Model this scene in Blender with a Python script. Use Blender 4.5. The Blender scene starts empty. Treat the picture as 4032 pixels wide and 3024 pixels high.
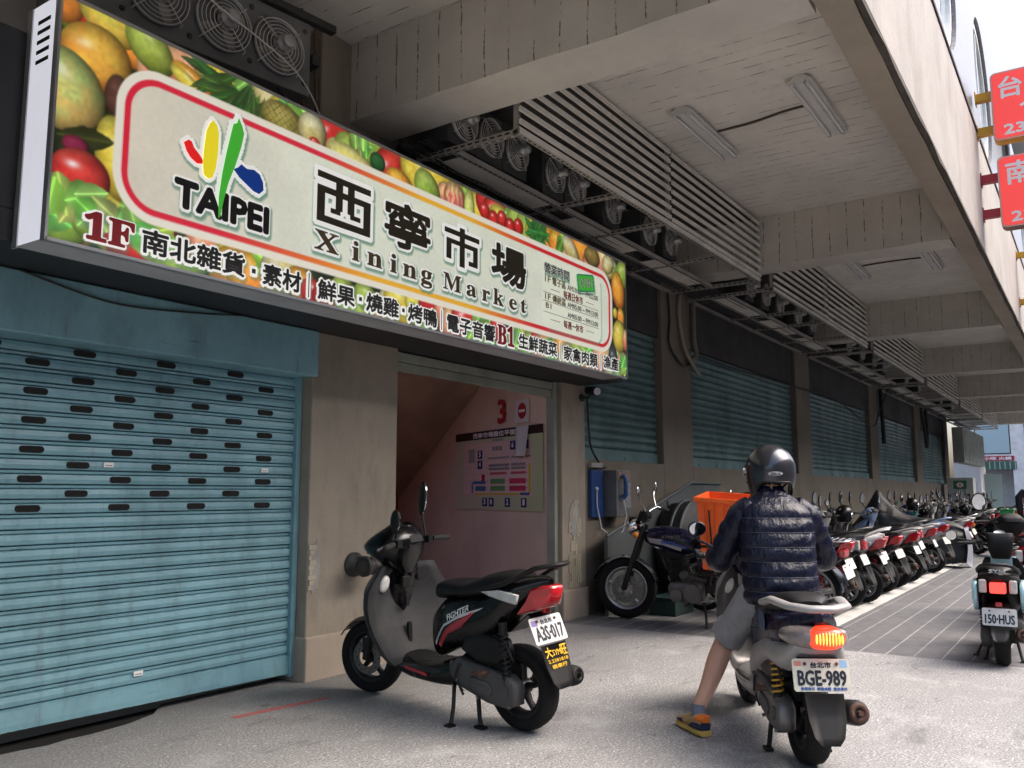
import bpy, math, random
import numpy as np
from mathutils import Vector, Matrix, noise
R = math.radians
random.seed(7)
S = bpy.context.scene
C = S.collection

# ------------------------------------------------------------------ camera, sky, sun, exposure
CAMH = 1.30
cam = bpy.data.cameras.new('camera'); cam.lens = 30.36; cam.sensor_width = 36; cam.clip_end = 600; cam.clip_start = 0.05
co = bpy.data.objects.new('camera', cam); C.objects.link(co)
co.location = (0, 0, CAMH); co.rotation_euler = (R(90 + 7.17), 0, R(34.07 - 90)); S.camera = co
w = bpy.data.worlds.new('World'); S.world = w; w.use_nodes = True
nt = w.node_tree; sky = nt.nodes.new('ShaderNodeTexSky'); sky.sky_type = 'NISHITA'; sky.sun_disc = False
SUN_EL, SUN_AZ = 52, -62        # degrees; azimuth from +X towards +Y
sky.sun_elevation = R(SUN_EL); sky.sun_rotation = R(90 - SUN_AZ); sky.air_density = 1.0; sky.dust_density = 6.0; sky.ozone_density = 1.0
bg = nt.nodes['Background']; bg.inputs['Strength'].default_value = 0.15
nt.links.new(sky.outputs[0], bg.inputs[0])
sl = bpy.data.lights.new('sun', 'SUN'); sl.energy = 0.7; sl.angle = R(60); sl.color = (1.0, 0.985, 0.96)
so = bpy.data.objects.new('sun', sl); C.objects.link(so)
sd = Vector((math.cos(R(SUN_EL)) * math.cos(R(SUN_AZ)), math.cos(R(SUN_EL)) * math.sin(R(SUN_AZ)), math.sin(R(SUN_EL))))
so.rotation_euler = sd.to_track_quat('Z', 'Y').to_euler()
S.view_settings.view_transform = 'Standard'; S.view_settings.look = 'None'; S.view_settings.exposure = 1.6
S.view_settings.gamma = 1.0
S.render.engine = 'CYCLES'
S.cycles.max_bounces = 8; S.cycles.diffuse_bounces = 5; S.cycles.glossy_bounces = 3
S.cycles.caustics_reflective = False; S.cycles.caustics_refractive = False

# ------------------------------------------------------------------ materials
MC = {}
def s2l(c):
    return tuple((x / 12.92 if x <= 0.04045 else ((x + 0.055) / 1.055) ** 2.4) for x in c)
def mat(name, col, rough=0.6, metal=0.0, var=0.0, vscale=3.0, bump=0.0, bscale=40.0, dirt=0.0, dcol=(0.05, 0.045, 0.04), dscale=1.2,
        spec=0.5, emit=None, estr=0.0, coat=0.0, trans=0.0, alpha=1.0, stretch=None, speck=0.0):
    if name in MC: return MC[name]
    m = bpy.data.materials.new(name); m.use_nodes = True; MC[name] = m
    n = m.node_tree.nodes; L = m.node_tree.links; b = n['Principled BSDF']
    b.inputs['Base Color'].default_value = (*col, 1); b.inputs['Roughness'].default_value = rough
    b.inputs['Metallic'].default_value = metal; b.inputs['Specular IOR Level'].default_value = spec
    if coat: b.inputs['Coat Weight'].default_value = coat; b.inputs['Coat Roughness'].default_value = 0.08
    if trans: b.inputs['Transmission Weight'].default_value = trans
    if emit: b.inputs['Emission Color'].default_value = (*emit, 1); b.inputs['Emission Strength'].default_value = estr
    if var or bump or dirt or speck:
        tc = n.new('ShaderNodeTexCoord'); mp = n.new('ShaderNodeMapping'); L.new(tc.outputs['Object'], mp.inputs[0])
        if stretch: mp.inputs['Scale'].default_value = stretch
        cur = None
        def ns(scale, det=4, ro=0.55):
            t = n.new('ShaderNodeTexNoise'); t.inputs['Scale'].default_value = scale; t.inputs['Detail'].default_value = det
            t.inputs['Roughness'].default_value = ro; L.new(mp.outputs[0], t.inputs['Vector']); return t.outputs['Fac']
        def mix(fac, a, c2, typ='MIX'):
            x = n.new('ShaderNodeMix'); x.data_type = 'RGBA'; x.blend_type = typ
            if isinstance(fac, float): x.inputs[0].default_value = fac
            else: L.new(fac, x.inputs[0])
            for s_, v in ((6, a), (7, c2)):
                if isinstance(v, tuple): x.inputs[s_].default_value = (*v, 1)
                else: L.new(v, x.inputs[s_])
            return x.outputs[2]
        def ramp(f, a, c2):
            r = n.new('ShaderNodeMapRange'); r.inputs[1].default_value = a; r.inputs[2].default_value = c2; L.new(f, r.inputs[0]); return r.outputs[0]
        cur = col
        if var:
            lo = tuple(max(0, x * (1 - var)) for x in col); hi = tuple(min(1, x * (1 + var)) for x in col)
            cur = mix(ramp(ns(vscale, 5), 0.3, 0.7), lo, hi)
        if speck:
            cur = mix(ramp(ns(vscale * 60, 2), 0.35, 0.68), mix(1.0, cur, (1 - speck,) * 3, 'MULTIPLY'), cur)
        if dirt:
            f = ramp(ns(dscale, 7, 0.65), 0.48, 0.75)
            g = n.new('ShaderNodeMath'); g.operation = 'MULTIPLY'; g.inputs[1].default_value = dirt; L.new(f, g.inputs[0])
            cur = mix(g.outputs[0], cur, dcol)
            rr = n.new('ShaderNodeMapRange'); rr.inputs[3].default_value = rough; rr.inputs[4].default_value = min(1, rough + 0.3); L.new(f, rr.inputs[0]); L.new(rr.outputs[0], b.inputs['Roughness'])
        if not isinstance(cur, tuple): L.new(cur, b.inputs['Base Color'])
        if bump:
            bp = n.new('ShaderNodeBump'); bp.inputs['Strength'].default_value = bump; bp.inputs['Distance'].default_value = 0.01
            L.new(ns(bscale, 6, 0.6), bp.inputs['Height']); L.new(bp.outputs[0], b.inputs['Normal'])
    return m

def nodes_mat(name, rough=0.8):
    m = bpy.data.materials.new(name); m.use_nodes = True; MC[name] = m
    n = m.node_tree.nodes; L = m.node_tree.links; b = n['Principled BSDF']; b.inputs['Roughness'].default_value = rough
    class K: pass
    k = K(); k.n = n; k.L = L; k.b = b; k.m = m
    tc = n.new('ShaderNodeTexCoord'); k.obj = tc.outputs['Object']
    def noise_(scale, det=5, ro=0.6, vec=None, sc=None):
        t = n.new('ShaderNodeTexNoise'); t.inputs['Scale'].default_value = scale; t.inputs['Detail'].default_value = det; t.inputs['Roughness'].default_value = ro
        v = vec or k.obj
        if sc:
            mp = n.new('ShaderNodeMapping'); mp.inputs['Scale'].default_value = sc; L.new(v, mp.inputs[0]); v = mp.outputs[0]
        L.new(v, t.inputs['Vector']); return t.outputs['Fac']
    def ramp(f, a, c2, lo=0.0, hi=1.0):
        r = n.new('ShaderNodeMapRange'); r.inputs[1].default_value = a; r.inputs[2].default_value = c2; r.inputs[3].default_value = lo; r.inputs[4].default_value = hi; L.new(f, r.inputs[0]); return r.outputs[0]
    def mix(fac, a, c2, typ='MIX'):
        x = n.new('ShaderNodeMix'); x.data_type = 'RGBA'; x.blend_type = typ
        if isinstance(fac, float): x.inputs[0].default_value = fac
        else: L.new(fac, x.inputs[0])
        for s_, v in ((6, a), (7, c2)):
            if isinstance(v, tuple): x.inputs[s_].default_value = (*v, 1)
            else: L.new(v, x.inputs[s_])
        return x.outputs[2]
    def math_(op, a, c2=None):
        x = n.new('ShaderNodeMath'); x.operation = op
        for i, v in enumerate((a, c2)):
            if v is None: continue
            if isinstance(v, (int, float)): x.inputs[i].default_value = v
            else: L.new(v, x.inputs[i])
        return x.outputs[0]
    def sep(v=None):
        s = n.new('ShaderNodeSeparateXYZ'); L.new(v or k.obj, s.inputs[0]); return s.outputs
    def bump(h, st, dist=0.01):
        bp = n.new('ShaderNodeBump'); bp.inputs['Strength'].default_value = st; bp.inputs['Distance'].default_value = dist
        L.new(h, bp.inputs['Height']); L.new(bp.outputs[0], b.inputs['Normal'])
    k.noise = noise_; k.ramp = ramp; k.mix = mix; k.math = math_; k.sep = sep; k.bump = bump
    return k

# ground: washed concrete with exposed aggregate, stains and pale patches
k = nodes_mat('washed_concrete', 0.85)
sp = k.noise(85, 3, 0.75); sp2 = k.noise(48, 2, 0.6); big = k.noise(0.8, 6, 0.62); mid = k.noise(2.6, 7, 0.7); st = k.noise(1.6, 7, 0.72, sc=(1.0, 2.2, 1))
c = k.mix(k.ramp(sp, 0.36, 0.64), (0.095, 0.095, 0.097), (0.45, 0.45, 0.455))
c = k.mix(k.ramp(sp2, 0.60, 0.68), c, (0.58, 0.58, 0.58))
c = k.mix(k.ramp(big, 0.42, 0.66, 0.0, 0.55), c, (0.23, 0.225, 0.225))
c = k.mix(k.ramp(mid, 0.52, 0.70, 0.0, 0.42), c, (0.50, 0.50, 0.505))
c = k.mix(k.ramp(st, 0.56, 0.70, 0.0, 0.7), c, (0.11, 0.11, 0.112)); c = k.mix(k.ramp(k.noise(5.5, 4, 0.5, sc=(1, 1.6, 1)), 0.70, 0.74, 0.0, 0.75), c, (0.05, 0.05, 0.052))
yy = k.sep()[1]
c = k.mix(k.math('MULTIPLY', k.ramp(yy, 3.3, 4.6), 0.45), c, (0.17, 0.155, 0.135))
k.L.new(c, k.b.inputs['Base Color']); k.bump(sp, 0.35, 0.006)

# pavers: long dark grey tiles with light joints
k = nodes_mat('grey_paver', 0.75)
s = k.sep(); P_ = 0.205
fy = k.math('FRACT', k.math('DIVIDE', s[1], P_))
wob = k.noise(3.0, 3)
ln = k.math('LESS_THAN', k.math('ABSOLUTE', k.math('SUBTRACT', k.math('ADD', fy, k.math('MULTIPLY', k.math('SUBTRACT', wob, 0.5), 0.06)), 0.5)), 0.024)
fx = k.math('FRACT', k.math('DIVIDE', s[0], 0.105))
lx = k.math('LESS_THAN', k.math('ABSOLUTE', k.math('SUBTRACT', fx, 0.5)), 0.03)
nz = k.noise(8, 5); fine = k.noise(160, 3); pt = k.noise(1.3, 6, 0.65)
c = k.mix(k.ramp(nz, 0.3, 0.7), (0.085, 0.087, 0.095), (0.140, 0.142, 0.152))
c = k.mix(k.ramp(pt, 0.5, 0.72, 0, 0.6), c, (0.21, 0.21, 0.22))
c = k.mix(k.math('MULTIPLY', k.ramp(fine, 0.4, 0.65), 0.3), c, (0.24, 0.23, 0.235))
c = k.mix(k.math('MULTIPLY', lx, 0.45), c, (0.06, 0.055, 0.06))
c = k.mix(k.math('MULTIPLY', ln, k.ramp(k.noise(2.0, 6, 0.7), 0.3, 0.5, 0.25, 0.95)), c, (0.38, 0.38, 0.375))
k.L.new(c, k.b.inputs['Base Color']); k.bump(k.math('ADD', ln, lx), -0.3, 0.004)

def wall_mat(name, base, dark, drip=0.4, rough=0.85, board=None, bcol=(0.05, 0.045, 0.04), bmask=(0.5, 0.62)):
    k = nodes_mat(name, rough)
    b1 = k.noise(1.1, 7, 0.65); b2 = k.noise(3.0, 6, 0.7, sc=(1.0, 1.0, 0.35)); f = k.noise(90, 4, 0.7); m2 = k.noise(14, 5, 0.7)
    c = k.mix(k.ramp(b1, 0.35, 0.68), base, tuple(x * 0.80 for x in base))
    c = k.mix(k.ramp(b2, 0.50, 0.80, 0, drip), c, dark)
    c = k.mix(k.ramp(m2, 0.62, 0.78, 0, 0.35), c, dark)
    c = k.mix(k.ramp(f, 0.70, 0.74, 0, 0.55), c, tuple(x * 0.5 for x in dark))
    h = k.math('ADD', k.math('MULTIPLY', f, 0.35), m2)
    if board:
        ax, pitch, wd = board
        s = k.sep(); v = k.math('ADD', s[ax], k.math('MULTIPLY', k.noise(1.7, 3), 0.055))
        fr = k.math('FRACT', k.math('DIVIDE', v, pitch))
        ln = k.math('LESS_THAN', k.math('ABSOLUTE', k.math('SUBTRACT', fr, 0.5)), wd / pitch)
        sc = [6.0, 6.0, 6.0]; oth = {0: 2, 1: 0, 2: 0}.get(ax, 2); sc = (0.9, 0.9, 0.9) if ax != 0 else (3, 3, 1.4)
        msk = k.ramp(k.noise(2.2, 7, 0.75, sc=(9.0, 2.0, 2.0) if ax == 0 else (4.0, 1.6, 4.0)), bmask[0], bmask[1])
        gn = k.n.new('ShaderNodeNewGeometry'); nzz = k.math('ABSOLUTE', k.sep(gn.outputs['Normal'])[2])
        ml = k.math('MULTIPLY', ln, msk)
        if ax == 1: ml = k.math('MULTIPLY', ml, k.math('LESS_THAN', nzz, 0.5)); ln = k.math('MULTIPLY', ln, k.math('LESS_THAN', nzz, 0.5))
        c = k.mix(k.math('MULTIPLY', ml, 0.85), c, bcol)
        c = k.mix(k.math('MULTIPLY', ln, 0.05), c, dark)
        h = k.math('SUBTRACT', h, k.math('MULTIPLY', ml, 1.5))
    k.L.new(c, k.b.inputs['Base Color']); k.bump(h, 0.45, 0.012)
    return k.m
wall_mat('stucco', (0.34, 0.295, 0.235), (0.14, 0.12, 0.095), 0.7)
wall_mat('stucco_shaded', (0.215, 0.183, 0.145), (0.09, 0.077, 0.062), 0.6)  # darker copy of the stucco: light falloff along the far wall put into colour
wall_mat('rack_shade', (0.085, 0.078, 0.07), (0.04, 0.036, 0.032))  # dark colour stands in for the deep shade behind the louvres
wall_mat('stucco_pale', (0.44, 0.37, 0.30), (0.20, 0.16, 0.12))
wall_mat('ceiling_paint', (0.77, 0.735, 0.67), (0.50, 0.475, 0.42), 0.3, board=(0, 0.152, 0.005), bmask=(0.50, 0.56))
wall_mat('beam_paint', (0.64, 0.605, 0.54), (0.38, 0.36, 0.31), 0.35, board=(1, 0.205, 0.0055), bmask=(0.47, 0.56))
wall_mat('fascia_paint', (0.37, 0.35, 0.335), (0.21, 0.185, 0.165), 0.75)
wall_mat('fascia_soffit', (0.40, 0.34, 0.27), (0.25, 0.21, 0.17), 0.4)
wall_mat('inner_wall', (0.78, 0.63, 0.50), (0.45, 0.35, 0.27), 0.25)
def shut_mat(name, base, dirt_amt):
    k = nodes_mat(name, 0.42)
    a = k.noise(1.2, 6, 0.6); st = k.noise(2.2, 7, 0.72, sc=(1, 1, 0.5)); sc = k.noise(9, 7, 0.75, sc=(0.25, 1, 3)); f = k.noise(60, 4)
    c = k.mix(k.ramp(a, 0.35, 0.65), tuple(x * 0.86 for x in base), tuple(min(1, x * 1.10) for x in base))
    c = k.mix(k.ramp(st, 0.47, 0.72, 0, dirt_amt * 1.3), c, tuple(x * 0.36 for x in base))
    c = k.mix(k.ramp(k.noise(16, 5, 0.7, sc=(1.0, 1, 0.12)), 0.56, 0.74, 0, 0.5), c, (0.10, 0.12, 0.115)); c = k.mix(k.ramp(k.noise(5, 6, 0.75), 0.66, 0.72, 0, 0.5), c, (0.16, 0.11, 0.07))
    c = k.mix(k.ramp(sc, 0.62, 0.69, 0, 0.75), c, (0.055, 0.075, 0.075))
    c = k.mix(k.ramp(f, 0.70, 0.76, 0, 0.3), c, (0.12, 0.16, 0.16))
    k.L.new(c, k.b.inputs['Base Color']); k.L.new(k.ramp(st, 0.4, 0.75, 0.36, 0.7), k.b.inputs['Roughness']); k.bump(a, 0.2, 0.03)
    return k.m
shut_mat('shutter_blue', (0.205, 0.40, 0.465), 0.42)
shut_mat('shutter_teal', (0.108, 0.200, 0.200), 0.5)
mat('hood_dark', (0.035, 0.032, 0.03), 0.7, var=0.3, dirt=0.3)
mat('sign_soffit', (0.42, 0.42, 0.43), 0.5, var=0.1, dirt=0.15)
mat('black_board', (0.016, 0.016, 0.018), 0.55, var=0.3)
mat('galv', (0.42, 0.40, 0.37), 0.5, 0.35, var=0.2, dirt=0.45, dcol=(0.10, 0.075, 0.05), dscale=6)
mat('louvre_paint', (0.76, 0.73, 0.66), 0.55, var=0.12, dirt=0.25, dcol=(0.2, 0.17, 0.13))
mat('slot_black', (0.008, 0.008, 0.008), 0.9)
mat('dark_metal', (0.06, 0.058, 0.055), 0.5, 0.5, var=0.3)
mat('steel', (0.55, 0.55, 0.56), 0.3, 0.9, var=0.1, dirt=0.2, dcol=(0.15, 0.12, 0.1), dscale=10)
mat('chrome', (0.75, 0.75, 0.76), 0.12, 1.0)
mat('wire_white', (0.62, 0.61, 0.58), 0.5)
mat('motor_grey', (0.42, 0.41, 0.40), 0.4, 0.6, var=0.2)
mat('fan_blade', (0.36, 0.33, 0.29), 0.5, 0.2, var=0.2)
mat('unit_grey', (0.17, 0.17, 0.165), 0.6, 0.1, var=0.15, dirt=0.3)
mat('cable_black', (0.014, 0.014, 0.014), 0.6)
mat('pipe_rust', (0.16, 0.10, 0.065), 0.7, var=0.3)
mat('lamp_white', (0.62, 0.61, 0.60), 0.35, var=0.05, dirt=0.15)
mat('tube_glass', (0.72, 0.72, 0.70), 0.15)
mat('line_white', (0.66, 0.66, 0.64), 0.8, var=0.1, dirt=0.5, dcol=(0.25, 0.25, 0.25), dscale=8, speck=0.3)
mat('line_red', (0.45, 0.11, 0.10), 0.8, var=0.15, dirt=0.5, dcol=(0.3, 0.28, 0.27), dscale=8)
mat('ink_brown', (0.055, 0.044, 0.022), 0.45)
mat('ink_olive', (0.16, 0.12, 0.045), 0.45)
mat('ink_black', (0.02, 0.018, 0.016), 0.45)
mat('ink_red', (0.42, 0.012, 0.02), 0.45)
mat('ink_tan', (0.33, 0.25, 0.10), 0.45)
mat('ink_grey', (0.28, 0.28, 0.27), 0.45)
mat('ink_white', (0.85, 0.85, 0.83), 0.5)
mat('ink_yellow', (0.72, 0.45, 0.03), 0.5)
mat('ink_blue', (0.012, 0.03, 0.16), 0.5)

# ------------------------------------------------------------------ mesh builder
class MB:
    def __init__(s): s.v = []; s.f = []; s.mi = []; s.sm = []; s.M = None
    def add(s, vs, fs, mi=0, sm=False):
        o = len(s.v)
        if s.M is not None: vs = [s.M @ Vector(p) for p in vs]
        s.v.extend([tuple(p) for p in vs])
        for f in fs: s.f.append([i + o for i in f]); s.mi.append(mi); s.sm.append(sm)
        return s
    def box(s, x0, x1, y0, y1, z0, z1, mi=0):
        return s.add([(x0, y0, z0), (x1, y0, z0), (x1, y1, z0), (x0, y1, z0), (x0, y0, z1), (x1, y0, z1), (x1, y1, z1), (x0, y1, z1)],
                     [(0, 3, 2, 1), (4, 5, 6, 7), (0, 1, 5, 4), (1, 2, 6, 5), (2, 3, 7, 6), (3, 0, 4, 7)], mi)
    def cb(s, c, d, mi=0): return s.box(c[0] - d[0] / 2, c[0] + d[0] / 2, c[1] - d[1] / 2, c[1] + d[1] / 2, c[2] - d[2] / 2, c[2] + d[2] / 2, mi)
    def loft(s, rings, mi=0, sm=True, caps=True, closed=False):
        n = len(rings[0]); vs = [p for r in rings for p in r]; fs = []
        m = len(rings)
        for i in range(m if closed else m - 1):
            a = i * n; b = ((i + 1) % m) * n
            for j in range(n): fs.append((a + j, a + (j + 1) % n, b + (j + 1) % n, b + j))
        s.add(vs, fs, mi, sm)
        if caps and not closed:
            s.add(rings[0], [tuple(reversed(range(n)))], mi, False); s.add(rings[-1], [tuple(range(n))], mi, False)
        return s
    def tube(s, pts, r, n=8, mi=0, sm=True, caps=True, closed=False):
        pts = [Vector(p) for p in pts]; m = len(pts)
        rs = r if isinstance(r, (list, tuple)) else [r] * m
        rings = []; prev = None
        for i, p in enumerate(pts):
            if closed: t = pts[(i + 1) % m] - pts[i - 1]
            else: t = pts[min(i + 1, m - 1)] - pts[max(i - 1, 0)]
            t.normalize()
            if prev is None:
                a = Vector((0, 0, 1)) if abs(t.z) < 0.9 else Vector((1, 0, 0)); u = t.cross(a).normalized()
            else:
                u = prev - t * prev.dot(t)
                if u.length < 1e-6: u = t.orthogonal()
                u.normalize()
            prev = u; q = t.cross(u)
            rr = rs[i]; ra, rb = rr if isinstance(rr, tuple) else (rr, rr)
            rings.append([p + u * (ra * math.cos(2 * math.pi * j / n)) + q * (rb * math.sin(2 * math.pi * j / n)) for j in range(n)])
        return s.loft(rings, mi, sm, caps, closed)
    def cyl(s, p0, p1, r0, r1=None, n=14, mi=0, sm=True): return s.tube([p0, p1], [r0, r0 if r1 is None else r1], n, mi, sm)
    def lathe(s, prof, o, ax, n=20, mi=0, sm=True, closed=False, sweep=2 * math.pi, start=0.0):
        ax = Vector(ax).normalized(); u = ax.orthogonal().normalized()
        if abs(ax.y) > 0.9: u = Vector((1, 0, 0))
        q = ax.cross(u); o = Vector(o)
        full = abs(sweep - 2 * math.pi) < 1e-6; m = n if full else n + 1
        rings = []
        for i in range(m):
            a = start + sweep * i / n; d = u * math.cos(a) + q * math.sin(a)
            rings.append([o + d * r + ax * h for r, h in prof])
        np_ = len(prof); vs = [p for r in rings for p in r]; fs = []
        for i in range(n if full else n):
            a = i * np_; b = ((i + 1) % m) * np_
            for j in range(np_ if closed else np_ - 1): fs.append((a + j, b + j, b + (j + 1) % np_, a + (j + 1) % np_))
        return s.add(vs, fs, mi, sm)
    def ball(s, c, r, n=12, m=8, mi=0, rot=None):
        c = Vector(c); rx, ry, rz = r if isinstance(r, (tuple, list)) else (r, r, r); rings = []
        for i in range(1, m):
            th = math.pi * i / m
            rings.append([Vector((rx * math.sin(th) * math.cos(2 * math.pi * j / n), ry * math.sin(th) * math.sin(2 * math.pi * j / n), rz * math.cos(th))) for j in range(n)])
        if rot is not None: rings = [[rot @ p for p in r_] for r_ in rings]
        t = Vector((0, 0, rz)); b = Vector((0, 0, -rz))
        if rot is not None: t = rot @ t; b = rot @ b
        rings = [[p + c for p in r_] for r_ in rings]
        vs = [p for r_ in rings for p in r_] + [t + c, b + c]; fs = []; k_ = len(rings)
        for i in range(k_ - 1):
            for j in range(n): fs.append((i * n + j, (i + 1) * n + j, (i + 1) * n + (j + 1) % n, i * n + (j + 1) % n))
        for j in range(n):
            fs.append((len(vs) - 2, j, (j + 1) % n)); fs.append((len(vs) - 1, (k_ - 1) * n + (j + 1) % n, (k_ - 1) * n + j))
        return s.add(vs, fs, mi, True)
    def prism(s, poly, fn, t0, t1, mi=0, sm=False):
        n = len(poly); vs = [fn(a, b, t0) for a, b in poly] + [fn(a, b, t1) for a, b in poly]
        fs = [tuple(range(n)), tuple(range(2 * n - 1, n - 1, -1))] + [(i, i + n, (i + 1) % n + n, (i + 1) % n) for i in range(n)]
        return s.add(vs, fs, mi, sm)
    def panel(s, outline, half, rnd=0.02, mi=0, y0=0.0):
        # puffy side-view panel: outline (x,z) polygon, half(x,z) = half width in y
        n = len(outline); P = [Vector((a, b)) for a, b in outline]
        area = sum(P[i].x * P[(i + 1) % n].y - P[(i + 1) % n].x * P[i].y for i in range(n)); sg = 1 if area > 0 else -1
        N = []
        for i in range(n):
            e1 = (P[i] - P[i - 1]).normalized(); e2 = (P[(i + 1) % n] - P[i]).normalized(); t = (e1 + e2)
            t = t.normalized() if t.length > 1e-6 else e1
            N.append(Vector((-t.y, t.x)) * sg)
        rings = []
        for ins, fr in ((rnd, 1.0), (rnd * 0.35, 0.93), (0, 0.72), (0, -0.72), (rnd * 0.35, -0.93), (rnd, -1.0)):
            ring = []
            for i in range(n):
                q = P[i] + N[i] * ins; h = half(q.x, q.y) if callable(half) else half
                ring.append((q.x, y0 + h * fr, q.y))
            rings.append(ring)
        return s.loft(rings, mi, True, True)
    def build(s, name, mats, parent=None, bevel=0.0, sub=0, segs=2, loc=None):
        me = bpy.data.meshes.new(name); me.from_pydata(s.v, [], s.f)
        if not isinstance(mats, (list, tuple)): mats = [mats]
        for m in mats: me.materials.append(MC[m] if isinstance(m, str) else m)
        if len(mats) > 1: me.polygons.foreach_set('material_index', s.mi)
        me.polygons.foreach_set('use_smooth', s.sm)
        me.update()
        o = bpy.data.objects.new(name, me); C.objects.link(o)
        if parent is not None: o.parent = parent
        if loc is not None: o.location = loc
        if bevel:
            b = o.modifiers.new('b', 'BEVEL'); b.width = bevel; b.segments = segs; b.limit_method = 'ANGLE'; b.angle_limit = R(40)
        if sub:
            d = o.modifiers.new('s', 'SUBSURF'); d.levels = sub; d.render_levels = sub
        return o

def tag(o, label, cat, group=None):
    o['label'] = label; o['category'] = cat
    if group: o['group'] = group
    return o
def thing(name, label, cat, loc=(0, 0, 0), rotz=0.0, group=None, rotx=0.0):
    o = bpy.data.objects.new(name, None); C.objects.link(o); o.empty_display_size = 0.1
    o.location = loc; o.rotation_euler = (rotx, 0, rotz); return tag(o, label, cat, group)
def kids(o): return [x for x in bpy.data.objects if x.parent == o]
def dup(o, loc=None, rotz=None, label=None, parent=None, mats=None, km=None):
    if km is None:
        km = {}
        for x in bpy.data.objects:
            if x.parent: km.setdefault(x.parent, []).append(x)
    c = o.copy(); C.objects.link(c); c.parent = parent
    if loc is not None: c.location = loc
    if rotz is not None: c.rotation_euler[2] = rotz
    if label: c['label'] = label
    for ch in km.get(o, []): dup(ch, parent=c, km=km)
    return c
def struct(o): o['kind'] = 'structure'; return o

# text as flat meshes
TCACHE = {}
def text_mesh(body):
    if body in TCACHE: return TCACHE[body]
    cu = bpy.data.curves.new('lettering', 'FONT'); cu.body = body; cu.resolution_u = 2
    o = bpy.data.objects.new('lettering', cu); C.objects.link(o); bpy.context.view_layer.update()
    me = bpy.data.meshes.new_from_object(o.evaluated_get(bpy.context.evaluated_depsgraph_get()))
    vs = [(v.co.x, v.co.y) for v in me.vertices]; fs = [tuple(p.vertices) for p in me.polygons]
    ec = {}
    for f in fs:
        for i in range(len(f)):
            e = tuple(sorted((f[i], f[(i + 1) % len(f)]))); ec[e] = ec.get(e, 0) + 1
    ed = [e for e, q in ec.items() if q == 1]
    C.objects.unlink(o); bpy.data.objects.remove(o); bpy.data.meshes.remove(me); bpy.data.curves.remove(cu)
    x0 = min(v[0] for v in vs); x1 = max(v[0] for v in vs); y0 = min(v[1] for v in vs); y1 = max(v[1] for v in vs)
    r = ([((a - x0) / (x1 - x0), (b - y0) / (y1 - y0)) for a, b in vs], fs, ed, (x1 - x0) / (y1 - y0)); TCACHE[body] = r; return r
def put_text(mb, body, box, fn, mi=0, bold=0.0, copies=8, d0=0.0, shear=0.0, edges=None):
    # box = (x0,z0,x1,z1) in the surface's plane (x1 None: natural width); fn(a,b,d) -> point, d towards the viewer
    vs, fs, ed, asp = text_mesh(body); x0, z0, x1, z1 = box; h = z1 - z0
    if x1 is None: x1 = x0 + h * asp
    P = [(x0 + a * (x1 - x0) + shear * b * h, z0 + b * h) for a, b in vs]
    offs = [(0, 0)] + ([(bold * math.cos(2 * math.pi * i / copies), bold * math.sin(2 * math.pi * i / copies)) for i in range(copies)] if bold else [])
    for i, (a, b) in enumerate(offs): mb.add([fn(x + a, z + b, d0 + 0.00025 * i) for x, z in P], fs, mi)
    if edges is not None:
        for i, j in ed: edges.append((P[i], P[j]))

# ------------------------------------------------------------------ ground
mb = MB(); mb.add([(-60, -60, -0.03), (160, -60, -0.03), (160, 60, -0.03), (-60, 60, -0.03)], [(0, 1, 2, 3)])
mat('asphalt', (0.10, 0.10, 0.105), 0.85, var=0.2, speck=0.4, bump=0.2, bscale=120)
struct(mb.build('ground', 'asphalt'))
WY = 4.65                                   # front plane of the arcade wall
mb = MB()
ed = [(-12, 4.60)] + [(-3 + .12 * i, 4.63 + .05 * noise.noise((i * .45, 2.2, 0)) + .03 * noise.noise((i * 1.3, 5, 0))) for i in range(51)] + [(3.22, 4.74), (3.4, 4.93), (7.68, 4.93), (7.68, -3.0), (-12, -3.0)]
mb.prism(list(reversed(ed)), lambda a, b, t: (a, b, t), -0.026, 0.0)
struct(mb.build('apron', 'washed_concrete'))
mb = MB(); mb.box(-12, 3.38, 4.5, 4.95, -0.029, -0.0265); struct(mb.build('gap_shadow_strip', mat('gap_shadow', (0.012, 0.011, 0.010), 0.95, var=0.4)))  # near-black strip painted as the shadow in the gap under the shutter
mb = MB(); mb.box(7.68, 46, -3.0, WY + 0.05, -0.026, -0.002)
struct(mb.build('pavement', 'grey_paver'))
mb = MB(); mb.box(8.9, 43, 2.22, 2.40, -0.001, 0.002)
struct(mb.build('road_marking', 'line_white'))
mb = MB(); mb.M = Matrix.Translation((3.75, 4.225, 0)) @ Matrix.Rotation(R(-8), 4, 'Z'); mb.box(-0.33, 0.33, -0.024, 0.024, 0.0005, 0.003)
struct(mb.build('kerb_marking', 'line_red'))

# ------------------------------------------------------------------ market building
B = thing('market_building', 'beige concrete market building with an open arcade, roller shutters and an overhanging upper floor', 'building', (4.6, 4.65, 0))
def bpart(mb, name, m, bevel=0.0, parent=None, sub=0):
    o = mb.build(name, m, parent or B, bevel=bevel, sub=sub)
    o.matrix_parent_inverse = Matrix.Translation((-4.6, -4.65, 0)); return o
ZB, ZC, YF = 4.17, 4.81, 1.0
def jag(mb, x0, x1, y0, y1, z0, z1, n=40, amp=0.012):
    # box whose long lower edges are slightly uneven, as hand-plastered concrete
    rings = []
    for i in range(n + 1):
        x = x0 + (x1 - x0) * i / n; e = lambda q: amp * noise.noise((x * 3.1, q * 7.7, 1.3))
        rings.append([(x, y0 + e(1), z0 + e(2)), (x, y1 + e(3), z0 + e(4)), (x, y1, z1), (x, y0, z1)])
    mb.loft([list(reversed(r)) for r in rings], 0, False, True)
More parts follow.
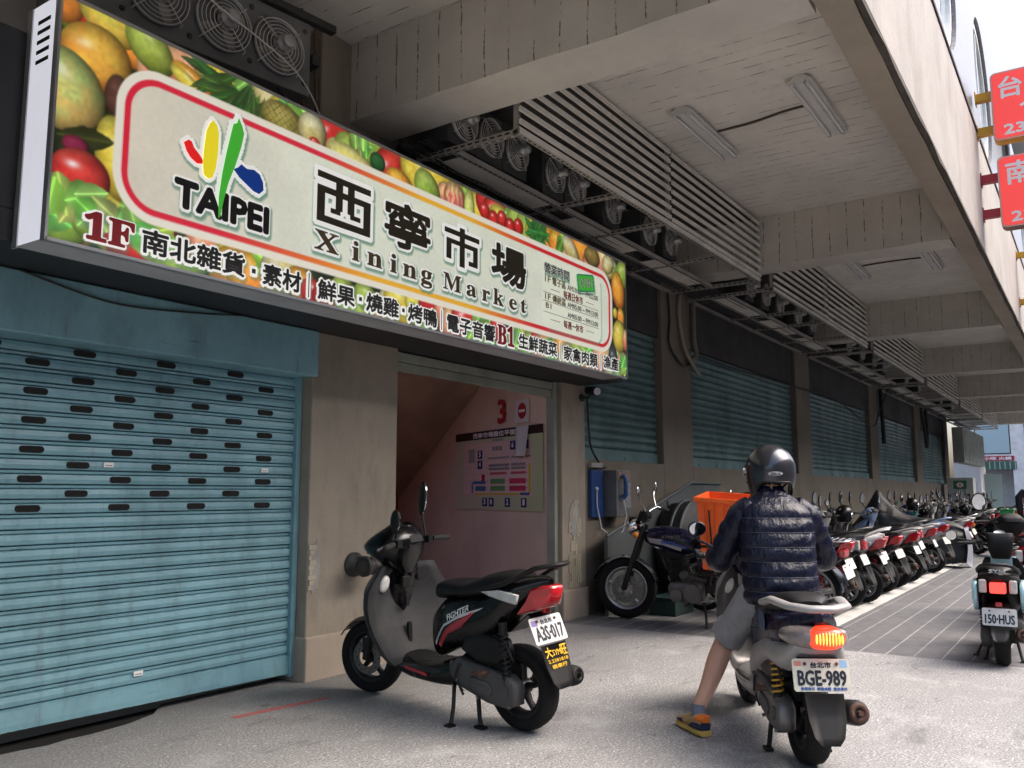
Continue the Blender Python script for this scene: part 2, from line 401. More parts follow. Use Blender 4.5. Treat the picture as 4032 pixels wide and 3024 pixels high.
mb = MB(); mb.box(-9, 44.5, 1.15, 5.25, ZC, ZC + 0.25); bpart(mb, 'ceiling', 'ceiling_paint')
BX = [-1.58, 4.62, 10.70, 16.85, 23.05, 29.25, 35.4, 41.6]
for x in BX:
    mb = MB()
    rings = []
    for i in range(31):
        y = 1.22 + (5.0 - 1.22) * i / 30; e = lambda q: 0.010 * noise.noise((x + q * 3.3, y * 4.1, 0.7))
        rings.append([(x + e(1), y, ZB + e(2)), (x + 0.46 + e(3), y, ZB + e(4)), (x + 0.46, y, ZC - 0.002), (x, y, ZC - 0.002)])
    mb.loft(rings, 0, False, True); bpart(mb, 'beam', 'beam_paint')
mb = MB(); jag(mb, -9, 44.5, 1.0, 1.2, ZB - 0.004, ZC + 0.02, 90, 0.014); bpart(mb, 'edge_beam', 'fascia_soffit')
mb = MB(); mb.box(-9, 44.5, 0.955, 0.998, ZB + 0.03, 5.70); bpart(mb, 'fascia', 'fascia_paint')
mb = MB(); jag(mb, -9, 44.5, 0.950, 0.992, ZB - 0.010, ZB + 0.026, 160, 0.012); bpart(mb, 'drip_edge', mat('drip_dirt', (0.075, 0.065, 0.055), 0.9, var=0.4, bump=0.5))
# upper floors: mosaic-tiled wall with round windows
k = nodes_mat('mosaic_tile', 0.35); s = k.sep(); gx = k.math('FRACT', k.math('DIVIDE', s[0], 0.047)); gz = k.math('FRACT', k.math('DIVIDE', s[2], 0.047))
ln = k.math('MAXIMUM', k.math('LESS_THAN', gx, 0.12), k.math('LESS_THAN', gz, 0.12))
c = k.mix(k.ramp(k.noise(30, 2), 0.35, 0.65), (0.135, 0.135, 0.15), (0.20, 0.20, 0.22)); c = k.mix(k.ramp(k.noise(0.9, 6, 0.7, sc=(1, 1, 0.3)), 0.5, 0.75, 0, 0.4), c, (0.10, 0.095, 0.095))
c = k.mix(k.math('MULTIPLY', ln, 0.5), c, (0.08, 0.08, 0.08)); k.L.new(c, k.b.inputs['Base Color'])
mat('window_frame_white', (0.60, 0.60, 0.60), 0.4); mat('window_glass', (0.40, 0.48, 0.54), 0.06, spec=0.8); mat('joint_dark', (0.05, 0.045, 0.045), 0.9)
WX = [5.6, 9.5, 13.4, 17.3, 21.2, 25.1, 29.0, 32.9]; WZ, WR = 6.95, 1.02
mb = MB()
xs = [-9.0] + [(WX[i] + WX[i + 1]) / 2 for i in range(7)] + [44.5]
for i, cx in enumerate(WX):          # wall panels with a round hole each
    x0, x1, z0, z1 = xs[i], xs[i + 1], 5.704, 9.2; N_ = 48; inner = []; outer = []
    for j in range(N_):
        a = 2 * math.pi * (j + 0.5) / N_; ca, sa = math.cos(a), math.sin(a); inner.append((cx + WR * ca, 0.985, WZ + WR * sa))
        t = min((x1 - cx) / ca if ca > 0 else (x0 - cx) / ca, (z1 - WZ) / sa if sa > 0 else (z0 - WZ) / sa); outer.append((cx + t * ca, 0.985, WZ + t * sa))
    mb.loft([outer, inner, [(p[0], p[1] + 0.16, p[2]) for p in inner]], 0, False, False)
    for (qx, qz) in ((x0, z0), (x1, z0), (x1, z1), (x0, z1)):
        js = sorted(range(N_), key=lambda j: (outer[j][0] - qx) ** 2 + (outer[j][2] - qz) ** 2)[:2]
        mb.add([(qx, 0.985, qz), outer[js[0]], outer[js[1]]], [(0, 1, 2)])
mb.box(-9, 44.5, 1.30, 1.5, 5.704, 9.2); mb.box(-9, 44.5, 0.985, 1.5, 9.2, 16)
bpart(mb, 'upper_wall', 'mosaic_tile')
mb = MB(); mb.box(-9, 44.5, 0.94, 0.984, 5.70, 5.74); bpart(mb, 'joint', 'joint_dark')
for cx in WX:
    mb = MB(); mb.lathe([(0.90, 0.0), (1.0, 0.0), (1.0, 0.06), (0.90, 0.06)], (cx, 1.03, WZ), (0, 1, 0), 40, 0, False, True); mb.box(cx - 0.03, cx + 0.03, 1.04, 1.09, WZ - 0.9, WZ + 0.9)
    wo = bpart(mb, 'window', 'window_frame_white')
    mb = MB(); mb.cyl((cx, 1.075, WZ), (cx, 1.085, WZ), 0.91, n=40); g = mb.build('pane', 'window_glass', wo)
    g.matrix_parent_inverse = Matrix.Identity(4)
# arcade wall: columns, sill walls, wall above
def col(x0, x1, y0=WY, y1=5.15, z1=ZC - 0.004, m='stucco', name='column'):
    mb = MB(); mb.box(x0, x1, y0, y1, -0.02, z1); return bpart(mb, name, m, 0.012)
col(4.31, 5.23); col(7.81, 8.31, y1=4.81)
for a, b, c_ in ((4.298, 5.242, 5.1), (7.798, 8.325, 4.80)): mb = MB(); mb.box(a, b, WY - 0.02, c_, -0.02, 0.30); bpart(mb, 'plinth', 'stucco_pale', 0.012)
COLS = [(10.39, 11.37), (16.48, 17.44), (22.86, 23.79), (29.27, 30.33), (35.4, 36.3)]
for a, b in COLS: col(a, b, m='stucco_shaded')
wins = [(8.31, 10.39), (11.37, 16.48), (17.44, 22.86), (23.79, 29.27), (30.33, 35.4)]
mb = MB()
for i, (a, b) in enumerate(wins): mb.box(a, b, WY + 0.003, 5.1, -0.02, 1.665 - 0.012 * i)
bpart(mb, 'sill_wall', 'stucco_shaded')
mb = MB(); mb.box(-9, 4.285, 4.92, 5.2, -0.02, ZC - 0.003); mb.box(5.23, 7.81, 4.70, 5.1, 2.46, ZC - 0.003)  # first box extended to the ground, unseen behind the shutter, to block daylight
bpart(mb, 'upper_arcade_wall', 'beam_paint'); mb = MB()
for a, b in wins: mb.box(a, b, 4.90, 5.12, 3.2, ZC - 0.003)
bpart(mb, 'rack_wall', 'rack_shade')
for i in range(1, 7): mb = MB(); mb.box(BX[i] + 0.47, BX[i + 1] - 0.01, 3.47, 4.62, ZC - 0.02, ZC - 0.004); bpart(mb, 'shade_panel', 'rack_shade')  # thin dark sheets under the slab, painted as shade behind the louvres
mb = MB()
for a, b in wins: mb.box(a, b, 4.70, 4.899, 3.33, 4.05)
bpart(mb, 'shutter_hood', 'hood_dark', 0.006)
def slats(x0, x1, Y, z0, zs, prof):
    # zs: slat heights from the bottom; prof: [(frac, dy)]
    pts = []; z = z0
    for h in zs:
        for fr, dy in prof: pts.append((Y + dy, z + fr * h))
        z += h
    mb = MB(); n = max(2, int((x1 - x0) / 0.15)); vs = []; fs = []
    for i in range(n + 1):
        x = x0 + (x1 - x0) * i / n
        for (y, zz) in pts: vs.append((x, y + 0.0022 * noise.noise((x * 0.9, zz * 2.2, 3.3)) + 0.0014 * noise.noise((x * 3.1, zz * 11, 8.1)), zz))
    m = len(pts)
    for i in range(n):
        for j in range(m - 1): fs.append((i * m + j, (i + 1) * m + j, (i + 1) * m + j + 1, i * m + j + 1))
    mb.add(vs, fs, 0, False); return mb
PR = [(0.0, 0.016), (0.03, 0.002), (0.20, -0.001), (0.235, 0.018), (0.285, 0.020), (0.32, -0.008), (0.60, -0.012), (0.92, -0.006), (0.97, 0.010)]
PT = [(0.0, 0.012), (0.08, 0.014), (0.2, 0.0), (0.4, -0.013), (0.6, -0.016), (0.8, -0.010), (0.94, 0.006)]
# big blue shutter
SB = slats(-7.0, 4.285, 4.785, 0.165, [0.0833] * 12 + [0.0795] * 12 + [0.08] * 2, PR); sh = bpart(SB, 'roller_shutter', 'shutter_blue')
mb = MB()
rings = []
for i in range(25):
    x = -7.0 + 11.28 * i / 24; zb = 0.052 + 0.02 * (4.28 - x) / 2.0
    rings.append([(x, 4.76, zb), (x, 4.81, zb), (x, 4.81, max(0.175, zb + .05)), (x, 4.77, max(0.175, zb + .05)), (x, 4.76, zb + 0.03)])
mb.loft(rings, 0, False, True); bb = bpart(mb, 'bottom_bar', 'shutter_blue', parent=sh); bb.matrix_parent_inverse = Matrix.Identity(4)
mb = MB(); mb.box(4.262, 4.305, 4.745, 4.83, 0.03, 2.2); bpart(mb, 'guide_rail', 'shutter_blue', 0.004)
mb = MB()
for i in range(12):
    z = 1.165 + 0.0795 * i + 0.050
    off = 0 if i % 2 == 0 else 0.273
    for j in range(-9, 4):
        x = 4.14 - 0.273 - 0.546 * (3 - j) + 0.273 + off - 0.273 * 0
        x = 3.995 - 0.525 * (3 - j) - (0.0 if i % 2 == 0 else 0.2625)
        pts = [(x + sx * 0.049 + 0.0185 * math.cos(a), z + 0.0185 * math.sin(a)) for sx, a0 in ((1, -90), (-1, 90)) for a in [R(a0 + 36 * q) for q in range(6)]]
        mb.prism(pts, lambda a, b, t: (a, t, b), 4.7705, 4.784, 0)
so_ = bpart(mb, 'shutter_slot', 'slot_black', parent=sh); so_.matrix_parent_inverse = Matrix.Identity(4); so_['kind'] = 'stuff'
for (sx_, sz_) in ((2.86, 1.46), (4.00, 1.452), (3.12, 0.245)):
    mb = MB(); mb.box(sx_ - .03, sx_ + .03, 4.762, 4.7665, sz_ - .014, sz_ + .014); mb.box(sx_ - .02, sx_ + .02, 4.7612, 4.7619, sz_ - .006, sz_ - .001, 1); q_ = bpart(mb, 'sticker', ['ink_white', 'ink_grey'], parent=sh); q_.matrix_parent_inverse = Matrix.Identity(4)
mb = MB(); mb.box(-7.0, 4.31, 4.59, 5.0, 2.125, 2.455); hd = bpart(mb, 'shutter_hood', 'shutter_blue', 0.01)
for i, (a, b) in enumerate(wins):
    sh2 = bpart(slats(a, b, 4.765, 1.80 - 0.012 * i, [0.098] * 17, PT), 'roller_shutter', 'shutter_teal')
    mb = MB(); mb.box(a + 0.005, b - 0.01, 4.735, 4.79, 1.668 - 0.012 * i, 1.80 - 0.012 * i)
    for q in range(int((b - a) / 0.7)): mb.box(a + 0.4 + 0.7 * q, a + 0.42 + 0.7 * q, 4.725, 4.735, 1.69 - 0.012 * i, 1.715 - 0.012 * i)
    o = bpart(mb, 'bottom_bar', 'shutter_teal', 0.004, parent=sh2); o.matrix_parent_inverse = Matrix.Identity(4)
# entrance: rolled door, guide rail, stairwell walls
mb = MB(); mb.box(5.232, 7.74, 4.72, 4.80, 2.38, 2.455); mb.box(5.232, 7.74, 4.735, 4.785, 2.30, 2.375); mb.box(7.742, 7.808, 4.70, 4.80, 0.0, 2.47); bpart(mb, 'door_frame', mat('frame_green', (0.27, 0.29, 0.24), 0.5, var=0.15, dirt=0.4), 0.006)
mb = MB(); u = Vector((0.435, 0.9)); P0 = Vector((7.76, 4.80)); nn = Vector((u.y, -u.x))
q = [P0, P0 + u * 4.2, P0 + u * 4.2 + nn * 0.15, P0 + nn * 0.15]
mb.prism([(p.x, p.y) for p in q], lambda a, b, t: (a, b, t), -0.02, 4.4); bpart(mb, 'stair_wall', 'inner_wall')
mb = MB(); mb.box(3.5, 9.8, 8.4, 8.6, -0.02, 2.9); mb.box(3.7, 3.9, 5.2, 8.4, -0.02, 3.3); bpart(mb, 'back_wall', mat('red_wall', (0.30, 0.05, 0.04), 0.6, var=0.2))
mb = MB(); mb.box(3.5, 8.2, 5.1, 5.9, 3.0, 3.2); bpart(mb, 'stair_ceiling', 'inner_wall')  # cut short: unseen opening to the sky added to light the stair wall
mb = MB(); mb.box(3.5, 10.5, 4.93, 8.6, -0.05, -0.004); bpart(mb, 'stair_floor', mat('floor_dark', (0.16, 0.10, 0.075), 0.5, var=0.2))
mb = MB()   # sloping stair slab seen from below, against the stair wall
def sp(t, off): p = P0 + u * t - nn * off; return p
for (ta, za, tb, zb) in ((0.75, 2.98, 3.9, 1.25),):
    a0, a1 = sp(ta, 0.03), sp(ta, 1.5); b0, b1 = sp(tb, 0.03), sp(tb, 1.5)
    mb.add([(a0.x, a0.y, za), (a1.x, a1.y, za), (b1.x, b1.y, zb), (b0.x, b0.y, zb), (a0.x, a0.y, za + 0.22), (a1.x, a1.y, za + 0.22), (b1.x, b1.y, zb + 0.22), (b0.x, b0.y, zb + 0.22)],
           [(0, 1, 2, 3), (7, 6, 5, 4), (0, 4, 5, 1), (1, 5, 6, 2), (2, 6, 7, 3), (3, 7, 4, 0)])
bpart(mb, 'stair_slab', mat('stair_red', (0.34, 0.22, 0.17), 0.7, var=0.2))
# dark canopy box that carries the sign
mb = MB(); mb.box(-7.0, 8.2, 4.13, 4.855, 2.46, 2.62); mb.box(-7.0, 8.1, 4.13, 4.20, 2.62, 3.5); bpart(mb, 'canopy_box', 'black_board', 0.006)
# exposed wall tiles where plaster has fallen, at the pier and the column
mat('old_tile', (0.40, 0.36, 0.27), 0.5, var=0.2); mat('bare_render', (0.30, 0.29, 0.27), 0.9, var=0.25, bump=0.5)
mb = MB()
for i in range(6):
    for j in range(24):
        if noise.noise((i * 0.5, j * 0.22, 2.0)) + (0.4 if j < 9 else -0.05) > 0.02: mb.box(7.93 + i * 0.043, 7.968 + i * 0.043, WY - 0.009, WY + 0.01, 0.31 + j * 0.038, 0.343 + j * 0.038)
bpart(mb, 'wall_tiles', 'old_tile')['kind'] = 'stuff'; mb = MB()
for j in range(9): mb.box(4.315 + 0.01 * (j % 2), 4.345 + 0.02 * ((j * 7) % 3), WY - 0.009, WY + 0.01, 0.62 + j * 0.035, 0.65 + j * 0.035)
bpart(mb, 'wall_tiles', 'old_tile')['kind'] = 'stuff'
def blob(cx, cz, rx, rz, seed, n=26):
    return [(cx + rx * math.cos(2 * math.pi * i / n) * (1 + 0.55 * noise.noise((seed, i * 0.7, 0))), cz + rz * math.sin(2 * math.pi * i / n) * (1 + 0.45 * noise.noise((seed + 5, i * 0.7, 0)))) for i in range(n)]
mb = MB(); mb.prism(blob(8.06, 1.02, 0.11, 0.20, 3), lambda a, b, t: (a, t, b), WY - 0.006, WY - 0.0005); bpart(mb, 'bare_patch', 'bare_render'); mb = MB(); mb.prism(blob(4.375, 0.77, 0.05, 0.17, 9), lambda a, b, t: (a, t, b), WY - 0.006, WY - 0.0005)
bpart(mb, 'bare_patch', 'bare_render')

# ------------------------------------------------------------------ market sign (printed light box)
SX, SZ, SY, SW, SH = 1.95, 2.44, 3.85, 5.79, 1.17
def print_mat(name, rough=0.35, glow=0.0, coat=0.15):
    m = bpy.data.materials.new(name); m.use_nodes = True; MC[name] = m; n = m.node_tree.nodes; L = m.node_tree.links; b = n['Principled BSDF']
    a = n.new('ShaderNodeAttribute'); a.attribute_name = 'print'; L.new(a.outputs['Color'], b.inputs['Base Color']); b.inputs['Roughness'].default_value = rough
    if coat: b.inputs['Coat Weight'].default_value = coat
    if glow: L.new(a.outputs['Color'], b.inputs['Emission Color']); b.inputs['Emission Strength'].default_value = glow
    return m
def printed_sheet(name, img, fn, m, parent, w, h):
    # img: rows bottom->top, sRGB floats; a grid of real vertices carries the print
    ny, nx = img.shape[:2]; lin = np.where(img <= 0.04045, img / 12.92, ((img + 0.055) / 1.055) ** 2.4)
    me = bpy.data.meshes.new(name)
    gx, gy = np.meshgrid(np.linspace(0, w, nx), np.linspace(0, h, ny)); o_ = np.array(fn(0, 0)); ux = np.array(fn(1, 0)) - o_; uy = np.array(fn(0, 1)) - o_
    co_ = o_[None, None] + gx[..., None] * ux + gy[..., None] * uy
    idx = np.arange(nx * ny).reshape(ny, nx); q = np.stack([idx[:-1, :-1], idx[:-1, 1:], idx[1:, 1:], idx[1:, :-1]], -1).reshape(-1, 4)
    me.vertices.add(nx * ny); me.vertices.foreach_set('co', co_.reshape(-1).astype(np.float32))
    me.loops.add(q.size); me.loops.foreach_set('vertex_index', q.reshape(-1).astype(np.int32))
    me.polygons.add(len(q)); me.polygons.foreach_set('loop_start', np.arange(0, q.size, 4, dtype=np.int32))
    me.update(calc_edges=True); me.validate()
    at = me.color_attributes.new('print', 'FLOAT_COLOR', 'POINT'); at.data.foreach_set('color', np.concatenate([lin, np.ones((ny, nx, 1))], -1).reshape(-1).astype(np.float32))
    me.materials.append(m); o = bpy.data.objects.new(name, me); C.objects.link(o)
    if parent is not None: o.parent = parent
    return o
sign = thing('market_sign', 'large light box sign with fruit, brush logo and dark Chinese lettering above the entrance', 'sign', (SX, SY, SZ))
RES = 0.0062; NX, NY = int(SW / RES), int(SH / RES)
U, V = np.meshgrid((np.arange(NX) + 0.5) * SW / NX, (np.arange(NY) + 0.5) * SH / NY)
rng = np.random.RandomState(4)
def vnoise(sc, seed):
    r = np.random.RandomState(seed); gx_, gy_ = int(SW / sc) + 3, int(SH / sc) + 3; g = r.rand(gy_, gx_); fx, fy = U / sc, V / sc
    ix, iy = fx.astype(int), fy.astype(int); tx, ty = fx - ix, fy - iy; tx = tx * tx * (3 - 2 * tx); ty = ty * ty * (3 - 2 * ty)
    return (g[iy, ix] * (1 - tx) + g[iy, ix + 1] * tx) * (1 - ty) + (g[iy + 1, ix] * (1 - tx) + g[iy + 1, ix + 1] * tx) * ty
N1 = vnoise(0.05, 1); N2 = vnoise(0.018, 2); N3 = vnoise(0.2, 3)
img = np.zeros((NY, NX, 3)); img[:] = (0.13, 0.17, 0.06); img += ((N1 - 0.5) * 0.12)[..., None]
def blend(mask, col): 
    mk = mask[..., None]; img[:] = img * (1 - mk) + np.array(col) * mk
def fruit(cx, cy, rx, ry, rot, c0, c1, hl=0.55, stripe=None, pw=2.0):
    a = R(rot); dx = U - cx; dy = V - cy; x = (dx * math.cos(a) + dy * math.sin(a)) / rx; y = (-dx * math.sin(a) + dy * math.cos(a)) / ry
    r = (np.abs(x) ** pw + np.abs(y) ** pw) ** (1 / pw); m = np.clip((1 - r) * min(rx, ry) / 0.008, 0, 1)
    if m.max() == 0: return
    sh = np.clip(1.08 - 0.62 * r ** 3 - 0.18 * (dx / rx) - 0.0, 0.2, 1.2)
    t = np.clip(0.5 + 0.5 * (dy / ry) + (N1 - 0.5) * 0.7, 0, 1)[..., None]; c = np.array(c1) * (1 - t) + np.array(c0) * t
    if stripe is not None:
        s_ = (np.sin(x * 17 + N1 * 4) > 0.1)[..., None] * (0.6 * np.clip(1.2 - np.abs(y), 0, 1))[..., None]; c = c * (1 - s_) + np.array(stripe) * s_
    c = c * sh[..., None] * (0.94 + 0.12 * N2[..., None])
    h_ = np.exp(-(((x + 0.25) / 0.22) ** 2 + ((y - 0.35) / 0.14) ** 2)) * hl; c = c * (1 - h_[..., None]) + h_[..., None] * 0.97
    mk = m[..., None]; img[:] = img * (1 - mk) + c * mk
def leaf(cx, cy, ln, wd, rot, c, vein=True):
    a = R(rot); dx = U - cx; dy = V - cy; x = (dx * math.cos(a) + dy * math.sin(a)) / ln; y = (-dx * math.sin(a) + dy * math.cos(a)) / wd
    r = np.abs(y) + x * x * 1.0 + (N2 - 0.5) * 0.12; m = np.clip((1 - r) * 6, 0, 1)
    if m.max() == 0: return
    c_ = np.array(c) * (0.75 + 0.35 * (1 - np.abs(y)) + 0.25 * (N1 - 0.5))[..., None]
    if vein: c_ = c_ * (1 + 0.35 * np.exp(-(y / 0.08) ** 2))[..., None]
    mk = m[..., None]; img[:] = img * (1 - mk) + c_ * mk
def lettuce(cx, cy, rx, ry):
    for i in range(9):
        a = rng.rand() * 6.28; q = 0.6 * rng.rand() ** 0.5
        leaf(cx + rx * q * math.cos(a), cy + ry * q * math.sin(a), rx * (0.45 + 0.3 * rng.rand()), ry * (0.45 + 0.3 * rng.rand()), rng.rand() * 180, (0.36 + 0.25 * rng.rand(), 0.62 + 0.16 * rng.rand(), 0.20 + 0.15 * rng.rand()))
ORA = ((0.93, 0.70, 0.16), (0.93, 0.47, 0.12)); YEL = ((0.90, 0.84, 0.28), (0.82, 0.68, 0.14)); LIM = ((0.70, 0.80, 0.32), (0.45, 0.60, 0.16)); RED = ((0.90, 0.22, 0.16), (0.70, 0.06, 0.08)); PCH = ((0.92, 0.72, 0.48), (0.86, 0.42, 0.30)); EGG = ((0.30, 0.36, 0.38), (0.12, 0.10, 0.14)); APL = ((0.90, 0.82, 0.50), (0.86, 0.42, 0.36)); PIN = ((0.86, 0.84, 0.66), (0.70, 0.62, 0.30))
kinds = [ORA, YEL, LIM, RED, PCH, RED, APL, LIM, YEL, PIN, ORA]
# bands of produce all round the panel
for band in (0, 1):
    u_ = 0.0
    while u_ < SW:
        kk = kinds[rng.randint(len(kinds))]; r_ = 0.09 + 0.09 * rng.rand(); v_ = (0.02 + 0.16 * rng.rand()) if band == 0 else (0.98 + 0.17 * rng.rand())
        if rng.rand() < 0.24: lettuce(u_, v_, 0.16, 0.13)
        else: fruit(u_, v_, r_ * (1 + 0.5 * rng.rand()), r_, rng.rand() * 90 - 45, kk[0], kk[1], 0.35 if kk is not RED else 0.7)
        u_ += 0.085 + 0.06 * rng.rand()
# left group
fruit(0.02, 1.16, 0.10, 0.13, 0, (0.85, 0.55, 0.15), (0.85, 0.45, 0.12)); fruit(0.24, 1.15, 0.17, 0.12, -20, (0.72, 0.74, 0.25), (0.90, 0.72, 0.22), 0.2); fruit(0.46, 1.10, 0.16, 0.11, -35, (0.68, 0.76, 0.30), (0.55, 0.62, 0.18), 0.3)
fruit(0.18, 0.93, 0.19, 0.17, 10, (0.93, 0.76, 0.24), (0.90, 0.52, 0.14), 0.5); fruit(0.72, 1.02, 0.16, 0.07, -25, *ORA); fruit(0.70, 1.0, 0.15, 0.05, -28, *YEL)
fruit(0.03, 0.72, 0.22, 0.20, -30, (0.70, 0.80, 0.42), (0.88, 0.72, 0.35), 0.55); fruit(0.30, 0.78, 0.07, 0.12, 0, (0.42, 0.26, 0.20), (0.30, 0.16, 0.12), 0.1); fruit(0.30, 0.62, 0.05, 0.05, 0, *ORA)
fruit(0.32, 0.47, 0.12, 0.22, 12, *YEL, 0.3); leaf(0.16, 0.52, 0.15, 0.06, 10, (0.20, 0.22, 0.08)); fruit(0.11, 0.47, 0.07, 0.05, 0, (0.62, 0.12, 0.28), (0.45, 0.10, 0.22), 0.1)
fruit(0.14, 0.33, 0.155, 0.135, 0, (0.92, 0.28, 0.22), (0.80, 0.10, 0.10), 0.9); lettuce(0.06, 0.15, 0.16, 0.15); lettuce(0.22, 0.20, 0.14, 0.12); lettuce(0.45, 0.18, 0.2, 0.12)
# pineapple top
for i in range(16): leaf(0.80 + 0.02 * i + 0.06 * rng.rand(), 1.12 - 0.012 * i, 0.20, 0.035, 150 + 60 * rng.rand() + i * 5, (0.16 + 0.1 * rng.rand(), 0.30 + 0.1 * rng.rand(), 0.14))
fruit(1.34, 1.02, 0.18, 0.13, -15, (0.70, 0.64, 0.30), (0.48, 0.44, 0.16), 0.1)
dm = (np.abs(np.sin((U + V) * 70)) < 0.25) | (np.abs(np.sin((U - V) * 70)) < 0.25); e_ = ((U - 1.34) / 0.18) ** 2 + ((V - 1.02) / 0.13) ** 2 < 0.9
blend((dm & e_) * 0.55, (0.32, 0.30, 0.10)); fruit(1.56, 1.06, 0.12, 0.12, 0, *PIN, 0.1); fruit(1.58, 0.99, 0.05, 0.04, 0, *RED, 0.7); fruit(1.92, 0.96, 0.26, 0.11, -12, (0.90, 0.88, 0.52), (0.84, 0.78, 0.28), 0.1); lettuce(1.98, 1.12, 0.12, 0.07)
fruit(2.14, 1.05, 0.08, 0.07, 0, (0.16, 0.42, 0.20), (0.08, 0.28, 0.12), 0.1); fruit(2.36, 0.98, 0.15, 0.09, -10, *ORA, 0.1); fruit(2.66, 1.02, 0.16, 0.13, -35, *LIM, 0.2); fruit(2.98, 1.04, 0.14, 0.13, 0, (0.88, 0.82, 0.50), (0.86, 0.50, 0.42), 0.2, (0.82, 0.20, 0.22)); fruit(3.16, 1.02, 0.07, 0.15, 0, (0.82, 0.84, 0.45), (0.76, 0.80, 0.34), 0.1)
for i in range(5): fruit(3.36 + 0.12 * i, 1.05 - 0.03 * (i % 2), 0.075, 0.075, 0, (0.90, 0.20, 0.16), (0.75, 0.06, 0.06), 0.8)
for i in range(14): leaf(4.02 + 0.10 * rng.rand() * 2, 1.04 + 0.06 * rng.rand(), 0.14, 0.04, rng.rand() * 180, (0.18, 0.36 + 0.14 * rng.rand(), 0.18))
fruit(4.70, 1.05, 0.18, 0.10, -30, *PIN, 0.1); leaf(4.50, 1.02, 0.12, 0.07, 60, (0.35, 0.55, 0.16)); fruit(5.10, 1.08, 0.16, 0.10, 0, (0.62, 0.52, 0.24), (0.42, 0.34, 0.14), 0.1); fruit(5.42, 1.08, 0.13, 0.10, 20, *PIN, 0.1)
fruit(5.63, 0.86, 0.14, 0.20, 15, *ORA, 0.3); fruit(5.56, 0.62, 0.05, 0.06, 0, *YEL); fruit(5.68, 0.60, 0.08, 0.10, 0, *ORA, 0.5); fruit(5.64, 0.40, 0.14, 0.17, 0, *YEL, 0.4); fruit(5.78, 0.38, 0.07, 0.12, 0, *PCH, 0.3); fruit(5.50, 0.16, 0.10, 0.13, 0, *EGG, 0.5); lettuce(5.72, 0.12, 0.12, 0.13)
# rounded panel with a red-to-orange border
def rrect(x0, y0, x1, y1, r): 
    qx = np.abs(U - (x0 + x1) / 2) - (x1 - x0) / 2 + r; qy = np.abs(V - (y0 + y1) / 2) - (y1 - y0) / 2 + r
    return np.minimum(np.maximum(qx, qy), 0) + np.hypot(np.maximum(qx, 0), np.maximum(qy, 0)) - r
d = rrect(0.295, 0.195, 5.50, 0.995, 0.24); aa = lambda q: np.clip(-q / 0.008 + 0.5, 0, 1)
blend(aa(d), (0.90, 0.88, 0.82)); d2 = d + 0.045
tt = np.clip(np.where(V > 0.6, (U - 1.6) / 1.0, (U - 0.9) / 1.2), 0, 1); t2 = np.clip((U - 3.2) / 0.9, 0, 1)
bc = np.array((0.84, 0.16, 0.24)) * (1 - tt[..., None]) + np.array((0.92, 0.68, 0.18)) * tt[..., None]; bc = bc * (1 - t2[..., None]) + np.array((0.80, 0.12, 0.16)) * t2[..., None]
mk = aa(d2)[..., None]; img[:] = img * (1 - mk) + bc * mk
gr = np.clip((U - 0.4) / 1.2, 0, 1)[..., None]; ic = np.array((0.85, 0.82, 0.75)) * (1 - gr) + np.array((0.88, 0.895, 0.825)) * gr; ic = ic * (0.985 + 0.05 * (N3[..., None] - 0.5) + 0.03 * (N2[..., None] - 0.5))
mk = aa(d2 + 0.033)[..., None]; img[:] = img * (1 - mk) + ic * mk
dh = rrect(4.20, 0.27, 5.26, 0.90, 0.09); ed_ = np.exp(-(np.clip(dh, 0, 1) / 0.02) ** 2) * (dh > 0) * (U > 4.3) * (V < 0.86); blend(ed_ * 0.65, (0.42, 0.60, 0.50)); blend(aa(dh) * 0.35, (0.93, 0.95, 0.86))
# lettering: dark ink sheets over a white halo with a soft green shade
ink = MB(); halo = []
F = lambda a, b, dd: (SX + a, SY - 0.0015 - dd, SZ + b)
def sg(body, box, mi, bold, hr, shear=0.0):
    e = []; put_text(ink, body, box, F, mi, bold, edges=e, shear=shear)
    for a, b in e: halo.append((a, b, hr))
def rects(lst, x0, y0, x1, y1, mi, hr):
    for i, (a, b, c_, d_) in enumerate(lst):
        X0, X1, Y0, Y1 = x0 + a * (x1 - x0), x0 + c_ * (x1 - x0), y0 + b * (y1 - y0), y0 + d_ * (y1 - y0); dd = 0.0003 * i
        ink.add([F(X0, Y0, dd), F(X1, Y0, dd), F(X1, Y1, dd), F(X0, Y1, dd)], [(0, 1, 2, 3)], mi)
        for p, q in (((X0, Y0), (X1, Y0)), ((X1, Y0), (X1, Y1)), ((X1, Y1), (X0, Y1)), ((X0, Y1), (X0, Y0))): halo.append((p, q, hr))
rects([(0, .87, 1, 1), (0, 0, .14, .72), (.86, 0, 1, .72), (0, 0, 1, .14), (0, .59, 1, .72), (.33, .32, .46, .87), (.55, .32, .68, .87), (.24, .23, .42, .33), (.60, .23, .80, .33)], 1.61, 0.515, 2.08, 0.835, 0, 0.03)
sg('寧', (2.225, 0.53, 2.69, 0.835), 0, 0.011, 0.026)
rects([(0, .76, 1, .89), (.42, 0, .57, 1.0), (.05, .12, .19, .64), (.05, .52, .95, .64), (.81, .12, .95, .64), (.68, .10, .95, .22)], 2.86, 0.535, 3.29, 0.835, 0, 0.03)
sg('場', (3.46, 0.535, 3.94, 0.83), 0, 0.014, 0.03)
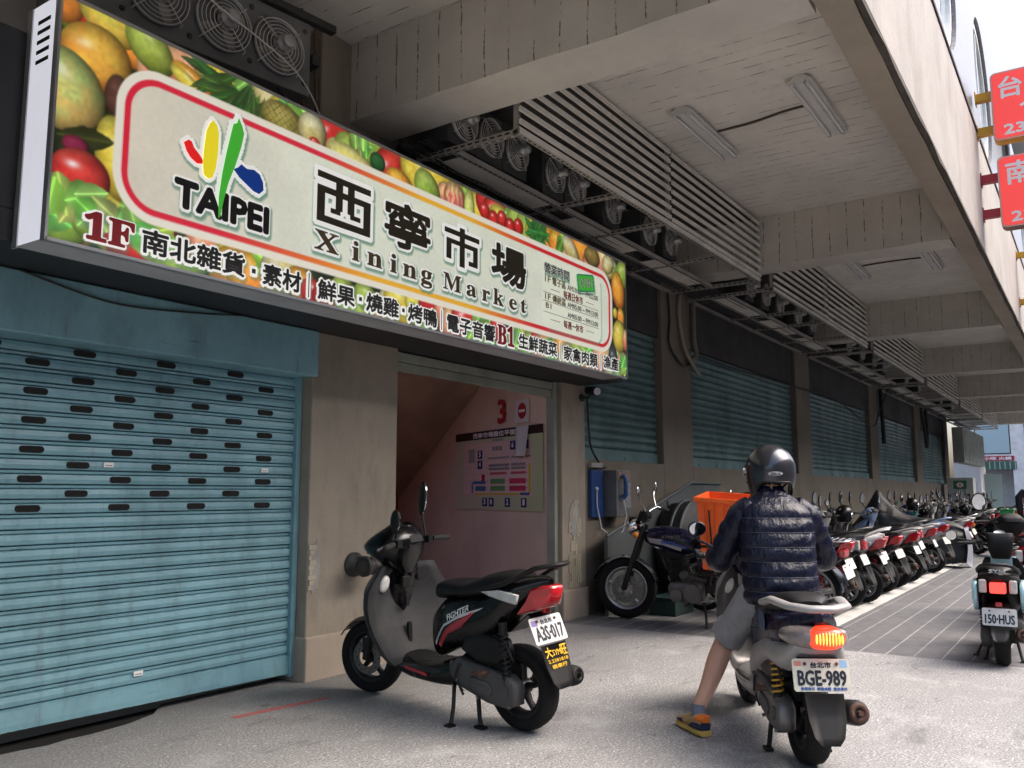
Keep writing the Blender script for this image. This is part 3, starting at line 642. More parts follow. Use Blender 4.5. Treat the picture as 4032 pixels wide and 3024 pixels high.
for ch, u0, u1, v0, v1 in (('𝐗', 1.60, 1.80, 0.335, 0.455), ('𝐢', 1.92, 1.985, 0.335, 0.46), ('𝐧', 2.06, 2.20, 0.335, 0.42), ('𝐢', 2.28, 2.345, 0.335, 0.46), ('𝐧', 2.41, 2.55, 0.335, 0.42), ('𝐠', 2.60, 2.72, 0.295, 0.42),
    ('𝐌', 2.85, 3.06, 0.335, 0.455), ('𝐚', 3.13, 3.25, 0.335, 0.42), ('𝐫', 3.33, 3.43, 0.335, 0.42), ('𝐤', 3.48, 3.62, 0.335, 0.46), ('𝐞', 3.70, 3.81, 0.335, 0.42), ('𝐭', 3.87, 3.95, 0.335, 0.445)): sg(ch, (u0, v0, u1, v1), 1, 0.003, 0.017)
sg('TAIPEI', (0.64, 0.335, 1.24, 0.475), 2, 0.011, 0.022)
for ch, u0, v0, u1, v1, mi, bo in (('𝟏𝐅', 0.175, 0.045, 0.42, 0.175, 3, 0.006), ('南北雜貨', 0.47, 0.045, 1.09, 0.165, 2, 0.0045), ('素材', 1.22, 0.035, 1.50, 0.155, 2, 0.0045), ('鮮果', 1.64, 0.03, 1.95, 0.15, 2, 0.0045), ('燒雞', 2.06, 0.03, 2.37, 0.15, 2, 0.0045), ('烤鴨', 2.47, 0.03, 2.78, 0.15, 2, 0.0045), ('電子音響', 2.90, 0.03, 3.50, 0.155, 2, 0.0045),
    ('𝐁𝟏', 3.54, 0.03, 3.77, 0.185, 3, 0.006), ('生鮮蔬菜', 3.84, 0.035, 4.44, 0.155, 2, 0.0045), ('家禽肉類', 4.56, 0.03, 5.18, 0.155, 2, 0.0045), ('漁產', 5.30, 0.045, 5.61, 0.165, 2, 0.0045)): sg(ch, (u0, v0, u1, v1), mi, bo, 0.016)
for u_ in (1.565, 2.835, 4.50, 5.245): rects([(0, 0, 1, 1)], u_ - 0.004, 0.02, u_ + 0.004, 0.17, 2, 0.013)
for u_ in (1.155, 2.005, 2.42): rects([(0, 0, 1, 1)], u_ - 0.013, 0.08, u_ + 0.013, 0.106, 2, 0.014)
hr_ = 0.0
sg('營業時間', (4.24, 0.755, 4.66, 0.845), 0, 0.002, 0.004)
for bd, u0, u1, v0, v1, mi in (('1F', 4.25, 4.34, 0.675, 0.73, 4), ('電子區', 4.37, 4.60, 0.665, 0.735, 4), ('AM10:00 ~ PM22:00', 4.63, 5.20, 0.672, 0.72, 5), ('每週日休市', 4.56, 4.91, 0.585, 0.655, 3), ('1F', 4.25, 4.34, 0.52, 0.57, 4), ('傳統區', 4.37, 4.60, 0.51, 0.575, 4), ('AM05:00 ~ PM13:00', 4.63, 5.20, 0.515, 0.56, 5), ('B1', 4.26, 4.35, 0.445, 0.49, 4), ('AM05:00 ~ PM13:00', 4.63, 5.20, 0.42, 0.465, 5), ('每週一休市', 4.56, 4.91, 0.315, 0.385, 3)):
    put_text(ink, bd, (u0, v0, u1, v1), F, mi, 0.0022)
for (a, b, v_, mi) in ((4.34, 4.50, 0.62, 3), (4.97, 5.12, 0.62, 3), (4.34, 4.50, 0.35, 3), (4.97, 5.12, 0.35, 3), (4.22, 5.22, 0.578, 5), (4.22, 5.22, 0.502, 5), (4.22, 5.22, 0.405, 5)):
    ink.add([F(a, v_, 0), F(b, v_, 0), F(b, v_ + 0.005, 0), F(a, v_ + 0.005, 0)], [(0, 1, 2, 3)], mi)
def poly(pts, mi, hr, dd=0.002):
    ink.add([F(a, b, dd) for a, b in pts], [tuple(range(len(pts)))], mi)
    for i in range(len(pts)): halo.append((pts[i], pts[(i + 1) % len(pts)], hr))
poly([(0.672, 0.68), (0.70, 0.705), (0.72, 0.70), (0.735, 0.672), (0.77, 0.645), (0.792, 0.622), (0.79, 0.60), (0.755, 0.592), (0.715, 0.612), (0.69, 0.64)][::-1], 6, 0.022)
poly([(0.80, 0.545), (0.83, 0.53), (0.855, 0.545), (0.875, 0.60), (0.885, 0.70), (0.885, 0.80), (0.872, 0.845), (0.845, 0.865), (0.825, 0.84), (0.805, 0.79), (0.795, 0.69), (0.792, 0.60)], 7, 0.022)
poly([(0.902, 0.33), (0.915, 0.345), (0.935, 0.45), (0.96, 0.55), (1.0, 0.66), (1.035, 0.78), (1.05, 0.86), (1.035, 0.90), (1.01, 0.94), (1.0, 0.905), (0.975, 0.89), (0.96, 0.82), (0.935, 0.70), (0.915, 0.58), (0.90, 0.45)], 8, 0.024, 0.0035)
poly([(0.99, 0.635), (1.02, 0.655), (1.04, 0.68), (1.08, 0.665), (1.13, 0.675), (1.17, 0.66), (1.195, 0.62), (1.20, 0.575), (1.17, 0.545), (1.13, 0.55), (1.08, 0.575), (1.03, 0.60)][::-1], 9, 0.022)
a_ = R(10); cx_, cy_ = 4.97, 0.80
def rot(p, q): return (cx_ + p * math.cos(a_) - q * math.sin(a_), cy_ + p * math.sin(a_) + q * math.cos(a_))
poly([rot(*p) for p in ((-0.15, -0.085), (0.15, -0.085), (0.165, -0.07), (0.165, 0.07), (0.15, 0.085), (-0.15, 0.085), (-0.165, 0.07), (-0.165, -0.07))], 10, 0.001, 0.002)
poly([rot(*p) for p in ((-0.145, -0.068), (0.145, -0.068), (0.145, 0.068), (-0.145, 0.068))], 8, 0.001, 0.0028)
put_text(ink, 'OPEN', (-0.12, -0.038, 0.12, 0.04), lambda p, q, dd: F(*rot(p, q), 0.0034 + dd), 11, 0.004)
lum_ = img.mean(-1, keepdims=True); img[:] = np.where((d > 0)[..., None], img * 0.84 + lum_ * 0.16, img)
# halo raster
sh_m = np.zeros((NY, NX), bool); hm = np.zeros((NY, NX), bool)
by = {}
for a, b, r_ in halo:
    n_ = max(1, int(math.hypot(a[0] - b[0], a[1] - b[1]) / 0.005))
    for i in range(n_ + 1): by.setdefault(r_, []).append((a[0] + (b[0] - a[0]) * i / n_, a[1] + (b[1] - a[1]) * i / n_))
shade = np.zeros((NY, NX))
for r_, pts in by.items():
    pts = np.array(pts); ix = (pts[:, 0] / SW * NX).astype(int); iy = (pts[:, 1] / SH * NY).astype(int); kr = int(r_ / RES + 0.99) + 3
    for dy in range(-kr, kr + 1):
        for dx in range(-kr, kr + 1):
            q = math.hypot(dx, dy) * RES
            X_ = np.clip(ix + dx, 0, NX - 1); Y_ = np.clip(iy + dy, 0, NY - 1)
            if q <= r_: hm[Y_, X_] = True
            if q <= r_ + 0.015:
                X2 = np.clip(X_ + 1, 0, NX - 1); Y2 = np.clip(Y_ - 2, 0, NY - 1); shade[Y2, X2] = np.maximum(shade[Y2, X2], 0.75 * min(1, (r_ + 0.015 - q) / 0.015))
blend(np.where(V > 0.2, shade, shade * 0.6), (0.36, 0.52, 0.44)); blend(hm * 1.0, (0.94, 0.94, 0.92))
for nm, cc in (('ink_logo_red', (0.90, 0.14, 0.13)), ('ink_logo_yellow', (0.93, 0.86, 0.16)), ('ink_logo_green', (0.26, 0.68, 0.20)), ('ink_logo_blue', (0.03, 0.20, 0.50)), ('ink_tag_green', (0.22, 0.50, 0.36))): mat(nm, s2l(cc), 0.45, emit=s2l(cc), estr=0.20)
printed_sheet('printed_face', img, lambda a, b: (a, 0.0, b), print_mat('sign_print', glow=0.20), sign, SW, SH)
lo = ink.build('lettering', ['ink_brown', 'ink_olive', 'ink_black', 'ink_red', 'ink_tan', 'ink_grey', 'ink_logo_red', 'ink_logo_yellow', 'ink_logo_green', 'ink_logo_blue', 'ink_tag_green', 'ink_white'], sign); lo.matrix_parent_inverse = Matrix.Translation((-SX, -SY, -SZ))
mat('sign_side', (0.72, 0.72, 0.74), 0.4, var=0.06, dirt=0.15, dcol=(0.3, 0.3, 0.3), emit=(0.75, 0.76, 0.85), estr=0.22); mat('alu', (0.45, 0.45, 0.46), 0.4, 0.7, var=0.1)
mb = MB(); mb.box(0, SW, 0.004, 0.272, 0, SH); cs = mb.build('casing', 'sign_soffit', sign)
mb = MB(); t_ = 0.022
mb.box(-0.006, SW + 0.006, -0.008, 0.03, -0.012, 0.004); mb.box(-0.006, SW + 0.006, -0.008, 0.03, SH - 0.004, SH + 0.014); mb.box(-0.012, 0.001, -0.008, 0.03, -0.012, SH + 0.014); mb.box(SW - 0.001, SW + 0.010, -0.008, 0.03, -0.012, SH + 0.014)
mb.box(-0.012, 0.0, 0.24, 0.285, -0.01, SH); mb.build('trim', 'alu', sign)
mb = MB(); mb.box(-0.006, -0.001, 0.03, 0.24, 0, SH); ep = mb.build('end_panel', 'sign_side', sign)
mb = MB()
for i in range(5): mb.box(-0.009, -0.0055, 0.08, 0.19, SH - 0.10 - 0.05 * i, SH - 0.082 - 0.05 * i)
mb.build('vent', 'slot_black', ep)

# ------------------------------------------------------------------ condenser fans, louvre racks, cables
def fan_parts(root, R_, parent_loc=(0, 0, 0), motor=True):
    # local: fan looks towards -y, centred on the given point
    x, y, z = parent_loc
    mb = MB(); mb.lathe([(R_ * 1.02, 0.0), (R_ * 1.02, -0.03), (R_ * 0.98, -0.03), (R_ * 0.98, 0.0)], (x, y, z), (0, 1, 0), 28, 0, True, True)
    mb.cyl((x, y + 0.03, z), (x, y + 0.034, z), R_ * 0.99, n=24, mi=1, sm=False)
    mb.build('shroud', ['motor_grey', 'slot_black'], root)
    mb = MB()
    for i in range(6):
        rr = R_ * (0.32 + 0.136 * i); mb.tube([(x + rr * math.cos(a), y - 0.035 - 0.03 * (1 - rr / R_), z + rr * math.sin(a)) for a in [2 * math.pi * j / 26 for j in range(26)]], 0.0028, 5, closed=True)
    for i in range(4):
        a = R(45 + 90 * i); mb.tube([(x + R_ * 0.3 * math.cos(a), y - 0.058, z + R_ * 0.3 * math.sin(a)), (x + R_ * 1.12 * math.cos(a), y - 0.033, z + R_ * 1.12 * math.sin(a)), (x + R_ * 1.14 * math.cos(a), y, z + R_ * 1.14 * math.sin(a))], 0.0034, 5)
    mb.build('fan_guard', 'wire_white', root)
    mb = MB()
    for i in range(4):
        a = R(20 + 90 * i); ring = []
        for (rr, da, dy) in ((0.18, -0.45, 0.012), (0.9, -0.30, 0.02), (0.93, 0.25, -0.012), (0.55, 0.45, -0.015), (0.18, 0.5, -0.012)):
            ring.append((x + R_ * rr * math.cos(a + da), y + dy, z + R_ * rr * math.sin(a + da)))
        mb.add(ring + [(p[0], p[1] + 0.004, p[2]) for p in ring], [(0, 1, 2, 3, 4), (9, 8, 7, 6, 5)] + [(i, (i + 1) % 5, (i + 1) % 5 + 5, i + 5) for i in range(5)], 0, True)
    mb.build('fan_blade', 'fan_blade', root)
    mb = MB(); r_ = R_ * 0.30
    mb.lathe([(0, -0.15), (r_ * 0.7, -0.15), (r_ * 0.8, -0.135), (r_ * 0.8, -0.10), (r_, -0.095), (r_, -0.035), (r_ * 0.6, -0.02), (r_ * 0.6, 0.02)], (x, y, z), (0, 1, 0), 18)
    for i in range(9):
        a = 2 * math.pi * i / 9; mb.cb((x + r_ * math.cos(a), y - 0.065, z + r_ * math.sin(a)), (0.012, 0.05, 0.012))
    mb.build('motor', 'motor_grey', root)
# big three-fan unit above the sign
t = thing('condenser_unit', 'grey three-fan condenser panel hanging under the ceiling above the big sign', 'condenser', (3.20, 4.36, 4.22), R(-7.5))
mb = MB(); mb.box(-0.95, 0.66, 0.0, 0.36, -0.25, 0.27); mb.build('casing', 'unit_grey', t, bevel=0.006)
for fx in (-0.70, -0.42 + 0.0, 0.0, 0.40)[0:1] + (-0.42, 0.0, 0.40)[0:0] + (-0.28, 0.14 - 0.02, 0.50)[1:2] * 0 + (): pass
for fx in (-0.42, 0.0, 0.40): fan_parts(t, 0.185, (fx, -0.004, 0.0))
mb = MB()
for fx in (-0.62, -0.21, 0.2, 0.61):
    for fz in (-0.17, 0.2): mb.lathe([(0, -0.016), (0.012, -0.014), (0.018, 0.0)], (fx, -0.001, fz), (0, 1, 0), 10)
mb.build('bolt', 'dark_metal', t)['kind'] = 'stuff'
mb = MB(); mb.box(-1.2, 0.85, -0.03, 0.03, 0.28, 0.33); mb.box(0.66, 0.72, -0.03, 0.36, -0.02, 0.05); mb.build('bracket', 'dark_metal', t)
def unit(label):
    t = thing('condenser_fan', label, 'condenser', group='condenser fans in the ceiling racks')
    mb = MB(); mb.box(-0.19, 0.19, 0.0, 0.30, -0.22, 0.22); mb.build('casing', mat('unit_dark', (0.05, 0.05, 0.048), 0.6, var=0.2), t, bevel=0.006)
    fan_parts(t, 0.165, (0, -0.004, 0)); return t
FX = [(5.34, 4.30), (5.72, 4.29), (6.11, 4.30), (6.76, 4.29), (7.17, 4.31), (7.95, 4.30), (8.85, 4.28), (9.45, 4.30), (12.2, 4.3), (12.9, 4.3), (13.6, 4.31), (14.6, 4.3), (15.5, 4.3), (18.2, 4.3), (19.4, 4.3), (20.6, 4.3), (21.7, 4.3), (24.5, 4.3), (26.5, 4.3), (30.5, 4.3), (33, 4.3)]
ordn = ['first', 'second', 'third', 'fourth', 'fifth', 'sixth', 'seventh', 'eighth', 'ninth', 'tenth', 'eleventh', 'twelfth', 'thirteenth', 'fourteenth', 'fifteenth', 'sixteenth', 'seventeenth', 'eighteenth', 'nineteenth', 'twentieth', 'twenty-first', 'twenty-second', 'twenty-third', 'twenty-fourth']
u0 = unit('')
for i, (x, z) in enumerate(FX):
    o = u0 if i == 0 else dup(u0)
    o.location = (x, 4.10 if x < 10 else 4.05, z)
    o['label'] = ('wire-guarded condenser fan behind the louvres, %s from the sign end' % ordn[i]) if i < 8 else ('dark condenser fan in a louvred rack %s' % ('between the second and third beams' if x < 16 else 'far down the arcade'))
# louvre racks, one per bay
def rack(x0, x1, label, full):
    t = thing('louvre_rack', label, 'louvre rack', (x0, 3.4, 3.96), group='louvred racks under the ceiling'); L_ = x1 - x0
    half = L_ / 2 - 0.02
    for part in range(2):
        xa = 0 if part == 0 else L_ / 2 + 0.02
        for i in range(8 if part == 0 else 8):
            z = 0.075 + 0.098 * i; mb = MB()
            pr = [(-0.018, 0.0), (0.002, 0.0), (0.002, 0.034), (-0.018, 0.036)]
            dz = 0.0 if part == 0 else -0.012
            mb.loft([[(xa + (half if s_ else 0), a, z + dz + b) for a, b in pr] for s_ in (0, 1)], 0, False, True)
            mb.build('louvre', 'louvre_paint', t)
    for xx in (0.02, L_ / 2, L_ - 0.03):
        mb = MB(); mb.box(xx - 0.02, xx + 0.02, 0.014, 0.018, -0.02, 0.84); mb.box(xx - 0.02, xx - 0.016, 0.018, 0.05, -0.02, 0.84)
        if full:
            for q in range(16): mb.box(xx + 0.002, xx + 0.010, 0.0125, 0.0145, 0.0 + 0.05 * q, 0.03 + 0.05 * q, 1)
        mb.build('post', ['galv', 'slot_black'], t)
    def angle(p, q, along):
        mb = MB()
        if along == 'x':
            (xa, y, z), (xb, _, _) = p, q; mb.box(xa, xb, y, y + 0.042, z, z + 0.004); mb.box(xa, xb, y, y + 0.004, z + 0.004, z + 0.042)
            if full:
                for i in range(int((xb - xa) / 0.07)): mb.box(xa + 0.02 + 0.07 * i, xa + 0.062 + 0.07 * i, y + 0.014, y + 0.027, z - 0.0015, z + 0.001, 1)
        else:
            (x, ya, z), (_, yb, _) = p, q; mb.box(x, x + 0.042, ya, yb, z, z + 0.004); mb.box(x, x + 0.004, ya, yb, z + 0.004, z + 0.042)
            if full:
                for i in range(int((yb - ya) / 0.07)): mb.box(x + 0.014, x + 0.027, ya + 0.02 + 0.07 * i, ya + 0.062 + 0.07 * i, z - 0.0015, z + 0.001, 1); mb.box(x - 0.0015, x + 0.001, ya + 0.02 + 0.07 * i, ya + 0.062 + 0.07 * i, z + 0.016, z + 0.028, 1)
        return mb
    for y in (0.0, 0.62, 0.86, 1.20): angle((0, y, 0.0), (L_, y, 0.0), 'x').build('rail', ['galv', 'slot_black'], t)
    mb = MB(); mb.box(0, L_, -0.004, -0.001, 0.004, 0.05); mb.build('face_strip', 'louvre_paint', t)
    n_ = 4
    for i in range(n_ + 1):
        xx = min(L_ - 0.05, L_ * i / n_ + (0.25 if i == 1 else 0) - (0.12 if i == 2 else 0))
        angle((xx, -0.005, -0.005), (xx, 1.22, -0.005), 'y').build('crossbar', ['galv', 'slot_black'], t)
    for i in range(3):
        mb = MB(); xa = 0.15 + L_ * i / 3; mb.box(xa, xa + L_ / 4, 0.665, 0.86, 0.006, 0.012); mb.build('tray_plate', 'louvre_paint', t)
    return t
bays = list(zip(BX[1:], BX[2:]))
names = ['nearest louvred angle-iron rack, starting over the market sign', 'second louvred rack from the market sign, between the second and third beams', 'third louvred rack from the market sign', 'fourth louvred rack from the market sign', 'fifth louvred rack from the market sign', 'farthest louvred rack beside the bright end of the arcade']
for i, (a, b) in enumerate(bays): rack(a + 0.50, b - 0.03, names[i], i < 2)
# cables running through the racks
mb = MB()
for i in range(26):
    y = 4.08 + 0.5 * random.random(); z = 3.99 + 0.05 * random.random(); pts = []
    for j in range(60):
        x = 4.9 + j * 0.62; pts.append((x, y + 0.05 * noise.noise((j * 0.4, i, 0)), z + 0.04 * noise.noise((j * 0.5, i, 9)) - 0.02))
    mb.tube(pts, 0.004 + 0.006 * random.random(), 5)
tag(mb.build('cable_bundle', 'cable_black'), 'tangle of dark cables lying along the ceiling racks', 'cables')['kind'] = 'stuff'
def cable(name, pts, r, m, label, n=8, cat='cable'):
    P = [Vector(p) for p in pts]; out = []
    for i in range(len(P) - 1):
        p0, p1, p2, p3 = P[max(i - 1, 0)], P[i], P[i + 1], P[min(i + 2, len(P) - 1)]
        for k_ in range(8):
            t = k_ / 8; out.append(0.5 * ((2 * p1) + (p2 - p0) * t + (2 * p0 - 5 * p1 + 4 * p2 - p3) * t * t + (3 * p1 - p0 - 3 * p2 + p3) * t ** 3))
    out.append(P[-1]); mb = MB(); mb.tube(out, r, n); return tag(mb.build(name, m), label, cat)
Yc = WY - 0.03
cable('drain_hose', [(10.95, Yc, 4.0), (10.92, Yc, 3.7), (11.05, Yc - 0.02, 3.25), (11.45, Yc - 0.05, 2.95)], 0.028, mat('hose_beige', (0.32, 0.28, 0.22), 0.6), 'pale drain hose hanging down the column beside the nearest shuttered window', cat='hose')
cable('conduit', [(11.36, Yc - 0.03, 4.0), (11.36, Yc - 0.03, 3.45), (11.40, Yc - 0.04, 3.22), (11.25, Yc, 3.12)], 0.035, mat('conduit_grey', (0.20, 0.17, 0.14), 0.6), 'thick wrapped conduit turning in at the column by the second window', cat='pipe')
cable('wall_cable', [(10.55, Yc, 3.95), (10.60, Yc, 3.6), (10.55, Yc, 3.3), (10.75, Yc, 3.12), (11.0, Yc - 0.02, 3.02), (11.3, Yc, 3.1), (11.5, Yc, 3.22), (13, 4.68, 3.25), (16.4, 4.64, 3.28), (17.5, 4.62, 3.3), (19.5, 4.6, 3.28), (21.5, 4.5, 2.95), (22.6, 4.5, 2.95), (23.4, 4.5, 3.4), (24.0, 4.4, 4.0)], 0.016, 'cable_black', 'long black cable looping across the columns and shuttered windows')
cable('hanging_cable', [(23.75, 4.55, 4.0), (23.7, 4.52, 3.2), (23.75, 4.52, 2.55)], 0.05, 'cable_black', 'black cable bunch hanging beside the third window column')
cable('hanging_cable', [(29.9, 4.55, 4.0), (30.2, 4.52, 3.3), (30.5, 4.52, 2.75), (30.7, 4.52, 3.4), (30.6, 4.52, 4.0)], 0.05, 'cable_black', 'black cable loop hanging beside the fourth window column')
cable('copper_pipe', [(3.92, 4.45, 4.7), (3.93, 4.45, 4.2), (3.98, 4.42, 3.75), (4.02, 4.3, 3.58)], 0.014, 'pipe_rust', 'rusty brown pipe dropping behind the sign beside the fans', cat='pipe')
cable('copper_pipe', [(4.10, 4.50, 4.7), (4.12, 4.48, 4.0), (4.14, 4.35, 3.6)], 0.012, 'pipe_rust', 'thin brown pipe nearest the column dropping behind the sign', cat='pipe')
cable('sign_cable', [(3.6, 4.3, 3.95), (3.75, 4.2, 3.75), (3.95, 4.1, 3.66), (4.3, 4.1, 3.64), (4.8, 4.2, 3.72), (5.3, 4.2, 3.9)], 0.012, 'cable_black', 'slack black cable lying along the top of the sign')
cable('guy_wire', [(2.4, 4.2, 4.36), (3.0, 4.15, 4.18), (3.6, 4.12, 4.0), (3.85, 4.1, 3.7)], 0.005, 'wire_white', 'pale wire drawn across the fans above the sign', 6, 'wire')
cable('hood_cable', [(2.2, 4.575, 2.45), (2.7, 4.57, 2.37), (3.2, 4.57, 2.40), (3.6, 4.575, 2.45)], 0.006, 'cable_black', 'thin sagging cable in front of the blue shutter hood')
cable('pier_cable', [(8.33, WY - 0.02, 2.36), (8.36, WY - 0.02, 2.0), (8.42, WY - 0.02, 1.78), (8.62, WY - 0.03, 1.60), (8.72, WY - 0.03, 1.58)], 0.012, 'cable_black', 'cable running down the pier edge to the payphone')

# ------------------------------------------------------------------ ceiling lamps
def lamp(label, x0, y):
    t = thing('batten_lamp', label, 'ceiling lamp', (x0, y, ZC), group='unlit batten lamps on the arcade ceiling'); L_ = 1.28
    mb = MB(); pr = [(-0.10, -0.06), (-0.105, -0.045), (-0.04, 0.0), (0.04, 0.0), (0.105, -0.045), (0.10, -0.06), (0.045, -0.045), (0.03, -0.075), (-0.03, -0.075), (-0.045, -0.045)]
    mb.loft([[(x, a, b - 0.002) for a, b in pr] for x in (0, L_)], 0, False, True); mb.build('housing', 'lamp_white', t)
    for s_ in (-1, 1):
        mb = MB(); mb.cyl((0.05, 0.065 * s_, -0.075), (L_ - 0.05, 0.065 * s_, -0.075), 0.014, n=10); tb = mb.build('tube', 'tube_glass', t)
        mb = MB(); mb.cb((0.03, 0.065 * s_, -0.07), (0.03, 0.03, 0.05)); mb.build('socket', 'lamp_white', tb); mb = MB(); mb.cb((L_ - 0.03, 0.065 * s_, -0.07), (0.03, 0.03, 0.05)); mb.build('socket', 'lamp_white', tb)
lamp('unlit twin-tube ceiling lamp beside the nearest louvres', 7.10, 2.94); lamp('unlit twin-tube ceiling lamp in the nearest bay, on the street side', 7.10, 1.87)
lamp('unlit ceiling lamp in the second bay, next to the louvres', 13.25, 2.92); lamp('unlit ceiling lamp in the second bay, on the street side', 13.25, 1.86)
cable('lamp_cord', [(7.8, 2.85, ZC - 0.012), (7.78, 2.5, ZC - 0.015), (7.72, 2.2, ZC - 0.01), (7.7, 1.96, ZC - 0.012)], 0.012, mat('cord_brown', (0.08, 0.06, 0.05), 0.7), 'dark cord joining the two lamps of the nearest bay', 6, 'cord')
cable('lamp_cord', [(13.9, 2.82, ZC - 0.012), (13.85, 2.4, ZC - 0.015), (13.9, 1.96, ZC - 0.012)], 0.012, 'cord_brown', 'dark cord joining the two lamps of the second bay', 6, 'cord')

# ------------------------------------------------------------------ red street signs
def rsq(w_, h_, r_, n_=5):
    return [(cx + r_ * math.cos(R(a0 + 90 * i / n_)), cz + r_ * math.sin(R(a0 + 90 * i / n_))) for cx, cz, a0 in ((w_ - r_, h_ - r_, 0), (r_, h_ - r_, 90), (r_, r_, 180), (w_ - r_, r_, 270)) for i in range(n_ + 1)]
mat('sign_red', (0.62, 0.055, 0.05), 0.35, emit=(0.9, 0.06, 0.05), estr=0.22, var=0.06, vscale=2); mat('sign_pink', (0.72, 0.40, 0.34), 0.4); mat('sign_yellow', (0.62, 0.33, 0.02), 0.5, dirt=0.3); mat('bracket_red', (0.40, 0.02, 0.03), 0.5, dirt=0.3, var=0.1); mat('sign_edge_brown', (0.30, 0.18, 0.12), 0.6, dirt=0.4)
def red_sign(label, x, ytop, z0, h, brk, bm, texts, edge):
    w_ = 0.95; t = thing('projecting_sign', label, 'sign', (x, ytop, z0))
    fn = lambda a, b, d_: (d_, -a, b)
    mb = MB(); mb.prism(rsq(w_, h, 0.06), fn, 0.0, 0.20); mb.build('casing', edge, t, bevel=0.015)
    mb = MB(); mb.prism(rsq(w_, h, 0.06), fn, -0.004, 0.0); mb.build('border', 'sign_pink', t)
    mb = MB(); mb.M = Matrix.Translation((0, -0.02, 0.02)); mb.prism(rsq(w_ - 0.04, h - 0.04, 0.05), fn, -0.008, -0.004); f = mb.build('face', 'sign_red', t)
    mb = MB()
    for body, bx in texts: put_text(mb, body, bx, lambda a, b, d_: (-0.010 - d_, -a, b), 0, 0.007)
    mb.build('lettering', 'ink_white', f)
    for bz in brk:
        mb = MB(); mb.box(0.05, 0.15, 0.0, 0.95 - ytop, bz - 0.05, bz + 0.05); mb.box(0.03, 0.17, 0.94 - ytop, 0.953 - ytop, bz - 0.08, bz + 0.08); mb.build('bracket', bm, t, bevel=0.004)
red_sign('upper red projecting sign with white lettering on yellow brackets', 11.6, 0.775, 5.53, 0.86, (0.62, 0.18), 'sign_yellow', [('台', (0.09, 0.52, 0.33, 0.78)), ('食', (0.30, 0.22, 0.56, 0.48)), ('236', (0.12, 0.06, 0.46, 0.18))], 'sign_yellow')
red_sign('lower red projecting sign with white lettering on red brackets', 11.65, 0.765, 4.46, 0.88, (0.66, 0.22), 'bracket_red', [('南', (0.09, 0.52, 0.36, 0.80)), ('新', (0.32, 0.22, 0.58, 0.48)), ('238', (0.12, 0.06, 0.46, 0.18))], 'sign_edge_brown')
red_sign('distant projecting sign on yellow brackets, half hidden behind the lower red sign', 17.4, 0.60, 4.35, 1.4, (1.15, 0.3), 'sign_yellow', [], 'sign_edge_brown')

# ------------------------------------------------------------------ wall fittings
t = thing('payphone', 'blue and steel payphone with a blue handset on the arcade wall', 'payphone', (8.36, WY, 1.03))
mb = MB(); mb.box(0, 0.27, -0.05, -0.004, 0, 0.52); mb.build('back_panel', mat('phone_blue', (0.010, 0.045, 0.17), 0.4, dirt=0.15), t, bevel=0.006)
mb = MB(); mb.box(0.31, 0.66, -0.20, -0.004, 0.0, 0.52); ph = mb.build('housing', mat('steel_dull', (0.20, 0.20, 0.20), 0.4, 0.6, var=0.2, dirt=0.3, dscale=8), t, bevel=0.012)
mb = MB(); mb.box(0.33, 0.64, -0.206, -0.201, 0.40, 0.50); mb.build('display', mat('phone_label', (0.25, 0.16, 0.12), 0.4, var=0.5, vscale=30), ph)
mb = MB(); mb.box(0.47, 0.63, -0.207, -0.2015, 0.10, 0.38); mb.build('keypad', mat('phone_pad', (0.22, 0.23, 0.25), 0.35, var=0.4, vscale=40), ph)
mb = MB(); mb.tube([(0.40, -0.225, 0.46), (0.40, -0.26, 0.43), (0.40, -0.265, 0.34), (0.40, -0.26, 0.25), (0.40, -0.225, 0.22)], [0.032, 0.026, 0.02, 0.026, 0.034], 10); mb.build('handset', mat('handset_blue', (0.015, 0.07, 0.22), 0.35), t)
mb = MB(); mb.tube([(0.40, -0.23, 0.20), (0.41, -0.26, 0.02), (0.36, -0.24, -0.15), (0.25, -0.18, -0.22), (0.12, -0.1, -0.12), (0.08, -0.07, 0.12), (0.09, -0.06, 0.30)], 0.007, 6); mb.ball((0.09, -0.06, 0.31), 0.022); mb.build('cord', 'wire_white', t)
mb = MB(); mb.box(0.0, 0.26, -0.05, -0.003, 0.545, 0.60); mb.build('terminal_box', 'ink_grey', t, bevel=0.004)
t = thing('security_camera', 'small black security camera on the pier beside the entrance', 'camera', (8.22, WY - 0.02, 2.33))
mb = MB(); mb.cyl((0, 0.015, 0), (0, -0.01, 0), 0.04); mb.tube([(0, -0.01, 0), (0.02, -0.07, 0.0), (0.03, -0.10, 0.05)], 0.012, 8); mb.build('bracket', 'cable_black', t)
mb = MB(); mb.cyl((0.06, -0.04, 0.085), (-0.03, -0.20, 0.055), 0.045, 0.052, 16); bd = mb.build('body', 'cable_black', t)
mb = MB(); mb.cyl((-0.03, -0.20, 0.055), (-0.034, -0.207, 0.0535), 0.042, n=16); mb.build('lens', 'steel', bd)
t = thing('standpipe_valve', 'grimy grey standpipe valve sticking out of the column behind the black scooter', 'valve', (4.76, WY, 0.77))
mb = MB(); mb.tube([(0, 0.0, 0), (0.0, -0.03, 0), (0.0, -0.031, 0), (0.0, -0.20, 0)], [0.09, 0.09, 0.06, 0.06], 18); mb.cyl((-0.10, -0.20, 0), (0.11, -0.20, 0), 0.055, 0.05, 16); mb.lathe([(0.075, 0), (0.075, 0.03), (0.05, 0.03), (0.05, 0)], (-0.10, -0.20, 0), (1, 0, 0), 16, closed=True); mb.ball((0.02, -0.2, 0.0), 0.07); mb.build('body', mat('valve_grey', (0.05, 0.05, 0.05), 0.5, 0.4, var=0.4, dirt=0.5, dscale=12, dcol=(0.11, 0.095, 0.08)), t)
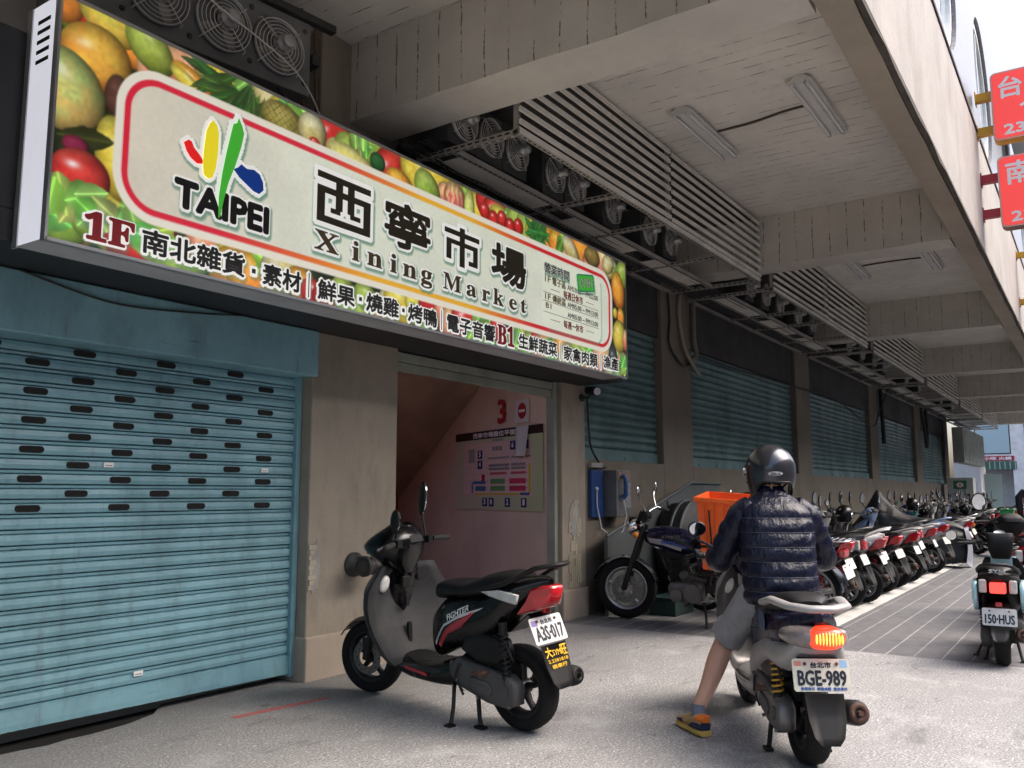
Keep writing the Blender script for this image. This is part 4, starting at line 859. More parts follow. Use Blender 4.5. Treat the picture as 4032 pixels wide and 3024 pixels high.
mb = MB(); mb.cyl((0.02, -0.2, 0.05), (0.02, -0.2, 0.12), 0.02); mb.cb((0.02, -0.2, 0.135), (0.05, 0.05, 0.03)); mb.cyl((0.02, -0.2, 0.085), (0.02, -0.2, 0.10), 0.06, n=8); mb.build('spindle', 'valve_grey', t)
# directory board on the stair wall
BW, BH = 2.08, 0.93; RB = 0.0058; bx_, by_ = int(BW / RB), int(BH / RB); bi = np.zeros((by_, bx_, 3)); UB, VB = np.meshgrid((np.arange(bx_) + .5) * BW / bx_, (np.arange(by_) + .5) * BH / by_)
bi[:] = (0.80, 0.80, 0.70); bi[:] = bi * (1 - (0.12 * (UB / BW))[..., None] * np.array([0.6, 0, 0.8]))
def br(x0, y0, x1, y1, c_):
    m = (UB >= x0) & (UB <= x1) & (VB >= y0) & (VB <= y1); bi[m] = c_
br(0, 0.83, BW, BH, (0.13, 0.10, 0.09)); br(0.24, 0.16, 1.84, 0.79, (0.86, 0.74, 0.72)); br(0.25, 0.17, 1.83, 0.78, (0.88, 0.78, 0.75))
for (x0, x1) in ((0.85, 1.36), (1.40, 1.66), (1.70, 1.82)): br(x0, 0.585, x1, 0.61, (0.62, 0.60, 0.60))
for y in (0.50, 0.46): br(0.88, y, 1.36, y + 0.03, (0.55, 0.55, 0.56)); br(1.40, y, 1.72, y + 0.03, (0.55, 0.55, 0.56))
br(0.90, 0.405, 1.30, 0.435, (0.80, 0.40, 0.45)); br(1.40, 0.405, 1.72, 0.435, (0.80, 0.35, 0.42))
for y, c1 in ((0.30, 0), (0.22, 0)): br(0.92, y, 1.26, y + 0.06, (0.42, 0.66, 0.42)); br(1.36, y, 1.72, y + 0.06, (0.80, 0.25, 0.40))
br(0.48, 0.30, 0.80, 0.335, (0.25, 0.45, 0.66)); br(0.44, 0.19, 0.48, 0.32, (0.25, 0.45, 0.66)); br(0.54, 0.22, 0.80, 0.28, (0.20, 0.48, 0.60)); br(0.70, 0.34, 0.78, 0.41, (0.75, 0.12, 0.15)); br(0.52, 0.175, 1.62, 0.20, (0.80, 0.76, 0.30)); br(1.77, 0.20, 1.82, 0.52, (0.82, 0.78, 0.25)); br(1.60, 0.175, 1.80, 0.205, (0.15, 0.40, 0.62)); br(0.36, 0.56, 0.52, 0.72, (0.62, 0.62, 0.62))
for y in np.arange(0.17, 0.62, 0.08):
    for x in np.arange(0.3, 1.8, 0.09): br(x, y, x + 0.012, y + 0.012, (0.55, 0.35, 0.35))
P1 = P0 + u * 2.14 - nn * 0.012; bz0 = 1.10
fnb = lambda a, b, d_=0.0: ((P1 - u * a - nn * d_).x, (P1 - u * a - nn * d_).y, bz0 + b)
db = thing('directory_board', 'market floor plan board with a black title strip on the stairwell wall', 'notice board', fnb(0, 0))
o = printed_sheet('printed_plan', bi, fnb, print_mat('plan_print', 0.3, coat=0.3), db, BW, BH); o.matrix_parent_inverse = Matrix.Translation(-db.location)
mb = MB(); fb = lambda a, b, d_: fnb(a, b, d_ + 0.002)
put_text(mb, '西寧市場攤位平面圖', (0.48, 0.85, 1.62, 0.91), fb, 0, 0.003)
for tx, (a, b) in (('5', (0.60, 0.60)), ('4', (0.60, 0.48)), ('6', (1.38, 0.68)), ('7', (1.66, 0.68)), ('3', (0.72, 0.04)), ('8', (0.88, 0.04)), ('2', (1.26, 0.04)), ('1', (1.62, 0.04))):
    mb.add([fb(a, b, 0), fb(a + 0.12, b, 0), fb(a + 0.12, b + 0.10, 0), fb(a, b + 0.10, 0)], [(0, 1, 2, 3)], 1); put_text(mb, tx, (a + 0.04, b + 0.025, a + 0.08, b + 0.085), lambda p, q, d_: fb(p, q, d_ + 0.002), 0, 0.004)
put_text(mb, '停車場', (0.96, 0.68, 1.20, 0.735), fb, 2, 0.001); put_text(mb, '忠孝西路', (0.98, 0.795, 1.22, 0.822), fb, 2, 0.001)
lb = mb.build('lettering', ['ink_white', 'ink_blue', 'ink_grey'], db); lb.matrix_parent_inverse = Matrix.Translation(-db.location)
def on_wall(p): return fnb(p[0], p[1] - bz0, 0.0)
mb = MB(); put_text(mb, '3', (1.10, 2.10 - bz0, 1.27, 2.36 - bz0), fb, 0, 0.014); tag(mb.build('wall_number', 'ink_red'), 'big red painted figure 3 on the stairwell wall above the floor plan', 'number')
t = thing('no_entry_notice', 'white paper with a red no-entry disc stuck beside the red figure 3', 'notice', fnb(1.55, 1.0)); inv = Matrix.Translation(-t.location)
mb = MB(); fb3 = lambda a, b, d_: fnb(a, b, d_); mb.prism([(1.50, 0.97), (1.80, 0.97), (1.80, 1.22), (1.50, 1.22)], fb3, 0.001, 0.004); q = mb.build('paper', mat('paper', (0.66, 0.64, 0.62), 0.7), t); q.matrix_parent_inverse = inv
mb = MB(); mb.prism([(1.65 + 0.09 * math.cos(2 * math.pi * i / 28), 1.10 + 0.09 * math.sin(2 * math.pi * i / 28)) for i in range(28)], fb3, 0.0045, 0.006); mb.add([fnb(1.585, 1.085, 0.008), fnb(1.715, 1.085, 0.008), fnb(1.715, 1.115, 0.008), fnb(1.585, 1.115, 0.008)], [(0, 1, 2, 3)], 1); q = mb.build('symbol', ['ink_red', 'ink_white'], t); q.matrix_parent_inverse = inv
t = thing('paper_notice', 'loose white leaflet with a curling lower edge hanging over the floor plan', 'notice', fnb(1.6, 0.6)); inv = Matrix.Translation(-t.location)
mb = MB(); mb.loft([[fnb(1.52 + 0.28 * s_, 0.60 + 0.33 * v_, 0.012 + 0.05 * (1 - v_) * abs(math.sin(s_ * 5)) + 0.003 * k_) for s_ in [i / 10 for i in range(11)]] + [fnb(1.52 + 0.28 * s_, 0.60 + 0.33 * v_, 0.009 + 0.05 * (1 - v_) * abs(math.sin(s_ * 5))) for s_ in [1 - i / 10 for i in range(11)]] for k_ in (0,) for v_ in (0, 0.3, 0.6, 1.0)]); q = mb.build('leaflet', 'paper', t); q.matrix_parent_inverse = inv

# ------------------------------------------------------------------ sheet-metal ramp guard, duct, boxes by the wall
mat('sheet_grey', (0.10, 0.112, 0.112), 0.55, 0.2, var=0.15, dirt=0.35)
t = thing('sheet_metal_guard', 'grey sheet metal guard with a sloping top edge against the wall behind the motorcycle', 'guard', (8.33, 4.42, 0))
pf = lambda a, b, d_: (a, d_, b)
mb = MB(); mb.prism([(0, 0), (3.4, 0), (3.4, 1.42), (2.35, 1.42), (0, 0.83)], pf, 0.0, 0.02); mb.build('panel', 'sheet_grey', t)
mb = MB(); mb.box(0, 0.04, -0.02, 0, 0, 0.83); mb.box(1.6, 1.64, -0.02, 0, 0, 1.2); mb.tube([(0, -0.005, 0.835), (2.35, -0.005, 1.425), (3.4, -0.005, 1.425)], 0.02, 6); mb.build('edge_trim', 'sheet_grey', t)
t = thing('vent_duct', 'big rounded grey vent duct beside the sheet metal guard', 'duct', (10.0, 4.15, 0.0))
mb = MB(); mb.lathe([(0.0, 0.0), (0.56, 0.0), (0.58, 0.02), (0.58, 0.16), (0.56, 0.17), (0.555, 0.30), (0.54, 0.30)], (0, -0.1, 0.62), (0, 1, 0), 32); mb.build('drum', mat('duct_dark', (0.04, 0.04, 0.038), 0.6, 0.2, var=0.3), t)
mb = MB()
for i in range(2): mb.lathe([(0.585, 0), (0.60, 0.01), (0.60, 0.03), (0.585, 0.04)], (0, -0.1 + 0.12 * i, 0.62), (0, 1, 0), 32)
mb.cb((0, 0.06, 0.04), (0.8, 0.2, 0.08)); mb.build('flange', 'sheet_grey', t)
t = thing('teal_box', 'low dark teal box on the ground under the motorcycle', 'box', (8.95, 3.95, 0))
mb = MB(); mb.box(-0.25, 0.25, -0.15, 0.15, 0, 0.17); mb.build('body', mat('teal_dark', (0.012, 0.035, 0.033), 0.6, dirt=0.4), t, bevel=0.01)
mb = MB(); mb.box(-0.26, 0.26, -0.16, 0.16, 0.171, 0.19); mb.build('lid', 'teal_dark', t, bevel=0.006)

# ------------------------------------------------------------------ far end of the arcade
mat('cab_white', (0.52, 0.54, 0.50), 0.5, var=0.08, dirt=0.2); mat('cab_green', (0.02, 0.20, 0.09), 0.5); mat('white_wall', (0.82, 0.79, 0.77), 0.8, var=0.1, dirt=0.2)
t = thing('vending_cabinet', 'white and green cabinet with a round red emblem at the end of the parked row', 'cabinet', (34.0, 3.65, 0))
mb = MB(); mb.box(0, 0.8, 0, 0.82, 0.75, 1.82); mb.build('body', 'cab_white', t, bevel=0.01)
mb = MB(); mb.box(-0.002, 0.8, -0.002, 0.822, 0, 0.748); mb.build('base', 'cab_green', t, bevel=0.01)
fc = lambda a, b, d_: (-0.004 - d_, 0.82 - a, b)
mb = MB(); mb.prism([(0.2, 1.42), (0.62, 1.42), (0.62, 1.72), (0.2, 1.72)], fc, 0.0, 0.004, 0); mb.prism([(0.41 + 0.14 * math.cos(2 * math.pi * i / 24), 1.57 + 0.11 * math.sin(2 * math.pi * i / 24)) for i in range(24)], fc, 0.005, 0.008, 1); mb.prism([(0.41 + 0.11 * math.cos(2 * math.pi * i / 24), 1.57 + 0.085 * math.sin(2 * math.pi * i / 24)) for i in range(24)], fc, 0.009, 0.011, 2); put_text(mb, 'S', (0.38, 1.53, 0.44, 1.61), lambda a, b, d_: fc(a, b, d_ + 0.012), 1, 0.004); put_text(mb, 'Uni-Song', (0.18, 1.18, 0.68, 1.30), fc, 3, 0.003, shear=0.2)
mb.build('emblem', ['cab_green', 'ink_red', 'ink_white', 'ink_black'], t)
t = thing('duct_box', 'long pale boxed-in duct hanging above the white cabinet at the arcade end', 'duct', (34.0, 3.86, 2.35))
mb = MB(); mb.box(0, 6.5, 0, 0.36, 0, 1.25); mb.build('body', mat('box_green', (0.36, 0.39, 0.35), 0.7, var=0.2, dirt=0.4), t, bevel=0.02)
mb = MB(); mb.box(0.3, 5.9, -0.012, 0.0, 0.15, 1.0); mb.build('panel', 'box_green', t)
t = thing('end_wall', 'pale end wall beyond the cabinets with a glass door and notices', 'wall', (41.0, 4.2, 0))
mb = MB(); mb.box(0, 2.0, -0.1, 0.9, 0, 2.62); mb.build('wall', 'white_wall', t)
mb = MB(); mb.box(1.2, 1.26, -0.75, -0.11, 0.1, 2.1); mb.build('glass_door', mat('pale_glass', (0.35, 0.46, 0.46), 0.1), t)
mb = MB(); mb.box(-0.01, 0.0, 0.05, 0.35, 0.8, 1.7); mb.build('notice', 'paper', t)
# buildings across the street end
t = thing('street_end_building', 'white building at the bright street end with pale windows and a red banner', 'building', (60, 3, 0))
mb = MB(); mb.box(0, 8, -0.7, 4, 2.7, 14); mb.box(0, 8, -30, -0.71, 2.9, 14); mb.box(0, 0.5, 2.85, 4, 0, 2.69); mb.box(0, 0.5, -1.6, 1.25, 0, 2.69); mb.box(2.5, 8, -30, 4, 0, 2.69); mb.box(0.0, 1.2, -30, -4, 0, 2.89); mb.build('wall', 'white_wall', t)
for (y0, y1) in ((1.3, 3.2), (-1.3, 0.55), (-3.8, -1.9)):
    mb = MB(); mb.box(-0.02, -0.002, y0, y1, 3.62, 5.6); fr = mb.build('window', 'dark_metal', t); mb = MB(); mb.box(-0.03, -0.021, y0 + 0.06, y1 - 0.06, 3.68, 5.55); mb.build('pane', mat('sky_glass', (0.42, 0.55, 0.58), 0.15), fr)
mb = MB(); mb.box(-0.06, -0.03, 1.15, 3.4, 3.22, 3.50); put_text(mb, '士 小吃 火鍋', (1.3, 3.27, 3.2, 3.45), lambda a, b, d_: (-0.062 - d_, 4.5 - a, b), 1, 0.01); mb.build('banner', ['ink_red', 'ink_white'], t)
mb = MB(); mb.box(-0.04, 0.0, 1.05, 3.5, 2.68, 3.18)
for i in range(9): mb.box(-0.06, -0.041, 1.1 + 0.27 * i, 1.14 + 0.27 * i, 2.70, 3.16, 1)
mb.build('railing', [mat('railing_green', (0.05, 0.13, 0.09), 0.6), 'line_white'], t)
t = thing('water_tank', 'round silver tank standing in the opening of the far white building', 'tank', (59.2, 1.75, 0.3))
mb = MB(); mb.lathe([(0, -0.9), (0.62, -0.86), (0.70, -0.78), (0.70, 0.78), (0.62, 0.86), (0, 0.9)], (0.2, 0.35, 1.15), (0, 1, 0), 28); mb.build('body', mat('tank_silver', (0.42, 0.42, 0.46), 0.35, 0.6), t)
mb = MB(); mb.box(-0.2, 0.6, -0.3, -0.1, 0, 0.6); mb.box(-0.2, 0.6, 0.8, 1.0, 0, 0.6); mb.build('stand', 'dark_metal', t)
mb = MB(); mb.box(-0.52, -0.50, 0.15, 0.65, 0.7, 1.2); mb.build('placard', mat('placard', (0.55, 0.42, 0.22), 0.6), t)
t = thing('stair_railing', 'white sloping handrail in front of the silver tank', 'railing', (57.5, 3.0, 0))
mb = MB(); mb.tube([(0, 0.9, 1.1), (0, -1.4, 0.25)], 0.04, 8); mb.tube([(0, 0.9, 0.7), (0, -1.4, -0.0)], 0.04, 8)
for i in range(4): mb.cyl((0, 0.8 - 0.6 * i, 0), (0, 0.8 - 0.6 * i, 1.06 - 0.22 * i), 0.03)
mb.build('handrail', 'ink_white', t)
t = thing('wall_rack', 'grey steel frame holding louvred units high on the upper facade', 'rack', (17.2, 0.94, 7.6))
mb = MB()
for zz in (0, 0.85): mb.box(0, 1.6, -0.75, -0.69, zz, zz + 0.06); mb.box(0, 0.06, -0.75, 0, zz, zz + 0.06); mb.box(1.54, 1.6, -0.75, 0, zz, zz + 0.06)
for xx in (0, 1.54): mb.box(xx, xx + 0.06, -0.75, -0.69, 0.06, 0.85)
mb.build('frame', mat('frame_pale', (0.42, 0.44, 0.44), 0.5, 0.3), t)
mb = MB(); mb.box(0.1, 1.5, -0.66, -0.02, 0.10, 0.80)
for i in range(7): mb.box(0.085, 0.099, -0.60, -0.08, 0.16 + 0.09 * i, 0.19 + 0.09 * i, 1)
mb.build('louvred_unit', ['frame_pale', 'dark_metal'], t)
# houses across the street behind the photographer, unseen, added to block and bounce daylight
t = thing('unseen_house_block', 'plain pale rendered house block, unseen, added across the street to block and bounce daylight', 'building', (10, -11, 0))
mat('unseen_house_render', (0.34, 0.325, 0.31), 0.85, var=0.12, dirt=0.3)
mb = MB(); mb.box(-34, 60, -8, 0, -0.02, 10); mb.build('wall', 'unseen_house_render', t)  # wall of the unseen added block
for fl in range(3):
    for i in range(22):
        if fl == 0 and False: continue
        mb = MB(); x = -32 + 4.1 * i; mb.box(x, x + 2.0, 0.0, 0.03, 1.0 + 3.2 * fl, 2.6 + 3.2 * fl); f = mb.build('window', 'window_glass', t)  # windows of the unseen added block

# ------------------------------------------------------------------ vehicles
mat('tyre', (0.008, 0.008, 0.0085), 0.75, spec=0.25, var=0.3, dirt=0.35, dcol=(0.028, 0.027, 0.026), dscale=5, bump=0.3, bscale=60)
mat('rim_dark', (0.022, 0.022, 0.023), 0.4, 0.6, dirt=0.3, dcol=(0.12, 0.11, 0.10), dscale=8); mat('rim_silver', (0.42, 0.42, 0.43), 0.35, 0.8, dirt=0.4, dcol=(0.1, 0.09, 0.08), dscale=8)
mat('disc_steel', (0.20, 0.19, 0.18), 0.4, 0.8, var=0.2)
mat('black_plastic', (0.007, 0.007, 0.0075), 0.5, spec=0.3, var=0.2, dirt=0.35, dcol=(0.028, 0.028, 0.027), dscale=5)
mat('faded_plastic', (0.026, 0.026, 0.028), 0.6, spec=0.3, var=0.4, vscale=4.0, dirt=0.8, dcol=(0.070, 0.070, 0.072), dscale=4.5)
mat('gloss_black', (0.003, 0.003, 0.004), 0.17, spec=0.4, dirt=0.15, dcol=(0.03, 0.03, 0.03), dscale=9)
mat('seat_vinyl', (0.006, 0.006, 0.007), 0.45, spec=0.3, var=0.2, bump=0.08, bscale=220)
mat('paint_navy', (0.006, 0.006, 0.026), 0.22, spec=0.4, dirt=0.2, dcol=(0.05, 0.045, 0.045), dscale=8)
mat('paint_silver', (0.36, 0.35, 0.345), 0.42, 0.25, var=0.12, dirt=0.35, dcol=(0.22, 0.19, 0.17), dscale=6)
mat('paint_white', (0.62, 0.62, 0.62), 0.25, coat=0.3, dirt=0.2, dcol=(0.3, 0.3, 0.3), dscale=7)
mat('paint_sky', (0.26, 0.36, 0.56), 0.3, 0.3, coat=0.3, dirt=0.2, dcol=(0.2, 0.2, 0.22), dscale=7)
mat('paint_mint', (0.34, 0.55, 0.62), 0.25, coat=0.4); mat('paint_red', (0.42, 0.015, 0.025), 0.22, coat=0.5); mat('paint_teal', (0.03, 0.25, 0.27), 0.3, coat=0.3, dirt=0.2, dscale=7); mat('paint_blue', (0.02, 0.06, 0.30), 0.25, coat=0.4); mat('paint_grey', (0.07, 0.07, 0.075), 0.3, 0.4, coat=0.3, dirt=0.2, dscale=7)
mat('lamp_red', (0.40, 0.010, 0.016), 0.12, coat=0.5, var=0.35, vscale=14); mat('lamp_clear', (0.52, 0.52, 0.50), 0.12, coat=0.5, var=0.15, vscale=25); mat('lamp_amber', (0.62, 0.20, 0.02), 0.15, coat=0.5)
mat('lamp_lit', (0.6, 0.03, 0.02), 0.2, emit=(1.0, 0.05, 0.015), estr=0.55); mat('lamp_lit_core', (0.9, 0.3, 0.05), 0.2, emit=(1.0, 0.28, 0.05), estr=1.1); mat('lamp_red_glow', (0.55, 0.02, 0.02), 0.2, emit=(1.0, 0.08, 0.06), estr=0.5)
mat('plate_white', (0.62, 0.64, 0.64), 0.4, var=0.1, dirt=0.45, dcol=(0.35, 0.33, 0.30), dscale=14); mat('plate_ink', (0.012, 0.016, 0.03), 0.5); mat('plate_cream', (0.66, 0.66, 0.55), 0.45, var=0.08, dirt=0.35, dcol=(0.3, 0.28, 0.22), dscale=14)
mat('alloy', (0.18, 0.175, 0.17), 0.45, 0.7, var=0.2, dirt=0.5, dcol=(0.09, 0.08, 0.07), dscale=7); mat('engine_dark', (0.016, 0.016, 0.016), 0.5, 0.4, var=0.3, dirt=0.35, dcol=(0.05, 0.045, 0.04), dscale=8); mat('cvt_grey', (0.075, 0.073, 0.073), 0.55, 0.2, var=0.3, dirt=0.6, dcol=(0.14, 0.13, 0.125), dscale=5)
mat('mirror_glass', (0.62, 0.65, 0.68), 0.03, 1.0); mat('spring_yellow', (0.55, 0.30, 0.03), 0.4); mat('spring_red', (0.42, 0.03, 0.04), 0.4); mat('rust', (0.10, 0.05, 0.035), 0.8, var=0.5); mat('flap_black', (0.012, 0.012, 0.013), 0.6); mat('grip', (0.02, 0.02, 0.02), 0.85)

def catm(keys, x):
    ks = keys; n = len(ks); i = 0
    while i < n - 2 and x > ks[i + 1][0]: i += 1
    p1, p2 = ks[i], ks[i + 1]; p0 = ks[max(i - 1, 0)]; p3 = ks[min(i + 2, n - 1)]
    h = p2[0] - p1[0]; t = min(1, max(0, (x - p1[0]) / h)); out = []
    for q in range(1, len(p1)):
        m1 = (p2[q] - p0[q]) / (p2[0] - p0[0]) * h if p2[0] != p0[0] else 0; m2 = (p3[q] - p1[q]) / (p3[0] - p1[0]) * h if p3[0] != p1[0] else 0
        out.append((2 * t ** 3 - 3 * t * t + 1) * p1[q] + (t ** 3 - 2 * t * t + t) * m1 + (-2 * t ** 3 + 3 * t * t) * p2[q] + (t ** 3 - t * t) * m2)
    return out
def se(c, e): return math.copysign(abs(c) ** (2 / e), c)
def loft_x(mb, keys, e=2.6, N=18, n=22, mi=0, y0=0.0):
    keys = sorted(keys); rings = []
    for i in range(N + 1):
        x = keys[0][0] + (keys[-1][0] - keys[0][0]) * i / N; zb, zt, hw = catm(keys, x)
        rings.append([(x, y0 + hw * se(math.cos(2 * math.pi * j / n), e), (zb + zt) / 2 + (zt - zb) / 2 * se(math.sin(2 * math.pi * j / n), e)) for j in range(n)])
    mb.loft(rings, mi, True, True)
def loft_z(mb, keys, e=2.6, N=14, n=24, mi=0, y0=0.0):
    keys = sorted(keys); rings = []
    for i in range(N + 1):
        z = keys[0][0] + (keys[-1][0] - keys[0][0]) * i / N; xa, xb, hw = catm(keys, z)
        rings.append([((xa + xb) / 2 + (xb - xa) / 2 * se(math.cos(2 * math.pi * j / n), e), y0 + hw * se(math.sin(2 * math.pi * j / n), e), z) for j in range(n)])
    mb.loft(rings, mi, True, True)
def sheet(mb, rows, th, mi=0):
    # closed thin solid from a grid of points, thickened by vector th
    a = [[Vector(p) for p in r_] for r_ in rows]; m, n = len(a), len(a[0]); t = Vector(th)
    vs = [p for r_ in a for p in r_] + [p + t for r_ in a for p in r_]; o = m * n; fs = []
    for i in range(m - 1):
        for j in range(n - 1):
            q = (i * n + j, i * n + j + 1, (i + 1) * n + j + 1, (i + 1) * n + j); fs.append(q); fs.append(tuple(x + o for x in reversed(q)))
    for i in range(m - 1):
        for j in (0, n - 1): fs.append((i * n + j, (i + 1) * n + j, (i + 1) * n + j + o, i * n + j + o))
    for j in range(n - 1):
        for i in (0, m - 1): fs.append((i * n + j, i * n + j + 1, i * n + j + 1 + o, i * n + j + o))
    mb.add(vs, fs, mi, True)
def make_wheel(root, x, r, w, rimm='rim_dark', spokes=5, steer=0.0, disc=True, wire=False, seg=40, lean=0.0):
    ri = r * (0.80 if wire else 0.70)
    mb = MB(); pr = [(ri, w * .36), (ri + (r - ri) * .35, w * .48), (ri + (r - ri) * .70, w * .47), (r - (r - ri) * .12, w * .36), (r - .003, w * .16), (r, 0.0)]
    prof = pr + [(a, -b) for a, b in reversed(pr[:-1])]
    mb.lathe(prof, (0, 0, 0), (0, 1, 0), seg, 0, True, False)
    for i in range(seg):                         # tread grooves as shallow dark lips
        a = 2 * math.pi * i / seg
        for s_ in (-1, 1):
            p = [(math.cos(a + da) * (r + .0008 - dr), s_ * yy, math.sin(a + da) * (r + .0008 - dr)) for da, yy, dr in ((0, w * .06, 0), (.035, w * .06, 0), (.12, w * .34, (r - ri) * .10), (.085, w * .34, (r - ri) * .10))]
            mb.add(p, [(0, 1, 2, 3) if s_ > 0 else (3, 2, 1, 0)], 1)
    t = mb.build('wheel', ['tyre', 'slot_black'], root)
    t.location = (x, 0, r); t.rotation_euler = (0, 0, steer)
    mb = MB(); hw = w * .36
    mb.lathe([(ri + .004, -hw), (ri + .004, -hw * .85), (ri - .022, -hw * .55), (ri - .022, hw * .55), (ri + .004, hw * .85), (ri + .004, hw), (ri - .008, hw), (ri - .03, hw * .6), (ri - .03, -hw * .6), (ri - .008, -hw)], (0, 0, 0), (0, 1, 0), seg, 0, True, True)
    mb.cyl((0, -hw * .9, 0), (0, hw * .9, 0), r * .17, n=18)
    if wire:
        for i in range(28):
            a = 2 * math.pi * i / 28; s_ = 1 if i % 2 else -1; b_ = a + (0.5 if (i // 2) % 2 else -0.5); mb.cyl((r * .15 * math.cos(b_), s_ * hw * .8, r * .15 * math.sin(b_)), (ri * .97 * math.cos(a), 0, ri * .97 * math.sin(a)), .0022, n=5)
    else:
        for i in range(spokes):
            a = 2 * math.pi * i / spokes + .3; mb.tube([(r * .14 * math.cos(a), 0, r * .14 * math.sin(a)), (ri * .55 * math.cos(a + .10), 0, ri * .55 * math.sin(a + .10)), (ri * .97 * math.cos(a), 0, ri * .97 * math.sin(a))], [(.030, .020), (.020, .016), (.026, .018)], 8)
    mb.build('rim', rimm, t)
    if disc:
        mb = MB(); rd = r * .46; mb.lathe([(rd, w * .56), (rd, w * .56 + .005), (rd * .55, w * .56 + .005), (rd * .55, w * .56)], (0, 0, 0), (0, 1, 0), 30, 0, False, True)
        for i in range(18):
            a = 2 * math.pi * i / 18; q = rd * (.72 + .14 * (i % 2)); mb.cyl((q * math.cos(a), w * .56 + .0052, q * math.sin(a)), (q * math.cos(a), w * .56 + .0062, q * math.sin(a)), .005, n=6, mi=1)
        mb.build('brake_disc', ['disc_steel', 'slot_black'], t)
    return t
def spring(mb, p0, p1, r, turns, wr, mi=0):
    p0, p1 = Vector(p0), Vector(p1); ax = (p1 - p0); L_ = ax.length; ax.normalize(); u_ = ax.orthogonal().normalized(); v_ = ax.cross(u_); N = turns * 12
    mb.tube([p0 + ax * (L_ * i / N) + u_ * r * math.cos(2 * math.pi * i / 12) + v_ * r * math.sin(2 * math.pi * i / 12) for i in range(N + 1)], wr, 6, mi)
def plate(root, x, z, tilt, top, main, base='plate_white', bottom=None, w=.26, h=.145, stickers=(), y=0.0, roll=0.0):
    mb = MB(); fn0 = lambda a, b, d_: Vector((-d_, -(a - w / 2), b - h / 2)); M_ = Matrix.Translation((x, y, z)) @ Matrix.Rotation(R(tilt), 4, 'Y') @ Matrix.Rotation(R(roll), 4, 'X')
    fn = lambda a, b, d_: M_ @ fn0(a, b, d_)
    mb.prism(rsq(w, h, .014), fn, 0.0, 0.003); o = mb.build('license_plate', base, root)
    mb = MB()
    if main: put_text(mb, main, (.022, .028 if bottom else .018, w - .02, .092), lambda a, b, d_: fn(a, b, d_ + .0036), 0, .0026)
    if top: put_text(mb, top, (w * .32, .105, w * .68, .130), lambda a, b, d_: fn(a, b, d_ + .0036), 0, .001)
    if bottom: put_text(mb, bottom, (.03, .006, w - .02, .020), lambda a, b, d_: fn(a, b, d_ + .0036), 1, .0004)
    for (sx_, sz_, sw_, sh_, mi_) in stickers: mb.add([fn(sx_, sz_, .0034), fn(sx_ + sw_, sz_, .0034), fn(sx_ + sw_, sz_ + sh_, .0034), fn(sx_, sz_ + sh_, .0034)], [(0, 1, 2, 3)], mi_)
    if mb.v: mb.build('lettering', ['plate_ink', mat('plate_blue', (0.05, 0.12, 0.45), 0.5), mat('sticker_pink', (0.62, 0.25, 0.18), 0.5), mat('sticker_blue', (0.30, 0.50, 0.70), 0.5), mat('sticker_purple', (0.22, 0.16, 0.36), 0.5)], o)
    mb = MB()
    for a in (w * .22, w * .78): mb.cyl(fn(a, .122, .002), fn(a, .122, .009), .008, n=8)
    mb.build('bolt', 'rust', o)['kind'] = 'stuff'
    return o
def mirror(root, stalk, c, rx, rz, yaw=0.0, pitch=0.0, side='left', back='black_plastic', th=.014, roll=0.0):
    mb = MB(); mb.tube(stalk, .0075, 8); rt_ = (Matrix.Rotation(yaw, 4, 'Z') @ Matrix.Rotation(pitch, 4, 'Y') @ Matrix.Rotation(roll, 4, 'X')).to_3x3(); mb.ball(c, (th, rx, rz), 18, 10, rot=rt_)
    o = mb.build('mirror', back, root)
    mb = MB(); cc = Vector(c); ring = [cc + rt_ @ Vector((-th * 0.72, rx * .86 * math.cos(2 * math.pi * i / 22), rz * .86 * math.sin(2 * math.pi * i / 22))) for i in range(22)]; off = rt_ @ Vector((-th * .45, 0, 0)); mb.loft([ring, [p + off for p in ring]], 0, False, True); mb.build('mirror_glass', 'mirror_glass', o)
    return o

